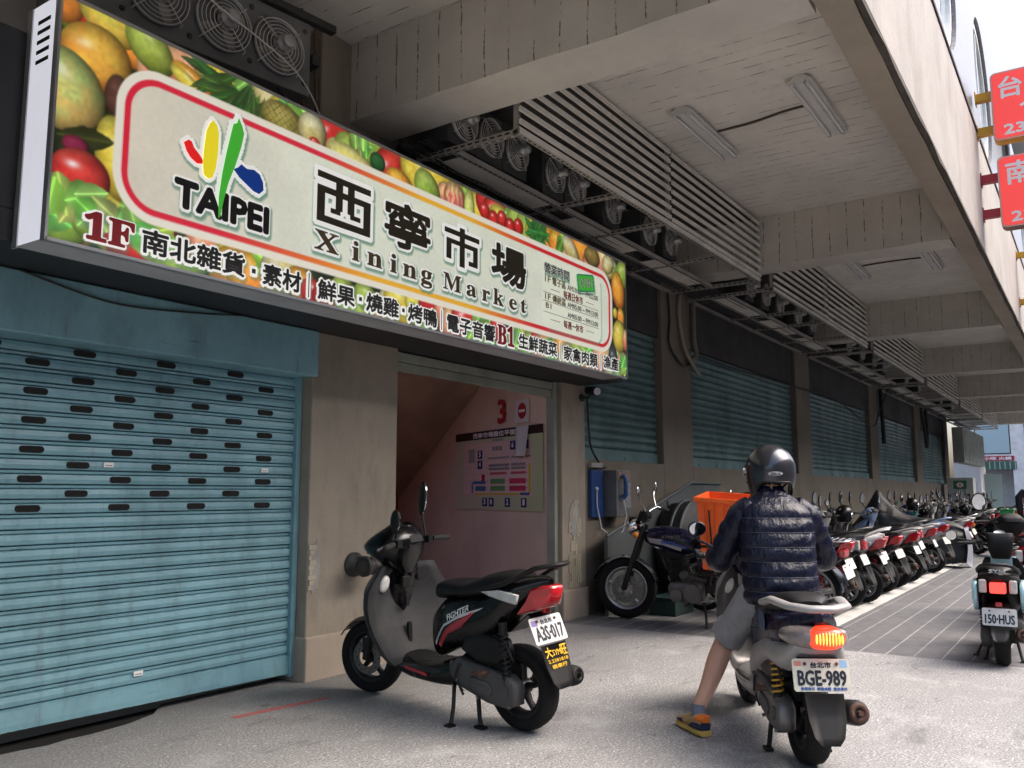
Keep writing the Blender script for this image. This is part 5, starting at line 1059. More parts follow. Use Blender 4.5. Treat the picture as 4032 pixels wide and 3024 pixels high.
def scooter(name, label, cfg, group=None):
    g = cfg.get; t = thing(name, label, 'scooter', group=group); WB = g('wb', 1.29); seg = g('seg', 40); st = g('steer', 0.0)
    body, low, shield, dark = g('body', 'gloss_black'), g('low', 'gloss_black'), g('shield', 'faded_plastic'), 'black_plastic'
    make_wheel(t, 0.0, .232, .12, g('rim', 'rim_silver'), 5, 0, False, seg=seg)
    SM = Matrix.Translation((WB, 0, 0)) @ Matrix.Rotation(st, 4, 'Z') @ Matrix.Translation((-WB, 0, 0))
    make_wheel(t, WB, .232, .105, g('rim', 'rim_silver'), 5, st, True, seg=seg)
    mb = MB(); mb.M = SM
    for s_ in (-1, 1): mb.tube([(WB, .075 * s_, .225), (WB - .05, .075 * s_, .42), (WB - .10, .06 * s_, .55)], [.024, .02, .018], 10)
    mb.cyl((WB, -.09, .232), (WB, .09, .232), .012); mb.cb((WB - .02, .085, .33), (.05, .03, .07)); mb.build('fork', 'engine_dark', t)
    mb = MB(); mb.M = SM; rows = []
    for i in range(12):
        a = R(38 + 95 * i / 11); rows.append([(WB + .262 * math.cos(a) * (1 if abs(yy) < .05 else .97), yy, .232 + .262 * math.sin(a) - (0 if abs(yy) < .05 else .022)) for yy in (-.075, -.062, -.03, 0, .03, .062, .075)])
    sheet(mb, rows, (0, 0, -.008)); mb.build('front_fender', g('fender', body), t)
    # front cowl, inner leg shield, floor
    hx = g('hx', 0.0); sw_ = g('sw', 1.0)
    mb = MB(); loft_z(mb, [(.30, .94 + hx, 1.02 + hx, .13 * sw_), (.42, .99 + hx, 1.17 + hx, .165 * sw_), (.56, 1.02 + hx, 1.30 + hx - g('nose', 0), .185 * sw_), (.68, 1.02 + hx, 1.33 + hx - g('nose', 0), .19 * sw_), (.78, 1.0 + hx, 1.25 + hx - g('nose', 0), .17 * sw_), (.86, .97 + hx, 1.12 + hx, .12 * sw_)], 2.4, n=28); mb.build('front_cowl', g('cowl', body), t)
    mb = MB(); rows = []
    for i in range(13):
        v = i / 12; z = .28 + .57 * v; xc = .90 + .10 * math.sin(v * 2.2) + .03 * v; hw = (.165 + .055 * math.sin(v * 3.0) - .055 * max(0, v - .75) * 4 * .6) * g('ssw', sw_)
        if i == 0: xc -= .03
        rows.append([(xc + hx - .035 * (abs(q) ** 3) + .018 * math.cos(q * 3.1), hw * q, z) for q in [-1 + j / 4 for j in range(9)]])
    sheet(mb, rows, (.045, 0, 0)); ls = mb.build('leg_shield', shield, t)
    if g('detail'):
        mb = MB(); mb.cb((.975 + hx, .02, .74), (.03, .06, .07)); mb.build('hook', dark, ls, bevel=.006); mb = MB(); mb.cb((.965 + hx, -.0, .42), (.02, .03, .14)); mb.build('drain_cover', dark, ls, bevel=.004); mb = MB(); mb.cb((.985 + hx, 0.0, .62), (.02, .03, .07)); mb.build('hook', dark, ls, bevel=.004); mb = MB(); mb.cyl((.985 + hx, -.09, .76), (.955 + hx, -.09, .76), .022); mb.build('ignition_lock', 'engine_dark', ls)
        mb = MB(); mb.ball((1.0 + hx, .165, .74), (.02, .035, .055), 14, 8, rot=Matrix.Rotation(R(25), 3, 'X')); mb.build('indicator', 'lamp_clear', t)
    mb = MB(); loft_x(mb, [(.42, .25, .31, .15), (.60, .24, .29, .165), (.85, .24, .29, .165), (1.0, .27, .33, .14)], 4, 10); mb.build('floorboard', shield, t)
    mb = MB(); loft_x(mb, [(.18, .27, .40, .10), (.40, .19, .36, .15), (.65, .18, .30, .165), (.90, .21, .31, .16), (1.03, .27, .36, .12)], 3, 12); bl = mb.build('belly_panel', low, t)
    # rear body
    tx, tz, bw = g('tx', -.30), g('tz', .83), g('bw', .175)
    keysU = [(tx, tz - .055, tz - .01, .02), (tx + .06, tz - .10, tz, .072), (tx + .20, tz - .21, tz - .01, bw * .88), (.12, .50, .755, bw), (.32, .43, .73, bw), (.50, .38, .70, bw * .88), (.62, .33, .62, bw * .62)]
    mb = MB(); loft_x(mb, keysU, 2.7, 22, 28); bp = mb.build('body_panel', body, t)
    if g('low2'):
        k2 = [(tx + .04, tz - .20, tz - .13, .11), (tx + .14, tz - .30, tz - .16, bw * .96), (.10, .44, .60, bw * 1.05), (.30, .36, .56, bw * 1.04), (.48, .28, .52, bw * .95), (.62, .25, .44, bw * .8)]
        mb = MB(); loft_x(mb, k2, 3, 18, 24); mb.build('side_panel', g('low2'), t)
    zS = g('zs', 0.0)
    mb = MB(); loft_x(mb, [(tx + .14, .80 + zS, .835 + zS, .06), (tx + .22, .76 + zS, .865 + zS, .115), (0.12, .725 + zS, .855 + zS, .15), (.22, .71 + zS, .825 + zS, .155), (.32, .70 + zS, .795 + zS, .155), (.46, .69 + zS, .79 + zS, .14), (.58, .67 + zS, .775 + zS, .11), (.64, .69 + zS, .74 + zS, .05)], 2.8, 26, 26); mb.build('seat', g('seat', 'seat_vinyl'), t)
    rb = g('railm', 'black_plastic'); mb = MB()
    if g('rail', 1) == 1: mb.tube([(.14, .155, .77), (-.02, .15, .81), (tx + .02, .11, tz + .055), (tx - .06, .06, tz + .07), (tx - .075, 0, tz + .07), (tx - .06, -.06, tz + .07), (tx + .02, -.11, tz + .055), (-.02, -.15, .81), (.14, -.155, .77)], [(.022, .014)] * 9, 10)
    else:
        mb.tube([(.10, .165, .75), (-.05, .165, .78), (tx + .02, .13, tz + .02), (tx - .05, .05, tz + .015), (tx - .05, -.05, tz + .015), (tx + .02, -.13, tz + .02), (-.05, -.165, .78), (.10, -.165, .75)], [(.03, .018)] * 8, 10)
    mb.build('grab_rail', rb, t)
    # tail lamp
    tl = g('tail', 'split')
    if tl == 'split':
        mb = MB(); mb.panel([(tx - .045, tz - .045), (tx - .03, tz - .10), (tx - .005, tz - .155), (tx + .035, tz - .17), (tx + .15, tz - .20), (tx + .10, tz - .12), (tx + .07, tz - .06), (tx + .01, tz - .04)], lambda a, b: .045 + .52 * min(.17, max(0, a - tx + .05)), .012); lm = mb.build('tail_lamp', g('lampm', 'lamp_red'), t)
        for s_ in (-1, 1):
            mb = MB(); mb.panel([(tx + .105, tz - .085), (tx + .12, tz - .135), (tx + .20, tz - .125), (tx + .32, tz - .105), (tx + .38, tz - .085), (tx + .25, tz - .068)], .012, .01, y0=s_ * .158); mb.build('turn_signal', 'lamp_clear', lm)
    elif tl == 'wide':
        mb = MB(); loft_x(mb, [(tx - .040, tz - .135, tz - .10, .06), (tx - .015, tz - .165, tz - .075, .118), (tx + .05, tz - .172, tz - .068, .148), (tx + .12, tz - .165, tz - .075, .158)], 2.8, 10, 28); lm = mb.build('tail_lamp', mat('lamp_smoked', (0.22, 0.19, 0.18), 0.12, coat=0.5, var=0.2, vscale=20), t)
        mb = MB(); loft_x(mb, [(tx - .056, tz - .145, tz - .10, .045), (tx - .034, tz - .168, tz - .072, .082), (tx + .03, tz - .175, tz - .066, .098)], 2.4, 8, 28, y0=-.022); q = mb.build('lens', 'lamp_lit', lm)
        mb = MB()
        for i in range(9): mb.ball((tx - .052, -.088 + .0145 * i, tz - .119), (.008, .0058, .020 + .012 * math.sin(math.pi * (i + .7) / 9.4)), 8, 8)
        mb.build('bulb', 'lamp_lit_core', q)['kind'] = 'stuff'
    else:
        mb = MB(); mb.M = Matrix.Translation((tx + .02, 0, tz - .13)); mb.box(-.035, .05, -.062, .062, -.045, .045); lm = mb.build('tail_lamp', g('lampm', 'lamp_red'), t, bevel=.012)
        for s_ in (-1, 1):
            mb = MB(); mb.M = Matrix.Translation((tx + .04, s_ * .115, tz - .12)); mb.box(-.02, .05, -.03, .03, -.055, .055); mb.build('turn_signal', 'lamp_clear', lm, bevel=.012)
    # rear fender, plate, flap
    px, pz = g('px', tx + .02), g('pz', .545)
    mb = MB(); sheet(mb, [[(x_, y_, z_) for y_ in (-w_, -w_ * .6, 0, w_ * .6, w_)] for x_, z_, w_ in ((.10, .52, .06), (.02, .535, .07), (tx + .10, pz + .08, .09), (px + .012, pz + .05, .095), (px - .045 + .025, pz - .07, .09))], (0.004, 0, .006)); mb.build('rear_fender', dark, t)
    mb = MB(); fl = g('flap', (.085, .20)); sheet(mb, [[(px - .035 - .10 * (1 - v) * 0 - .075 * v - .01, y_ * fl[0] * w_, pz - .075 - fl[1] * v) for y_ in (-1, -.5, 0, .5, 1)] for v, w_ in ((0, 1), (.5, .95), (.85, .75), (1.0, .45))], (.006, 0, 0)); fo = mb.build('mud_flap', 'flap_black', t)
    if g('flap_text'):
        mb = MB(); ff = lambda a, b, d_: (px - .049 - .075 * ((pz - .08 - b) / fl[1]) - d_ - .002, -a, b)
        for body_, bx in g('flap_text'): put_text(mb, body_, (bx[0], pz - .08 - bx[1], bx[2], pz - .08 - bx[3]), ff, 0, .0018 if bx[1] - bx[3] > .03 else .0006)
        mb.build('lettering', 'ink_yellow', fo)
    tt_ = g('plate', ('', '', 'plate_white', None)); plate(t, px - .012, pz, g('ptilt', 22), tt_[0], tt_[1], tt_[2], tt_[3], stickers=g('stickers', ()), w=g('pw', .26), h=g('pw', .26) * .558)
    if g('reflector'):
        mb = MB(); mb.cb((px - .005, 0, pz + .105), (.02, .05, .035)); mb.build('reflector', 'lamp_red', t, bevel=.004)
    # drive train on the left, exhaust on the right
    mb = MB(); mb.panel([(.44, .33), (.36, .375), (.12, .335), (-.02, .32), (-.085, .27), (-.08, .17), (-.02, .145), (.14, .155), (.34, .21), (.44, .27)], .045, .03, y0=.115); cv = mb.build('drive_cover', g('cvt', 'cvt_grey'), t)
    mb = MB(); mb.panel([(.24, .285), (.12, .27), (.08, .235), (.10, .20), (.20, .20), (.27, .235)], .006, .008, y0=.164); mb.cyl((0, .155, .235), (0, .166, .235), .035, n=12); mb.build('cover_plate', 'cvt_grey', cv)
    if g('detail'):
        mb = MB(); mb.tube([(.22, .16, .30), (.22, .185, .30), (.16, .19, .325), (.12, .19, .325)], .011, 8); mb.cyl((.12, .17, .325), (.12, .215, .325), .014); mb.build('kick_lever', 'rust', cv)
        mb = MB(); put_text(mb, 'SYM', (-.225, .222, -.135, .248), lambda a, b, d_: (-a, .1735 + d_, b), 0, .001) if g('maker') else None
        if mb.v: mb.build('lettering', 'alloy', cv)
    mb = MB(); mb.panel([(.34, .42), (.30, .505), (.16, .53), (.02, .50), (-.02, .42), (.06, .37), (.22, .365)], .05, .035, y0=.105); mb.build('air_filter', dark, t)
    mb = MB(); loft_x(mb, [(.02, .28, .40, .06), (.20, .24, .42, .10), (.40, .25, .38, .09)], 3, 8, 18); mb.tube([(.36, .09, .20), (.28, .07, .24), (.12, 0.0, .24)], .02, 8); mb.cb((.20, 0, .235), (.22, .2, .10)); mb.tube([(.40, .10, .30), (.44, .09, .22), (.36, .12, .16)], .008, 6); mb.build('engine', 'engine_dark', t)
    mb = MB(); mb.cyl((-.01, .135, .25), (.0, .135, .36), .016); mb.cyl((.0, .135, .36), (.02, .13, .60), .010); mb.cyl((.016, .13, .53), (.02, .13, .60), .024); mb.cyl((-.008, .135, .27), (-.004, .135, .32), .026); so2 = mb.build('shock_absorber', 'engine_dark', t)
    mb = MB(); spring(mb, (-.002, .135, .33), (.016, .131, .54), .026, 8, .0055); mb.build('spring', g('spring', 'engine_dark'), so2)
    mb = MB(); mb.tube([(.22, -.10, .20), (.10, -.15, .21), (.05, -.155, .235), (.04, -.155, .235), (-.02, -.155, .25), (-.22, -.165, .29), (-.25, -.165, .295), (-.26, -.165, .298)], [.018, .018, .02, .042, .056, .058, .05, .02], 16); ex = mb.build('muffler', g('muff', 'engine_dark'), t)
    mb = MB(); mb.lathe([(.045, 0), (.045, .012), (.022, .014), (.022, -.01)], (-.25, -.165, .296), (-1, 0, .2), 16); mb.cyl((-.25, -.165, .296), (-.285, -.167, .302), .012); mb.build('end_cap', g('capm', 'rust'), ex)
    # handlebar assembly turns with the steering
    hz = g('hz', 0.0); HX = .985 + hx; HM = Matrix.Translation((HX, 0, 0)) @ Matrix.Rotation(st, 4, 'Z') @ Matrix.Translation((-HX, 0, 0))
    hs_ = g('hs', 1.0); HM2 = HM @ Matrix.Translation((HX, 0, .95 + hz)) @ Matrix.Scale(hs_, 4) @ Matrix.Translation((-HX, 0, -.95 - hz))
    mb = MB(); mb.M = HM2
    if g('round_head'): loft_z(mb, [(.84 + hz, HX - .05, HX + .06, .075), (.92 + hz, HX - .09, HX + .10, .105), (1.0 + hz, HX - .10, HX + .12, .112), (1.06 + hz, HX - .08, HX + .11, .118), (1.085 + hz, HX - .06, HX + .09, .11)], 5, n=32)
    else: loft_z(mb, [(.83 + hz, HX - .03, HX + .06, .05), (.90 + hz, HX - .05, HX + .14, .13), (.96 + hz, HX - .07, HX + .20, .16), (1.0 + hz, HX - .07, HX + .17, .145), (1.05 + hz, HX - .04, HX + .09, .10), (1.075 + hz, HX, HX + .05, .06)], 2.5, n=28)
    hd_ = mb.build('head_cowl', g('head', body), t)
    mb = MB(); mb.M = HM; loft_z(mb, [(.99 + hz, HX - .10, HX + .0, .085), (1.03 + hz, HX - .085, HX + .03, .095), (1.06 + hz, HX - .05, HX + .05, .07)], 3, n=20); mb.build('instrument_panel', g('dash', 'faded_plastic'), hd_)
    for s_ in (-1, 1):
        mb = MB(); mb.M = HM; mb.ball((HX + .13, s_ * .115, .955 + hz), (.06, .035, .028), 14, 8, rot=Matrix.Rotation(R(-20 * s_), 3, 'Z')); mb.build('headlamp', 'lamp_clear', hd_)
    mb = MB(); mb.M = HM; mb.tube([(HX - .09, .33, .985 + hz), (HX - .05, .2, .99 + hz), (HX, .08, .965 + hz), (HX, -.08, .965 + hz), (HX - .05, -.2, .99 + hz), (HX - .09, -.33, .985 + hz)], .012, 8)
    for s_ in (-1, 1): mb.cb((HX - .055, s_ * .175, .99 + hz), (.05, .05, .045))
    hb = mb.build('handlebar', 'black_plastic', t)
    for s_ in (-1, 1):
        mb = MB(); mb.M = HM; mb.cyl((HX - .062, s_ * .225, .99 + hz), (HX - .095, s_ * .345, .985 + hz), .0175, n=12); mb.ball((HX - .097, s_ * .352, .985 + hz), .018); mb.build('grip', 'grip', hb)
        mb = MB(); mb.M = HM; mb.tube([(HX - .02, s_ * .18, .985 + hz), (HX + .0, s_ * .23, .98 + hz), (HX - .035, s_ * .34, .97 + hz)], .0065, 8); mb.ball((HX - .036, s_ * .345, .97 + hz), .011); mb.build('brake_lever', 'alloy', hb)
    for i, s_ in enumerate((1, -1)):
        ms = g('mirrors', ((.30, 1.20, .075, .10),) * 2)[i]; yy, zz, rx, rz = ms[:4]; dx = ms[4] if len(ms) > 4 else 0.0; yw = ms[5] if len(ms) > 5 else 0.0
        c0 = HM @ Vector((HX + dx, s_ * yy, zz)); b0 = HM @ Vector((HX - .03, s_ * .19, 1.0 + hz)); b1 = HM @ Vector((HX + dx * .5, s_ * (yy - .02), (zz + 1.0 + hz) / 2))
        mirror(t, [b0, b1, c0 + Vector((.012, 0, -rz * .4))], c0, rx, rz, yaw=st + yw, pitch=R(-6), back=g('mback', 'black_plastic'))
    if g('detail'):
        mb = MB()
        for s_ in (-1, 1): mb.tube([HM @ Vector((HX - .04, s_ * .17, .99 + hz)), HM @ Vector((HX + .05, s_ * .15, .95 + hz)), Vector((HX + .02, s_ * .08, .86)), Vector((HX + .02, s_ * .05, .78))], .006, 6)
        mb.build('brake_cable', 'grip', hb)
        for bx_, bz_ in ((.40, .345), (.36, .25), (.20, .175), (-.04, .16), (-.06, .29), (.14, .315)):
            mb = MB(); mb.cyl((bx_, .155, bz_), (bx_, .168, bz_), .009, n=8); mb.build('bolt', 'alloy', cv)
        mb = MB(); mb.tube([(.30, .10, .36), (.34, .17, .34), (.38, .165, .26), (.33, .15, .19)], .007, 6); mb.tube([(.10, .12, .52), (.0, .14, .50), (-.05, .13, .40)], .006, 6); mb.build('hose', 'grip', t)
    # stands
    mb = MB()
    if g('side_stand', True): mb.tube([(.42, .13, .21), (.38, .18, .10), (.36, .22, .02)], .012, 8); mb.cb((.36, .23, .012), (.05, .05, .012))
    mb.tube([(.26, .10, .20), (.22, .13, .05), (.20, .14, .018)], .013, 8); mb.tube([(.26, -.10, .20), (.22, -.13, .05), (.20, -.14, .018)], .013, 8); mb.cyl((.25, -.11, .16), (.25, .11, .16), .011); mb.cb((.20, .145, .012), (.07, .04, .014)); mb.cb((.20, -.145, .012), (.07, .04, .014))
    mb.build('stand', 'engine_dark', t)
    # decals follow the body surface
    def surf(x, z, k_=keysU, e=2.7):
        ks = sorted(k_); zb, zt, hw = catm(ks, min(max(x, ks[0][0]), ks[-1][0])); q = min(.98, abs((z - (zb + zt) / 2) / ((zt - zb) / 2))); return hw * (1 - q ** e) ** (1 / e)
    if g('detail'):
        mb = MB(); sp_ = []
        for i in range(15):
            x_ = .56 - (.56 - tx - .12) * i / 14; z_ = .565 + (tz - .10 - .565) * (i / 14) ** 1.1; sp_.append((x_, surf(x_, z_) + .0015, z_))
        mb.tube(sp_, .0022, 5); mb.build('panel_seam', 'slot_black', bp)
    for (m_, pts) in g('decals', ()):
        mb = MB(); P_ = []
        # triangulated strip between two polylines for a good fit
        A, Bq = pts; n_ = 12
        def along(pl, v):
            f = v * (len(pl) - 1); i = min(int(f), len(pl) - 2); r_ = f - i; return (pl[i][0] * (1 - r_) + pl[i + 1][0] * r_, pl[i][1] * (1 - r_) + pl[i + 1][1] * r_)
        for i in range(n_ + 1):
            a, b = along(A, i / n_), along(Bq, i / n_); P_.append([(a[0] + (b[0] - a[0]) * q, surf(a[0] + (b[0] - a[0]) * q, a[1] + (b[1] - a[1]) * q) + .003, a[1] + (b[1] - a[1]) * q) for q in (0, .5, 1)])
        sheet(mb, P_, (0, .001, 0)); mb.build('decal', m_, bp)
    for (body_, bx, m_, ang) in g('side_text', ()):
        mb = MB(); ca, sa = math.cos(R(ang)), math.sin(R(ang))
        def ff(a, b, d_): 
            X = bx[0] - (a * ca - b * sa); Z = bx[1] + a * sa + b * ca; return (X, surf(X, Z) + .0045 + d_, Z)
        put_text(mb, body_, (0, 0, bx[2], bx[3]), ff, 0, .0012, shear=.25); mb.build('lettering', m_, bp)
    return t

# --- black scooter beside the entrance
BL = scooter('parked_scooter', 'black scooter with faded grey leg shield parked alone before the entrance', dict(capm='engine_dark', wb=1.345, detail=True, maker=True, tx=-.235, tz=.845, px=-.185, pz=.565, steer=R(16), rim='rim_dark', hx=-.005, sw=1.0, ssw=1.5, nose=.07, hs=1.28, cvt='cvt_grey', shield='faded_plastic', spring='engine_dark', lampm='lamp_red', reflector=True, head='gloss_black', fender='gloss_black', seg=48,
    plate=('台北市', 'A3S·017', 'plate_white', None), stickers=((.008, .098, .05, .032, 4),), flap=(.10, .22), flap_text=[('大', (-.085, .055, -.035, .005)), ('SYM', (-.03, .050, .035, .022)), ('旺', (.038, .055, .088, .005)), ('2.2381818', (-.08, .082, .08, .066)), ('機車行', (-.06, .112, .06, .092))], ptilt=24,
    mirrors=((.17, 1.13, .045, .07, -.04, R(70)), (.25, 1.25, .055, .115, .03, R(55))),
    decals=(('paint_white', (((.58, .43), (.46, .55), (.30, .625), (.12, .675)), ((.58, .41), (.46, .535), (.34, .59), (.16, .655)))), ('paint_red', (((.55, .42), (.44, .53), (.34, .585), (.18, .655)), ((.54, .40), (.42, .50), (.30, .55), (.20, .63))))),
    side_text=(('FIGHTER', (.42, .575, .20, .032), 'ink_white', 22),)))
BL.location = (4.15, 2.72, 0.004); BL.rotation_euler = (R(0), 0, R(81)); BL.rotation_euler = (Matrix.Rotation(R(81), 3, 'Z') @ Matrix.Rotation(R(-3), 3, 'X')).to_euler()
mb = MB(); mb.panel([(.82, .275), (.60, .25), (.62, .235), (.80, .255)], .002, .002, y0=.172); mb.build('decal', 'paint_red', BL)

# --- scooter the rider sits on
RO, RH = (4.432, 1.262, 0.0), R(31.5)
RS = scooter('ridden_scooter', 'navy and silver scooter with lit tail lamp, ridden by the helmeted man', dict(wb=1.25, detail=True, tx=-.26, tz=.752, zs=-.055, px=-.25, pz=.465, body='paint_navy', low='paint_silver', low2='paint_silver', cowl='paint_silver', shield='paint_grey', tail='wide', rail=2, railm='paint_silver', rim='rim_dark', head='paint_navy', spring='spring_yellow', cvt='alloy', hz=-.06, seg=48, fender='paint_silver', bw=.165, sw=1.08,
    plate=('台北市', 'BGE-989', 'plate_cream', '泰興車行  專業修護  優良零件'), stickers=((.008, .112, .034, .022, 2), (.215, .105, .036, .034, 3)), flap=(.088, .21), ptilt=14, side_stand=False, mirrors=((.365, 1.085, .055, .045, -.12, 0), (.27, 1.05, .05, .045, -.02, 0)), mback='paint_navy'))
RS.location = RO; RS.rotation_euler = (0, 0, RH)
mb = MB(); mb.M = Matrix.Translation((.14, .0, .655)); mb.panel([(-.06, -.045), (.06, -.05), (.075, .0), (.05, .05), (-.04, .045), (-.07, .0)], .001, .001, y0=.170); mb.build('sticker', mat('sticker_navy', (0.04, 0.07, 0.13), 0.4), RS)

# --- light blue scooter at the right edge
MT = scooter('parked_scooter', 'mint blue and black scooter at the right edge, mirror catching the light', dict(wb=1.2, tx=-.24, tz=.80, px=-.235, pz=.43, zs=-.02, body='black_plastic', low='black_plastic', cowl='paint_mint', shield='black_plastic', tail='square', lampm='lamp_red_glow', rim='rim_dark', head='black_plastic', round_head=True, dash='paint_grey', reflector=True, bw=.19, seg=44,
    plate=('', '150·HUS', 'plate_white', None), flap=(.07, .12), ptilt=12, mirrors=((.42, 1.06, .055, .055, -.05, 0), (.36, 1.30, .062, .062, .0, 0)), side_stand=True))
MT.location = (7.72, .70, 0); MT.rotation_euler = (0, 0, R(3)); MT.scale = (.88, .88, .88)
for s_ in (-1, 1): mb = MB(); mb.panel([(-.20, .70), (-.21, .56), (-.05, .46), (.25, .42), (.45, .50), (.40, .62), (.10, .72)], .02, .02, y0=s_ * .18); mb.build('side_panel', 'paint_mint', MT)
mb = MB(); put_text(mb, 'SYM', (-.06, .80, .06, .83), lambda a, b, d_: (-.178 - d_ + .1 * 0, -a, b - .01), 0, .002); mb.build('lettering', 'ink_white', MT)
mb = MB(); mb.lathe([(.0, 0), (.05, 0), (.05, .003)], (.97, 0, 1.088), (-.5, 0, 1), 20); mb.build('display', mat('lcd', (0.42, 0.44, 0.46), 0.15), MT)
RD = scooter('parked_scooter', 'red scooter mostly cut off by the right edge, beyond the mint one', dict(wb=1.25, tx=-.26, tz=.82, body='paint_red', low='black_plastic', shield='black_plastic', tail='square', cowl='paint_red', head='black_plastic', seg=28, plate=('', '', 'plate_white', None)))
RD.location = (9.9, .62, 0); RD.rotation_euler = (0, 0, R(12))

# --- commuter motorcycles
def motorcycle(name, label, cfg, group=None):
    g = cfg.get; t = thing(name, label, 'motorcycle', group=group); WB = 1.24; r = .295
    make_wheel(t, 0, r, .10, 'rim_silver', 5, 0, False, wire=g('wire', False), seg=44); make_wheel(t, WB, r, .085, 'rim_silver', 5, g('steer', 0), True, wire=g('wire', False), seg=44)
    SM = Matrix.Translation((WB - .15, 0, 0)) @ Matrix.Rotation(g('steer', 0) * .6, 4, 'Z') @ Matrix.Translation((-WB + .15, 0, 0))
    mb = MB(); mb.M = SM
    for s_ in (-1, 1): mb.tube([(WB, .075 * s_, r), (WB - .09, .075 * s_, .55), (WB - .22, .075 * s_, .90)], [.028, .026, .02], 10)
    mb.cyl((WB, -.085, r), (WB, .085, r), .014); mb.build('fork', 'engine_dark', t)
    mb = MB(); mb.M = SM; rows = []
    for i in range(16):
        a = R(15 + 150 * i / 15); rows.append([(WB + (r + .035) * math.cos(a), yy, r + (r + .035) * math.sin(a) - (.02 if abs(yy) > .04 else 0)) for yy in (-.055, -.045, 0, .045, .055)])
    sheet(mb, rows, (0, 0, -.004)); mb.build('front_fender', g('fender', 'chrome'), t)
    mb = MB(); rows = []
    for i in range(14):
        a = R(40 + 125 * i / 13); rows.append([((r + .06) * math.cos(a), yy, r + (r + .06) * math.sin(a) - (.02 if abs(yy) > .05 else 0)) for yy in (-.075, -.06, 0, .06, .075)])
    sheet(mb, rows, (0, 0, -.005)); mb.build('rear_fender', 'gloss_black', t)
    mb = MB(); mb.tube([(WB - .22, 0, .85), (.85, 0, .62), (.72, 0, .28), (.45, 0, .27), (.35, 0, .62), (-.10, 0, .76)], .02, 8); mb.tube([(WB - .22, 0, .82), (.55, 0, .74), (.2, 0, .70)], .022, 8)
    for s_ in (-1, 1): mb.tube([(0, .07 * s_, r), (.40, .07 * s_, .33)], .018, 8)
    mb.cb((.2, .085, .34), (.42, .02, .07)); mb.build('frame', 'engine_dark', t)
    mb = MB(); loft_x(mb, [(.50, .66, .80, .09), (.60, .64, .86, .13), (.75, .66, .895, .145), (.90, .69, .895, .13), (1.0, .74, .86, .07)], 2.6, 14, 24); tk = mb.build('fuel_tank', g('tank', 'paint_navy'), t)
    def srf(x, z):
        ks = [(.50, .66, .80, .09), (.60, .64, .86, .13), (.75, .66, .895, .145), (.90, .69, .895, .13), (1.0, .74, .86, .07)]; zb, zt, hw = catm(ks, x); q = min(.97, abs((z - (zb + zt) / 2) / ((zt - zb) / 2))); return hw * (1 - q ** 2.6) ** (1 / 2.6)
    for m_, A, Bq in (('paint_silver', ((.96, .80), (.80, .79), (.60, .72)), ((.93, .755), (.78, .735), (.62, .68))), ('paint_blue', ((.80, .785), (.68, .765), (.56, .72)), ((.80, .755), (.68, .735), (.56, .70)))):
        mb = MB(); rows = []
        for i in range(11):
            v = i / 10; f = v * 2; k_ = min(int(f), 1); r_ = f - k_; a = [A[k_][q] * (1 - r_) + A[k_ + 1][q] * r_ for q in (0, 1)]; b = [Bq[k_][q] * (1 - r_) + Bq[k_ + 1][q] * r_ for q in (0, 1)]
            rows.append([(a[0] + (b[0] - a[0]) * q, srf(a[0] + (b[0] - a[0]) * q, a[1] + (b[1] - a[1]) * q) + .003, a[1] + (b[1] - a[1]) * q) for q in (0, .5, 1)])
        sheet(mb, rows, (0, .001, 0)); mb.build('decal', m_, tk)
    if g('text'):
        mb = MB(); put_text(mb, g('text'), (0, 0, .17, .026), lambda a, b, d_: (.79 - a, srf(.79 - a, .80 + b) + .004 + d_, .80 + b), 0, .0014); mb.build('lettering', 'alloy', tk)
    mb = MB(); loft_x(mb, [(-.28, .76, .81, .08), (-.15, .75, .83, .13), (.15, .74, .83, .14), (.40, .73, .81, .12), (.54, .74, .80, .07)], 3, 14, 22); mb.build('seat', 'seat_vinyl', t)
    for s_ in (-1, 1):
        mb = MB(); mb.panel([(.50, .72), (.20, .72), (-.05, .68), (.02, .58), (.28, .50), (.46, .54)], .008, .01, y0=.125 * s_); sp_ = mb.build('side_cover', g('tank', 'paint_navy'), t)
        if s_ > 0 and g('text'):
            mb = MB(); mb.panel([(.48, .71), (.10, .705), (.16, .66), (.44, .64)], .001, .001, y0=.1355, mi=0); put_text(mb, '勁多利', (-.40, .655, -.25, .70), lambda a, b, d_: (-a, .138 + d_, b), 1, .0018); put_text(mb, '125', (-.22, .665, -.15, .695), lambda a, b, d_: (-a, .138 + d_, b), 2, .001); mb.build('decal', ['paint_silver', 'ink_red', 'ink_white'], sp_)
    # engine with finned cylinder
    mb = MB(); loft_x(mb, [(.44, .22, .40, .11), (.55, .19, .42, .13), (.70, .20, .40, .12), (.78, .25, .36, .08)], 3, 10, 20); mb.cyl((.52, .12, .30), (.52, .165, .30), .085, n=20); mb.cyl((.68, .11, .27), (.68, .15, .27), .06, n=18); mb.cyl((.60, .05, .40), (.60, .13, .47), .045, n=14)
    mb.build('engine', 'alloy', t)
    mb = MB()
    for i in range(9): mb.cb((.66 + .006 * i, 0, .42 + .024 * i), (.16, .19 - .006 * (i > 6), .010))
    mb.cb((.69, 0, .53), (.11, .13, .24)); mb.cb((.72, 0, .65), (.14, .14, .05)); mb.build('cylinder', 'engine_dark', t)
    mb = MB(); mb.tube([(.74, -.04, .52), (.82, -.08, .40), (.72, -.12, .20), (.40, -.15, .20), (.2, -.16, .24), (-.25, -.17, .32)], [.02, .02, .02, .022, .045, .05], 14); mb.build('muffler', 'chrome', t)
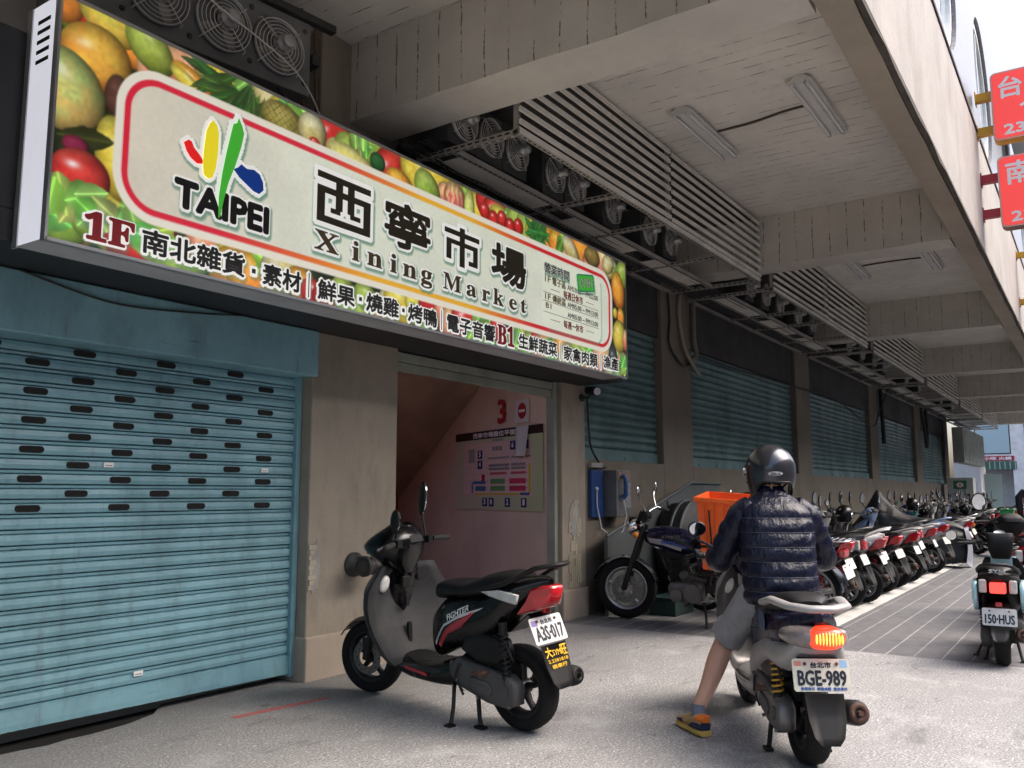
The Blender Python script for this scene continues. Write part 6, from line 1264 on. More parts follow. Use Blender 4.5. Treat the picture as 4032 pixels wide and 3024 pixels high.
    for s_ in (-1, 1):
        mb = MB(); mb.cyl((0.02, .11 * s_, r + .02), (.12, .11 * s_, .66), .014); sk = mb.build('shock_absorber', 'engine_dark', t); mb = MB(); spring(mb, (.03, .11 * s_, r + .07), (.11, .11 * s_, .62), .028, 9, .006); mb.build('spring', g('spring', 'chrome'), sk)
    # head: lamp, gauges, bars, mirrors
    hx = WB - .20
    mb = MB(); mb.M = SM; mb.lathe([(0, -.10), (.05, -.09), (.085, -.03), (.095, .02), (.09, .03)], (hx + .10, 0, .90), (1, 0, -.05), 22); hl = mb.build('headlamp', 'chrome', t)
    mb = MB(); mb.M = SM; mb.lathe([(.088, .028), (.06, .042), (0, .05)], (hx + .10, 0, .90), (1, 0, -.05), 22); mb.build('lens', mat('lens_warm', (0.50, 0.40, 0.26), 0.1, coat=0.5), hl)
    for s_ in (-1, 1):
        mb = MB(); mb.M = SM; mb.cyl((hx, .06 * s_, .95), (hx - .04, .06 * s_, 1.03), .048, n=16); mb.build('gauge', 'black_plastic', t)
        mb = MB(); mb.M = SM; mb.cyl((hx + .03, .09 * s_, .83), (hx + .03, .17 * s_, .83), .012); mb.ball((hx + .03, .185 * s_, .83), (.03, .03, .03), 12, 8); mb.build('turn_signal', 'lamp_amber', t)
    mb = MB(); mb.M = SM; mb.tube([(hx - .16, .36, 1.02), (hx - .09, .22, 1.06), (hx - .04, .12, 1.03), (hx - .04, .06, .95), (hx - .04, -.06, .95), (hx - .04, -.12, 1.03), (hx - .09, -.22, 1.06), (hx - .16, -.36, 1.02)], .012, 8); hb = mb.build('handlebar', 'chrome', t)
    for s_ in (-1, 1):
        mb = MB(); mb.M = SM; mb.cyl((hx - .11, .27 * s_, 1.045), (hx - .165, .38 * s_, 1.015), .018); mb.build('grip', 'grip', hb)
        c0 = SM @ Vector((hx - .06, .36 * s_, 1.26)); mirror(t, [SM @ Vector((hx - .08, .22 * s_, 1.07)), SM @ Vector((hx - .05, .27 * s_, 1.16)), SM @ Vector((hx - .045, .33 * s_, 1.22)), c0 + Vector((.01, 0, -.01))], c0, .055, .055, yaw=R(15), back='chrome')
    mb = MB(); mb.cb((-.34, 0, .70), (.06, .16, .08)); mb.build('tail_lamp', g('lampm', 'lamp_red'), t, bevel=.012)
    for s_ in (-1, 1):
        mb = MB(); mb.cyl((-.28, .09 * s_, .66), (-.28, .13 * s_, .66), .01); mb.ball((-.28, .15 * s_, .66), .03, 12, 8); mb.build('turn_signal', 'lamp_amber', t)
    plate(t, -.375, .52, 18, '', g('plate', ''), 'plate_white')
    mb = MB(); mb.tube([(-.12, .12, .80), (-.30, .12, .83), (-.42, .12, .83), (-.42, -.12, .83), (-.30, -.12, .83), (-.12, -.12, .80)], .010, 8)
    for i in range(4): mb.cyl((-.2 - .06 * i, -.12, .832), (-.2 - .06 * i, .12, .832), .007)
    mb.build('rack', 'chrome', t)
    mb = MB(); mb.tube([(.42, .12, .22), (.38, .2, .10), (.36, .26, .015)], .012, 8); mb.tube([(.58, .02, .20), (.56, .22, .20)], .012, 8); mb.build('stand', 'engine_dark', t)
    return t
KM = motorcycle('parked_motorcycle', 'navy motorcycle facing the wall with an orange crate slung at its rear', dict(tank='paint_navy', text='KYMCO', steer=R(14)))
KM.scale = (1.07, 1.07, 1.07); KM.location = (8.42, 2.86, 0); KM.rotation_euler = (Matrix.Rotation(R(93), 3, 'Z') @ Matrix.Rotation(R(-4), 3, 'X')).to_euler()
BK = motorcycle('parked_motorcycle', 'wire-wheeled black motorcycle with red rear springs, nearest the rider\'s right elbow', dict(tank='gloss_black', wire=True, spring='spring_red', fender='gloss_black'))
BK.location = (9.28, 2.52, 0); BK.rotation_euler = (Matrix.Rotation(R(86), 3, 'Z') @ Matrix.Rotation(R(-5), 3, 'X')).to_euler()
# orange crate on the rack
mb = MB()
for z_ in (.56, .80): mb.tube([(.25, .10, z_), (.28, .62, z_), (-.28, .62, z_), (-.25, .10, z_)], .011, 8)
for x_ in (-.2, 0, .2): mb.tube([(x_, .10, .80), (x_, .10, .56), (x_, .62, .56)], .009, 8)
mb.build('pannier_carrier', 'engine_dark', KM)
t = thing('delivery_crate', 'big orange plastic crate slung beside the rear of the navy motorcycle by the wall', 'crate', (8.02, 2.95, 0.60), R(10))
t.rotation_euler = (R(4), R(-5), R(10))
mat('crate_orange', (0.86, 0.125, 0.012), 0.45, var=0.12, dirt=0.25, dcol=(0.30, 0.05, 0.01), dscale=5)
def crate(t, w0, d0, w1, d1, h, th=.008):
    mb = MB(); o_ = lambda w_, d_, z: [(-w_, -d_, z), (w_, -d_, z), (w_, d_, z), (-w_, d_, z)]
    mb.loft([o_(w0, d0, 0), o_(w1, d1, h), o_(w1 - th, d1 - th, h), o_(w0 - th, d0 - th, th)], 0, False, False); mb.add(o_(w0, d0, 0), [(3, 2, 1, 0)]); mb.add(o_(w0 - th, d0 - th, th), [(0, 1, 2, 3)])
    b = mb.build('shell', 'crate_orange', t)
    mb = MB(); mb.loft([o_(w1 + .025, d1 + .025, h - .03), o_(w1 + .025, d1 + .025, h + .012), o_(w1 - .004, d1 - .004, h + .012), o_(w1 - .004, d1 - .004, h - .03)], 0, False, False, closed=True); mb.build('rim', 'crate_orange', t, bevel=.006)
    mb = MB()
    for s_ in (-1, 1):
        for q in (-.7, -.35, 0, .35, .7):
            mb.tube([(s_ * (w0 + .004), q * d0, .0), (s_ * (w1 + .004), q * d1, h - .03)], .009, 4); mb.tube([(q * w0, s_ * (d0 + .004), .0), (q * w1, s_ * (d1 + .004), h - .03)], .009, 4)
    mb.build('rib', 'crate_orange', t)['kind'] = 'stuff'
    mb = MB()
    for q in (-.55, .55): mb.tube([(q * w0 * 1.05, -(d0 + .014), .1), (q * w1 * 1.05, -(d1 + .014), h * .85)], .008, 5); mb.tube([(-(w0 + .014), q * d0, .1), (-(w1 + .014), q * d1, h * .85)], .008, 5)
    mb.build('strap', 'engine_dark', t)
crate(t, .225, .20, .295, .265, .66)

# --- the long row of parked scooters
SC = [
 dict(body='gloss_black', low='black_plastic', low2='gloss_black', cowl='gloss_black', shield='faded_plastic', tail='split', lampm='lamp_red'),
 dict(body='paint_white', low='paint_white', cowl='paint_white', shield='black_plastic', tail='split', railm='paint_white', lampm='lamp_red'),
 dict(body='paint_silver', low='black_plastic', cowl='paint_silver', shield='black_plastic', tail='split', rail=2, railm='paint_silver', lampm='lamp_red', rim='rim_dark'),
 dict(body='paint_sky', low='paint_silver', low2='paint_silver', cowl='paint_sky', shield='black_plastic', tail='split', railm='paint_sky'),
 dict(body='paint_grey', low='black_plastic', low2='gloss_black', cowl='paint_grey', shield='black_plastic', tail='wide', rail=1, railm='alloy'),
 dict(body='paint_teal', low='black_plastic', cowl='paint_teal', shield='faded_plastic', tail='square', lampm='lamp_amber', rail=2, railm='black_plastic'),
 dict(body='paint_blue', low='black_plastic', cowl='paint_blue', shield='black_plastic', tail='square', lampm='lamp_amber', rail=1, railm='chrome'),
]
MIR = [((.30, 1.25, .055, .095, .02, R(-14)), (.30, 1.22, .055, .095, .02, R(12))), ((.33, 1.18, .065, .05, 0, R(-8)), (.33, 1.21, .065, .05, 0, R(10))), ((.28, 1.28, .045, .10, .03, R(-20)), (.28, 1.26, .045, .10, .03, R(18)))]
cname = dict(gloss_black='black', paint_white='white', paint_silver='silver', paint_sky='sky-blue', paint_grey='dark grey', paint_teal='teal', paint_blue='deep blue')
pts_ = ['BSM-205', 'HD8-631', 'N2K·417', 'LGX-082', '872·KTF', 'APH-354', 'MU3-190']
protos = []
for i, c_ in enumerate(SC):
    c_ = dict(c_); c_.update(pw=.21, seg=28, tx=(-.30, -.26, -.34, -.28, -.24, -.22, -.25)[i], wb=1.27, mirrors=MIR[i % 3], plate=('', '', 'plate_white' if i % 3 else 'plate_cream', None), spring='spring_red' if i in (0, 4) else 'engine_dark', tz=.83 + .02 * (i % 2))
    if c_['tail'] == 'wide': c_['tail'] = 'square'; c_['lampm'] = 'lamp_red'
    protos.append(c_)
order = [0, 4, 1, 1, 0, 2, 4, 2, 3, None, 2, 4, 6, 5, 0, 4, 1, 0, 2, 6, 0, 4, 0, 5, 2, 0, 4, 0, 1, 0, 2, 0, 4]
xs_ = [9.9, 10.5, 11.1, 11.75, 12.4, 13.1, 13.9, 14.8, 15.8, 17.2, 18.0, 18.7, 19.5, 20.3, 21.0, 21.7, 22.4, 23.1, 23.8, 24.5, 25.2, 25.9, 26.6, 27.3, 28.0, 28.7, 29.4, 30.1, 30.8, 31.4, 32.0, 32.6, 33.2]
made = {}; rr = random.Random(11)
GRP = 'scooters parked in a row along the arcade wall'
order_l = [x for x in order]
KMAP = None
for i, (k_, x) in enumerate(zip(order, xs_)):
    if k_ is None: continue
    nm = cname[SC[k_]['body']]
    if i <= 12:
        lab = {0: 'black scooter beside the wire-wheeled motorcycle in the wall row', 1: 'dark grey scooter, second in the wall row after the wire-wheeled motorcycle', 2: 'white scooter, nearer of two white ones side by side in the row', 3: 'white scooter, farther of two white ones side by side in the row', 4: 'black scooter just beyond the pair of white scooters in the row', 5: 'silver scooter, nearest silver one in the wall row', 6: 'dark grey scooter between two silver ones in the nearer half of the row', 7: 'silver scooter standing right before the sky-blue one', 8: 'sky-blue scooter beside the tarpaulin-covered one', 10: 'silver scooter just beyond the tarpaulin-covered one', 11: 'dark grey scooter, second beyond the tarpaulin-covered one', 12: 'deep blue scooter nearest beyond the tarpaulin-covered one'}[i]
    elif i == 13: lab = 'teal scooter with amber tail lamp beyond the nearer deep blue one'
    else: lab = '%s scooter far down the wall row, well beyond the tarpaulin-covered one' % nm
    if k_ not in made:
        o = scooter('row_scooter', lab, protos[k_], GRP); made[k_] = o
    else: o = dup(made[k_], label=lab)
    sc_ = rr.uniform(.93, 1.06); o.scale = (sc_, sc_, sc_); o.location = (x + rr.uniform(-.05, .05), 2.50 - .016 * (x - 10) + rr.uniform(-.08, .06), 0.003)
    o.rotation_euler = (Matrix.Rotation(R(83 + rr.uniform(-10, 8)), 3, 'Z') @ Matrix.Rotation(R(-4 + rr.uniform(-4, 4)), 3, 'X')).to_euler()
# tarpaulin over one scooter
mat('tarp', (0.016, 0.017, 0.02), 0.55, var=0.2, bump=0.25, bscale=9); mat('tarp_silver', (0.20, 0.21, 0.25), 0.45, var=0.2)
t = thing('covered_scooter', 'scooter hidden under a dark grey tarpaulin peaked over its mirrors', 'scooter cover', (17.2, 2.3, 0))
mb = MB(); keys = [(-.30, .10, .66, .20), (-.1, .08, .78, .27), (.3, .10, .84, .30), (.7, .15, .92, .34), (1.0, .22, 1.18, .38), (1.12, .25, 1.36, .36), (1.22, .25, 1.22, .34), (1.5, .22, .82, .26), (1.75, .2, .55, .16)]
rings = []
for i in range(41):
    y = -.30 + 2.05 * i / 40; zb, zt, hw = catm(keys, y); ring = []
    for j in range(30):
        v = j / 29; a = math.pi * v; prof_w = hw * (0.30 + 0.70 * abs(math.cos(a)) ** 0.6) if True else 0; xx = -math.copysign(1, math.cos(a)) * hw * abs(math.cos(a)) ** .8; zz = zb + (zt - zb) * (math.sin(a) ** (1.25 if y > .9 else .8))
        fo = .035 * math.sin(y * 9 + j * 1.1) * math.sin(a * 2) + .03 * noise.noise((y * 4, j * .35, 2)); ring.append((xx + fo, y + .02 * noise.noise((j * .5, y * 3, 5)), zz + .02 * noise.noise((y * 5, j * .3, 8))))
    rings.append(ring)
sheet(mb, rings, (0, 0, .004)); mb.build('tarpaulin', 'tarp', t)
mb = MB(); sheet(mb, [[(.30 - .62 * v + .02 * math.sin(v * 9 + q * 3), -.315 - .03 * math.sin(v * 6 + q * 4), .06 + .64 * q - .06 * (1 - q) * math.sin(v * 5)) for v in [i / 8 for i in range(9)]] for q in [i / 6 for i in range(7)]], (0, -.004, 0)); mb.build('hem', 'tarp_silver', t)
# helmets left on the row
def helmet_mesh(mb, c, r, M_=None, cut=-.45):
    rings = []; n = 30
    for i in range(15):
        th = math.pi * (0.02 + .98 * i / 14) * .70; rings.append([(c[0] + r[0] * math.sin(th) * math.cos(2 * math.pi * j / n) * (1.0 if math.cos(2 * math.pi * j / n) > 0 else 1.04), c[1] + r[1] * math.sin(th) * math.sin(2 * math.pi * j / n), c[2] + r[2] * math.cos(th) - (.03 if i > 10 and math.cos(2 * math.pi * j / n) < -.2 else 0) * (i - 10) / 4) for j in range(n)])
    inner = [[(c[0] + (p[0] - c[0]) * .9, c[1] + (p[1] - c[1]) * .9, c[2] + (p[2] - c[2]) * .92) for p in r_] for r_ in reversed(rings)]
    mb.loft(rings + inner, 0, True, True)
mat('helmet_black', (0.004, 0.004, 0.0045), 0.3, spec=0.4)
for i, (x, y, z, lb) in enumerate(((13.6, 3.2, .98, 'black helmet resting on a scooter seat front, third of the spare helmets before the tarpaulin'), (19.3, 3.2, 1.06, 'black helmet hung on a handlebar just past the tarpaulin-covered scooter'),(9.98, 3.42, 1.17, 'black open-face helmet hung on the nearest row mirrors beside the rider'), (11.0, 3.35, 1.04, 'black helmet resting between the handlebars of the row before the tarpaulin'), (12.15, 3.3, 1.03, 'black helmet resting on a handlebar near the tarpaulin cover'))):
    t = thing('spare_helmet', lb, 'helmet', (x, y, z)); mb = MB(); helmet_mesh(mb, (0, 0, 0), (.135, .125, .14)); mb.build('shell', 'helmet_black', t)
    mb = MB(); mb.ball((-.03, -.118, -.02), (.06, .02, .05), 12, 8); mb.build('visor', 'mirror_glass', t)
# green crate at the far end of the row
t = thing('green_crate', 'small bright green crate perched on the last scooters of the row', 'crate', (20.6, 1.62, .78)); mb = MB(); mb.box(-.15, .15, -.12, .12, 0, .16); mb.build('shell', mat('crate_green', (0.03, 0.30, 0.08), 0.5), t, bevel=.01)
mb = MB(); mb.box(-.16, .16, -.13, .13, .161, .185); mb.build('rim', 'crate_green', t)
OF = dup(made[0], (20.7, 1.42, 0), None, 'black scooter parked under the small green crate, away from the wall row'); OF.rotation_euler = (0, 0, R(80))

# ------------------------------------------------------------------ the rider
P = thing('person', 'person in a navy puffer jacket, grey shorts and dark helmet sitting on the silver scooter', 'person', RO, RH)
mat('skin', (0.56, 0.315, 0.215), 0.5, var=0.08, bump=0.05); mat('hair_black', (0.008, 0.007, 0.007), 0.6)
k = nodes_mat('puffer_nylon', 0.29); nz_ = k.noise(9, 6, 0.65, sc=(1.0, 1.0, 0.35)); n2_ = k.noise(34, 4, 0.6, sc=(1, 1, .45)); k.b.inputs['Base Color'].default_value = (0.004, 0.0055, 0.019, 1); k.b.inputs['Specular IOR Level'].default_value = 0.33
k.bump(k.math('ADD', k.math('MULTIPLY', nz_, 1.0), k.math('MULTIPLY', n2_, 0.35)), 0.8, 0.025)
mat('stitch', (0.05, 0.06, 0.10), 0.5)
mat('shorts_grey', (0.27, 0.27, 0.28), 0.85, var=0.12, vscale=20, bump=0.5, bscale=14)
hip, kneeL, ankL = Vector((.42, .12, .80)), Vector((.70, .245, .475)), Vector((.50, .445, .10))
kneeR, ankR = Vector((.80, -.20, .60)), Vector((.78, -.17, .36))
elb, wri = Vector((.600, .275, .935)), Vector((.825, .285, .925)); sh = Vector((.505, .158, 1.190))
elbR, wriR = Vector((.600, -.285, .945)), Vector((.825, -.285, .925)); shR = Vector((.505, -.158, 1.190))
# body: one skinned surface (pelvis, spine, head, arms, legs)
J = {}; VS, ES, RAD = [], [], []
def jv(p, r, par=None):
    VS.append(tuple(p)); RAD.append(r); i = len(VS) - 1
    if par is not None: ES.append((par, i))
    return i
pel = jv((.42, 0, .82), (.13, .12)); sp1 = jv((.43, 0, .98), (.12, .10), pel); ch = jv((.47, 0, 1.14), (.14, .10), sp1); nb = jv((.53, 0, 1.27), (.075, .07), ch); nk = jv((.565, 0, 1.345), (.058, .058), nb); hd0 = jv((.60, 0, 1.42), (.085, .09), nk); hd1 = jv((.625, 0, 1.50), (.075, .085), hd0)
for s_, S_, E_, W_ in ((1, sh, elb, wri), (-1, shR, elbR, wriR)):
    a = jv(S_, (.052, .052), ch); a = jv((S_ + E_) / 2, (.042, .042), a); a = jv(E_, (.037, .037), a); a = jv((E_ * .4 + W_ * .6), (.032, .032), a); a = jv(W_, (.024, .028), a); jv(W_ + Vector((.055, .005 * s_, -.012)), (.020, .038), a)
for s_, K_, A_ in ((1, kneeL, ankL), (-1, kneeR, ankR)):
    h_ = jv((.43, .10 * s_, .80), (.085, .085), pel); a = jv((hip * Vector((1, 1, 1)) if s_ > 0 else Vector((.42, -.12, .80))) * .5 + K_ * .5, (.072, .072), h_); a = jv(K_, (.060, .060), a); a = jv(K_ * .68 + A_ * .32, (.062, .066), a); a = jv(K_ * .35 + A_ * .65, (.048, .050), a); a = jv(A_ + Vector((0, 0, .03)), (.036, .038), a); a = jv(A_ + Vector((.0, 0, -.04)), (.034, .04), a); jv(A_ + Vector((.12, .03 * s_, -.055)), (.03, .04), a)
me = bpy.data.meshes.new('body'); me.from_pydata(VS, ES, []); ob = bpy.data.objects.new('body', me); C.objects.link(ob)
md = ob.modifiers.new('skin', 'SKIN'); md.use_smooth_shade = True
for i, v in enumerate(me.skin_vertices[0].data): v.radius = RAD[i]; v.use_root = (i == 0)
ob.modifiers.new('sub', 'SUBSURF').levels = 2
bpy.context.view_layer.update(); bm_ = bpy.data.meshes.new_from_object(ob.evaluated_get(bpy.context.evaluated_depsgraph_get())); bpy.data.objects.remove(ob)
mb = MB(); mb.add([v.co.copy() for v in bm_.vertices], [tuple(p.vertices) for p in bm_.polygons], 0, True)
# fingers curl round the grips; thumb leaves the side of the palm
for s_, W_ in ((1, wri), (-1, wriR)):
    for f_ in range(4):
        b_ = W_ + Vector((.075, s_ * (-.030 + .021 * f_), .004)); L_ = (.9, 1.0, .95, .78)[f_]
        mb.tube([b_ - Vector((.03, 0, -.004)), b_, b_ + Vector((.030 * L_, s_ * .004, -.006)), b_ + Vector((.038 * L_, s_ * .005, -.030 * L_)), b_ + Vector((.016 * L_, s_ * .005, -.050 * L_)), b_ + Vector((-.004, s_ * .004, -.048 * L_))], [.009, .0095, .009, .0085, .008, .006], 8)
    b_ = W_ + Vector((.04, -s_ * .030, -.006)); mb.tube([b_, b_ + Vector((.018, -s_ * .014, -.016)), b_ + Vector((.036, -s_ * .012, -.034)), b_ + Vector((.046, -s_ * .002, -.044))], [.012, .011, .0095, .007], 8)
# face under the helmet
mb.ball((.715, 0, 1.435), (.018, .014, .024), 10, 8)
for s_ in (-1, 1): mb.ball((.60, s_ * .083, 1.43), (.018, .01, .028), 10, 8)
bo = mb.build('body', 'skin', P)
for s_ in (-1, 1):
    e = MB(); e.ball((.70, s_ * .032, 1.462), (.010, .014, .008), 10, 6); e.build('eye', 'ink_black', bo)
mb = MB(); mb.ball((.712, 0, 1.385), (.008, .024, .007), 10, 6); mb.build('mouth', 'sticker_pink', bo)
# hair at the nape
mb = MB(); rows = []
for i in range(6):
    v = i / 5; z = 1.34 + .10 * v; rows.append([(.565 + .035 * v - (.061 + .03 * v) * math.cos(q), (.061 + .028 * v) * math.sin(q), z + .012 * math.cos(q * 6) * (1 - v)) for q in [-1.5 + 3.0 * j / 12 for j in range(13)]])
sheet(mb, rows, (-.005, 0, 0)); mb.build('hair', 'hair_black', P)
# puffer jacket: quilted torso and sleeves
def puff(v, pitch): return abs(math.sin(math.pi * v / pitch)) ** 0.55
mb = MB(); st_ = MB()
TKW = 1.07
TK = [(.705, .405, .125, .172), (.74, .40, .142, .186), (.82, .41, .148, .188), (.92, .43, .142, .188), (1.02, .45, .142, .194), (1.12, .475, .138, .200), (1.18, .495, .132, .196), (1.225, .505, .120, .178), (1.265, .525, .098, .132), (1.29, .540, .083, .100), (1.312, .553, .074, .082), (1.338, .562, .070, .074)]
TKX = [(1.305, .545, .080, .092), (1.345, .56, .070, .074), (1.385, .572, .066, .070)]
rings = []; NR = 84; n = 56
for i in range(NR + 1):
    z = .705 + (1.338 - .705) * i / NR; xc, dx, dy = catm(TK, z); dy *= TKW if z < 1.25 else 1.0; pf_ = puff(z - .70, .077) if z < 1.22 else (puff(z - 1.24, .048) if z > 1.285 else 1.0); amp = .010 if z < 1.285 else .005
    ring = []
    for j in range(n):
        a = 2 * math.pi * j / n; cx_, cy_ = se(math.cos(a), 2.35), se(math.sin(a), 2.35); w_ = .007 * noise.noise((math.cos(a) * 3 + 2 * noise.noise((math.cos(a), math.sin(a), z * 6)), math.sin(a) * 3, z * 9)) + .003 * noise.noise((math.cos(a) * 9, math.sin(a) * 9, z * 12)); k_ = amp * (pf_ - 1.0) + w_
        ring.append((xc + (dx + k_) * cx_, (dy + k_) * cy_, z + .004 * noise.noise((a * 1.5, z * 20, 7))))
    rings.append(ring)
mb.loft(rings, 0, True, False); mb.loft([rings[-1], [(p[0] * .94 + .562 * .06, p[1] * .92, p[2] - .03) for p in rings[-1]]], 0, True, False); mb.loft([[(p[0] * .93 + .405 * .07, p[1] * .93, p[2] + .03) for p in rings[0]], rings[0]], 0, True, False)
for q in range(1, 7):                      # stitched quilting seams
    z = .70 + .077 * q; i = (z - .705) / (1.338 - .705) * NR; i0 = int(i); st_.tube([(p[0] * 1.0 + .0025 * math.cos(2 * math.pi * j / n), p[1] + .0025 * math.sin(2 * math.pi * j / n), z) for j, p in enumerate(rings[i0])], .0016, 5, closed=True)
for S_, E_, W_, s_ in ((sh, elb, wri, 1), (shR, elbR, wriR, -1)):
    S0 = S_ + Vector((-.005, -.05 * s_, .025)); P_ = [S0, S_ + Vector((0, .012 * s_, -.02)), S_ * .5 + E_ * .5 + Vector((-.012, .016 * s_, -.005)), E_ + Vector((-.012, .008 * s_, -.012)), E_ * .45 + W_ * .55, W_ - Vector((.035, 0, 0)), W_ - Vector((.016, 0, .001))]; RR = [.072, .083, .079, .071, .063, .052, .041]
    path, rad = [], []; acc = 0
    for i in range(len(P_) - 1):
        p0, p1, p2, p3 = P_[max(i - 1, 0)], P_[i], P_[i + 1], P_[min(i + 2, len(P_) - 1)]
        for q in range(10):
            tt_ = q / 10; pt = 0.5 * ((2 * p1) + (p2 - p0) * tt_ + (2 * p0 - 5 * p1 + 4 * p2 - p3) * tt_ ** 2 + (3 * p1 - p0 - 3 * p2 + p3) * tt_ ** 3)
            if path: acc += (pt - path[-1]).length
            path.append(pt); rad.append((RR[i] * (1 - tt_) + RR[i + 1] * tt_) * (1 + .12 * (puff(acc + .02, .082) - 1)))
    sm_ = len(mb.v); mb.tube(path, rad, 26, 0)
    for q in range(sm_, len(mb.v)):
        p = Vector(mb.v[q]); d_ = .004 * noise.noise(p * 15) + .002 * noise.noise(p * 38); mb.v[q] = tuple(p + Vector((d_, d_ * s_, d_)))
jk = mb.build('jacket', 'puffer_nylon', P); st_.build('seam', 'stitch', jk)
mb = MB(); put_text(mb, 'K-SWISS', (-.02, 0, .02, .012), lambda a, b, d_: (.50 + a, .288 + d_, 1.145 + b), 0, .0005) if False else None
# shorts
mb = MB(); rings = []
def ring_at(c_, ax, r1, r2, n=30, seed=0):
    ax = ax.normalized(); u_ = Vector((0, 1, 0)); u_ = (u_ - ax * u_.dot(ax)).normalized(); v_ = ax.cross(u_); return [c_ + u_ * (r1 + .013 * noise.noise((math.cos(a) * 3, math.sin(a) * 3, seed * .9))) * math.cos(a) + v_ * (r2 + .013 * noise.noise((math.cos(a) * 3 + 5, math.sin(a) * 3, seed * .9))) * math.sin(a) for a in [2 * math.pi * j / n for j in range(n)]]
for s_, K_ in ((1, kneeL), (-1, kneeR)):
    H_ = Vector((.40, .085 * s_, .80)); rings = []
    for i in range(12):
        v = i / 11; c_ = H_ * (1 - v) + (H_ * .06 + K_ * .94) * v; rings.append(ring_at(c_, K_ - H_, .108 - .026 * v + .012 * (v > .9), .112 - .022 * v + .012 * (v > .9), seed=i + 20 * s_))
    mb.loft(rings, 0, True, False); mb.loft([rings[-1], [c_ + (p - c_) * .86 for p in rings[-1]], [c_ + (p - c_) * .82 - (K_ - H_) * .2 for p in rings[-1]]], 0, True, False)
mb.ball((.40, 0, .81), (.135, .175, .085), 24, 12); mb.build('shorts', 'shorts_grey', P)
# shoes and sock
mat('shoe_navy', (0.015, 0.02, 0.06), 0.7); mat('shoe_tan', (0.42, 0.27, 0.12), 0.8); mat('shoe_orange', (0.70, 0.16, 0.02), 0.6); mat('shoe_sole', (0.60, 0.40, 0.10), 0.6, var=0.15); mat('sock_grey', (0.16, 0.18, 0.24), 0.9)
for s_, A_, yaw in ((1, ankL, R(18)), (-1, ankR, R(-4))):
    M_ = Matrix.Translation((A_.x, A_.y, A_.z - .10)) @ Matrix.Rotation(yaw, 4, 'Z')
    mb = MB(); mb.M = M_; loft_x(mb, [(-.075, .03, .10, .030), (-.04, .028, .115, .042), (.02, .028, .105, .043), (.09, .028, .080, .046), (.16, .028, .062, .048), (.20, .028, .048, .030)], 2.4, 16, 20); so3 = mb.build('shoe', 'shoe_tan', P)
    mb = MB(); mb.M = M_; loft_x(mb, [(-.085, .004, .034, .034), (-.05, .001, .036, .046), (.05, .001, .034, .045), (.14, .001, .034, .053), (.20, .003, .034, .040), (.215, .008, .03, .02)], 3, 14, 20); mb.build('sole', 'shoe_sole', so3)
    mb = MB(); mb.M = M_; loft_x(mb, [(-.082, .03, .075, .030), (-.05, .03, .082, .0455), (-.005, .03, .075, .047), (.03, .03, .05, .046)], 2.4, 8, 18); mb.build('heel_panel', 'shoe_navy', so3)
    mb = MB(); mb.M = M_; loft_x(mb, [(-.088, .075, .108, .024), (-.055, .072, .112, .044), (-.03, .08, .105, .044)], 2.4, 6, 18); mb.build('heel_tab', 'shoe_orange', so3)
    mb = MB(); mb.M = M_; loft_x(mb, [(.10, .03, .072, .049), (.15, .03, .062, .050), (.19, .03, .05, .038), (.206, .032, .042, .015)], 2.4, 8, 18); mb.build('toe_cap', 'shoe_navy', so3)
    for q in range(4):
        mb = MB(); mb.M = M_; mb.tube([(.02 + .022 * q, -.025, .103 - .008 * q), (.025 + .022 * q, 0, .112 - .008 * q), (.02 + .022 * q, .025, .103 - .008 * q)], .003, 6); mb.build('lace', 'shoe_sole', so3)
    mb = MB(); mb.tube([A_ + Vector((0, 0, -.02)), A_ + Vector((0, 0, .045)) + (kneeL - ankL) * .02 * (s_ > 0)], [.040, .037], 16); mb.build('sock', 'sock_grey', P)
# helmet
mat('helmet_grey', (0.045, 0.047, 0.056), 0.27, 0.6, coat=0.6)
hsn = lambda q: math.sin(q) if q < 1.57 else math.sin(q) ** .55
mb = MB(); hc = Vector((.600, -.018, 1.435)); rings = []; n = 44
for i in range(25):
    th = math.pi * (.015 + .985 * i / 24) * .78; ring = []
    for j in range(n):
        a = 2 * math.pi * j / n; fr = math.cos(a); q = min(th, math.pi * (.78 - .155 * min(1, max(0, -fr - .45) / .35)))
        if fr > .25: q = min(th, math.pi * (.50 - .10 * (fr - .25)))   # face opening
        ring.append((hc.x + .150 * hsn(q) * math.cos(a), hc.y + .138 * hsn(q) * math.sin(a), hc.z + .140 * math.cos(q) * (1.0 if q < 1.57 else 1.45)))
    rings.append(ring)
inner = [[tuple(hc + (Vector(p) - hc) * .90) for p in r_] for r_ in reversed(rings)]
mb.loft(rings + inner, 0, True, True); hm_ = mb.build('helmet', 'helmet_grey', P)
mb = MB(); mb.tube([Vector(p) * 1.0 for p in rings[-1]], .006, 8, closed=True); mb.build('edge_trim', 'black_plastic', hm_)
for s_ in (-1, 1):
    mb = MB(); mb.cyl((hc.x + .055, hc.y + s_ * .124, hc.z - .015), (hc.x + .055, hc.y + s_ * .144, hc.z - .015), .026, n=16); mb.build('visor_hinge', 'chrome', hm_)
mb = MB(); rows = []
for i in range(7):
    th = math.pi * (.44 + .24 * i / 6); rows.append([(hc.x + .152 * math.sin(th) * math.cos(a), hc.y + .142 * math.sin(th) * math.sin(a), hc.z + .138 * math.cos(th)) for a in [R(-75 + 150 * j / 16) for j in range(17)]])
sheet(mb, rows, (.003, 0, 0)); mb.build('visor', mat('visor_smoke', (0.10, 0.10, 0.06), 0.08, trans=0.6), hm_)
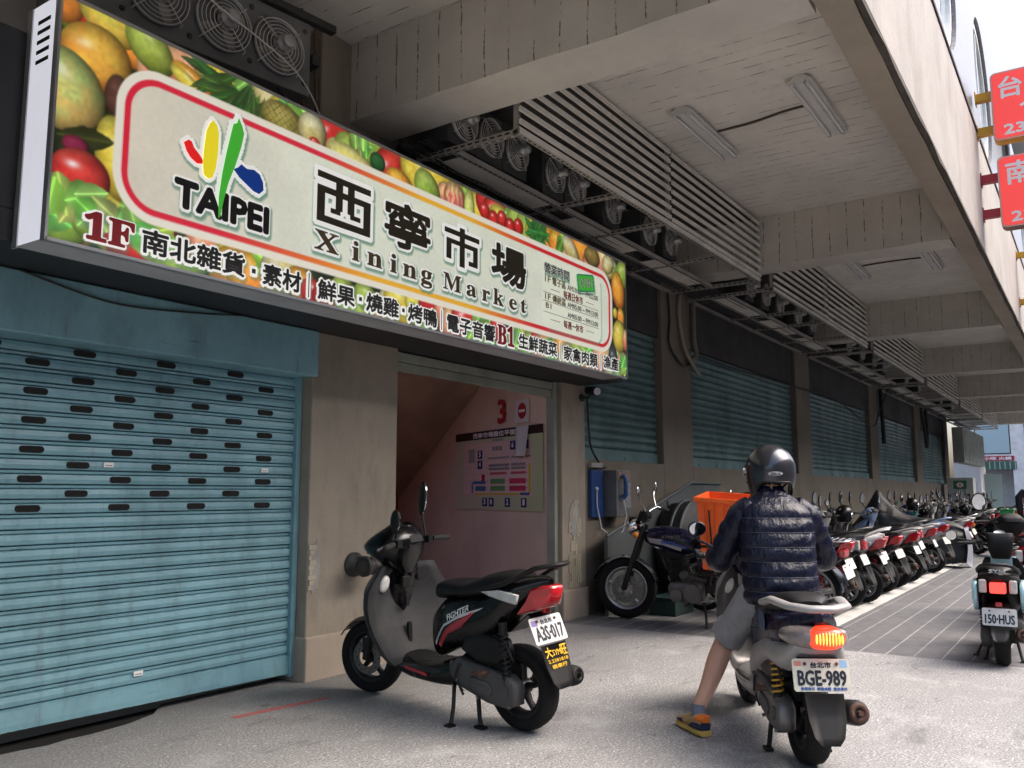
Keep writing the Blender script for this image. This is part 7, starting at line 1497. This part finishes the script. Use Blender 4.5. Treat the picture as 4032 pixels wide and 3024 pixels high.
def hsurf(a, b, d_, yaw=R(203)):   # a along the shell, b up
    ph = yaw + a / .137; q = math.acos(max(-1, min(1, b / .140 / (1.0 if b > 0 else 1.45)))); return hc + Vector(((.150 + d_) * hsn(q) * math.cos(ph), (.138 + d_) * hsn(q) * math.sin(ph), (.140 + d_) * math.cos(q) * (1.0 if q < 1.57 else 1.45)))
zc_ = -.030; HY = R(176)
mb = MB(); el = lambda rx, rz, d_, mi: mb.add([hsurf(rx * math.cos(2 * math.pi * i / 32), zc_ + rz * math.sin(2 * math.pi * i / 32), d_, HY) for i in range(32)], [tuple(range(32))], mi)
def band(rx0, rz0, rx1, rz1, d_, mi):
    N = 36; vs = [hsurf(rx * math.cos(2 * math.pi * i / N), zc_ + rz * math.sin(2 * math.pi * i / N), d_, HY) for rx, rz in ((rx0, rz0), (rx1, rz1)) for i in range(N)]; mb.add(vs, [(i, (i + 1) % N, N + (i + 1) % N, N + i) for i in range(N)], mi)
for k2 in range(6): band(.040 * (k2 + 1) / 6, .0115 * (k2 + 1) / 6, .040 * k2 / 6 + .0001, .0115 * k2 / 6 + .0001, .0012, 0)
band(.037, .0098, .0345, .0085, .0020, 1)
put_text(mb, 'ZEUS', (-.026, zc_ - .0055, .026, zc_ + .0055), lambda a, b, d_: hsurf(a, b, .0022 + d_, HY), 1, .0008)
mb.build('badge', ['ink_white', 'ink_black'], hm_)
mb = MB(); mb.tube([(.60, .115, 1.36), (.64, .09, 1.325), (.66, .03, 1.315)], .006, 6); mb.tube([(.60, -.115, 1.36), (.64, -.09, 1.325), (.66, -.03, 1.315)], .006, 6); mb.build('chin_strap', 'cable_black', hm_)

# --- pedestrian far down on the right
t = thing('person', 'distant person in a dark jacket seen from behind at the right edge', 'person', (20.5, 1.12, 0), R(5))
VS, ES, RAD = [], [], []
a0 = jv((0, 0, .90), (.13, .16)); a1 = jv((.01, 0, 1.10), (.11, .14), a0); a2 = jv((.02, 0, 1.28), (.12, .16), a1); a3 = jv((.03, 0, 1.40), (.055, .06), a2); a4 = jv((.04, 0, 1.47), (.075, .07), a3); jv((.045, 0, 1.55), (.075, .07), a4)
for s_ in (-1, 1):
    b = jv((.02, .19 * s_, 1.30), (.06, .06), a2); b = jv((.0, .25 * s_, 1.05), (.05, .05), b); b = jv((.10, .24 * s_, .85), (.038, .038), b); jv((.14, .23 * s_, .77), (.03, .04), b)
    b = jv((0, .09 * s_, .84), (.09, .09), a0); b = jv((.02, .10 * s_, .48), (.06, .06), b); b = jv((-.02, .10 * s_, .10), (.042, .042), b); jv((.12, .11 * s_, .04), (.04, .04), b)
me = bpy.data.meshes.new('body'); me.from_pydata(VS, ES, []); ob = bpy.data.objects.new('body', me); C.objects.link(ob)
md = ob.modifiers.new('skin', 'SKIN'); md.use_smooth_shade = True
for i, v in enumerate(me.skin_vertices[0].data): v.radius = RAD[i]; v.use_root = (i == 0)
ob.modifiers.new('sub', 'SUBSURF').levels = 2
bpy.context.view_layer.update(); bm2 = bpy.data.meshes.new_from_object(ob.evaluated_get(bpy.context.evaluated_depsgraph_get())); bpy.data.objects.remove(ob)
mb = MB(); mb.add([v.co.copy() for v in bm2.vertices], [tuple(p.vertices) for p in bm2.polygons], 0, True); mb.build('body', 'skin', t)
dk = mat('cloth_dark', (0.012, 0.014, 0.022), 0.8, bump=0.3, bscale=12)
mb = MB(); rings = []
for z, rx, ry in ((.80, .15, .19), (.95, .15, .185), (1.15, .14, .19), (1.30, .14, .215), (1.38, .11, .16), (1.43, .07, .075)): rings.append([(.015 + rx * math.cos(2 * math.pi * j / 24), ry * math.sin(2 * math.pi * j / 24), z) for j in range(24)])
mb.loft(rings)
for s_ in (-1, 1): mb.tube([(.02, .16 * s_, 1.33), (.0, .265 * s_, 1.20), (.0, .27 * s_, 1.02), (.10, .25 * s_, .84)], [.07, .075, .065, .05], 12)
mb.build('jacket', 'cloth_dark', t)
mb = MB()
for s_ in (-1, 1): mb.tube([(0, .09 * s_, .88), (.02, .10 * s_, .50), (-.02, .10 * s_, .08)], [.11, .085, .07], 14)
mb.build('trousers', 'cloth_dark', t)
mb = MB(); mb.ball((.03, 0, 1.545), (.098, .088, .10), 16, 10); mb.build('hair', 'hair_black', t)
for s_ in (-1, 1):
    mb = MB(); loft_x(mb, [(-.09, .0, .06, .035), (0, 0, .08, .045), (.12, 0, .05, .05), (.19, .0, .03, .03)], 2.5, 8, 14, y0=.10 * s_); mb.build('shoe', 'black_plastic', t)
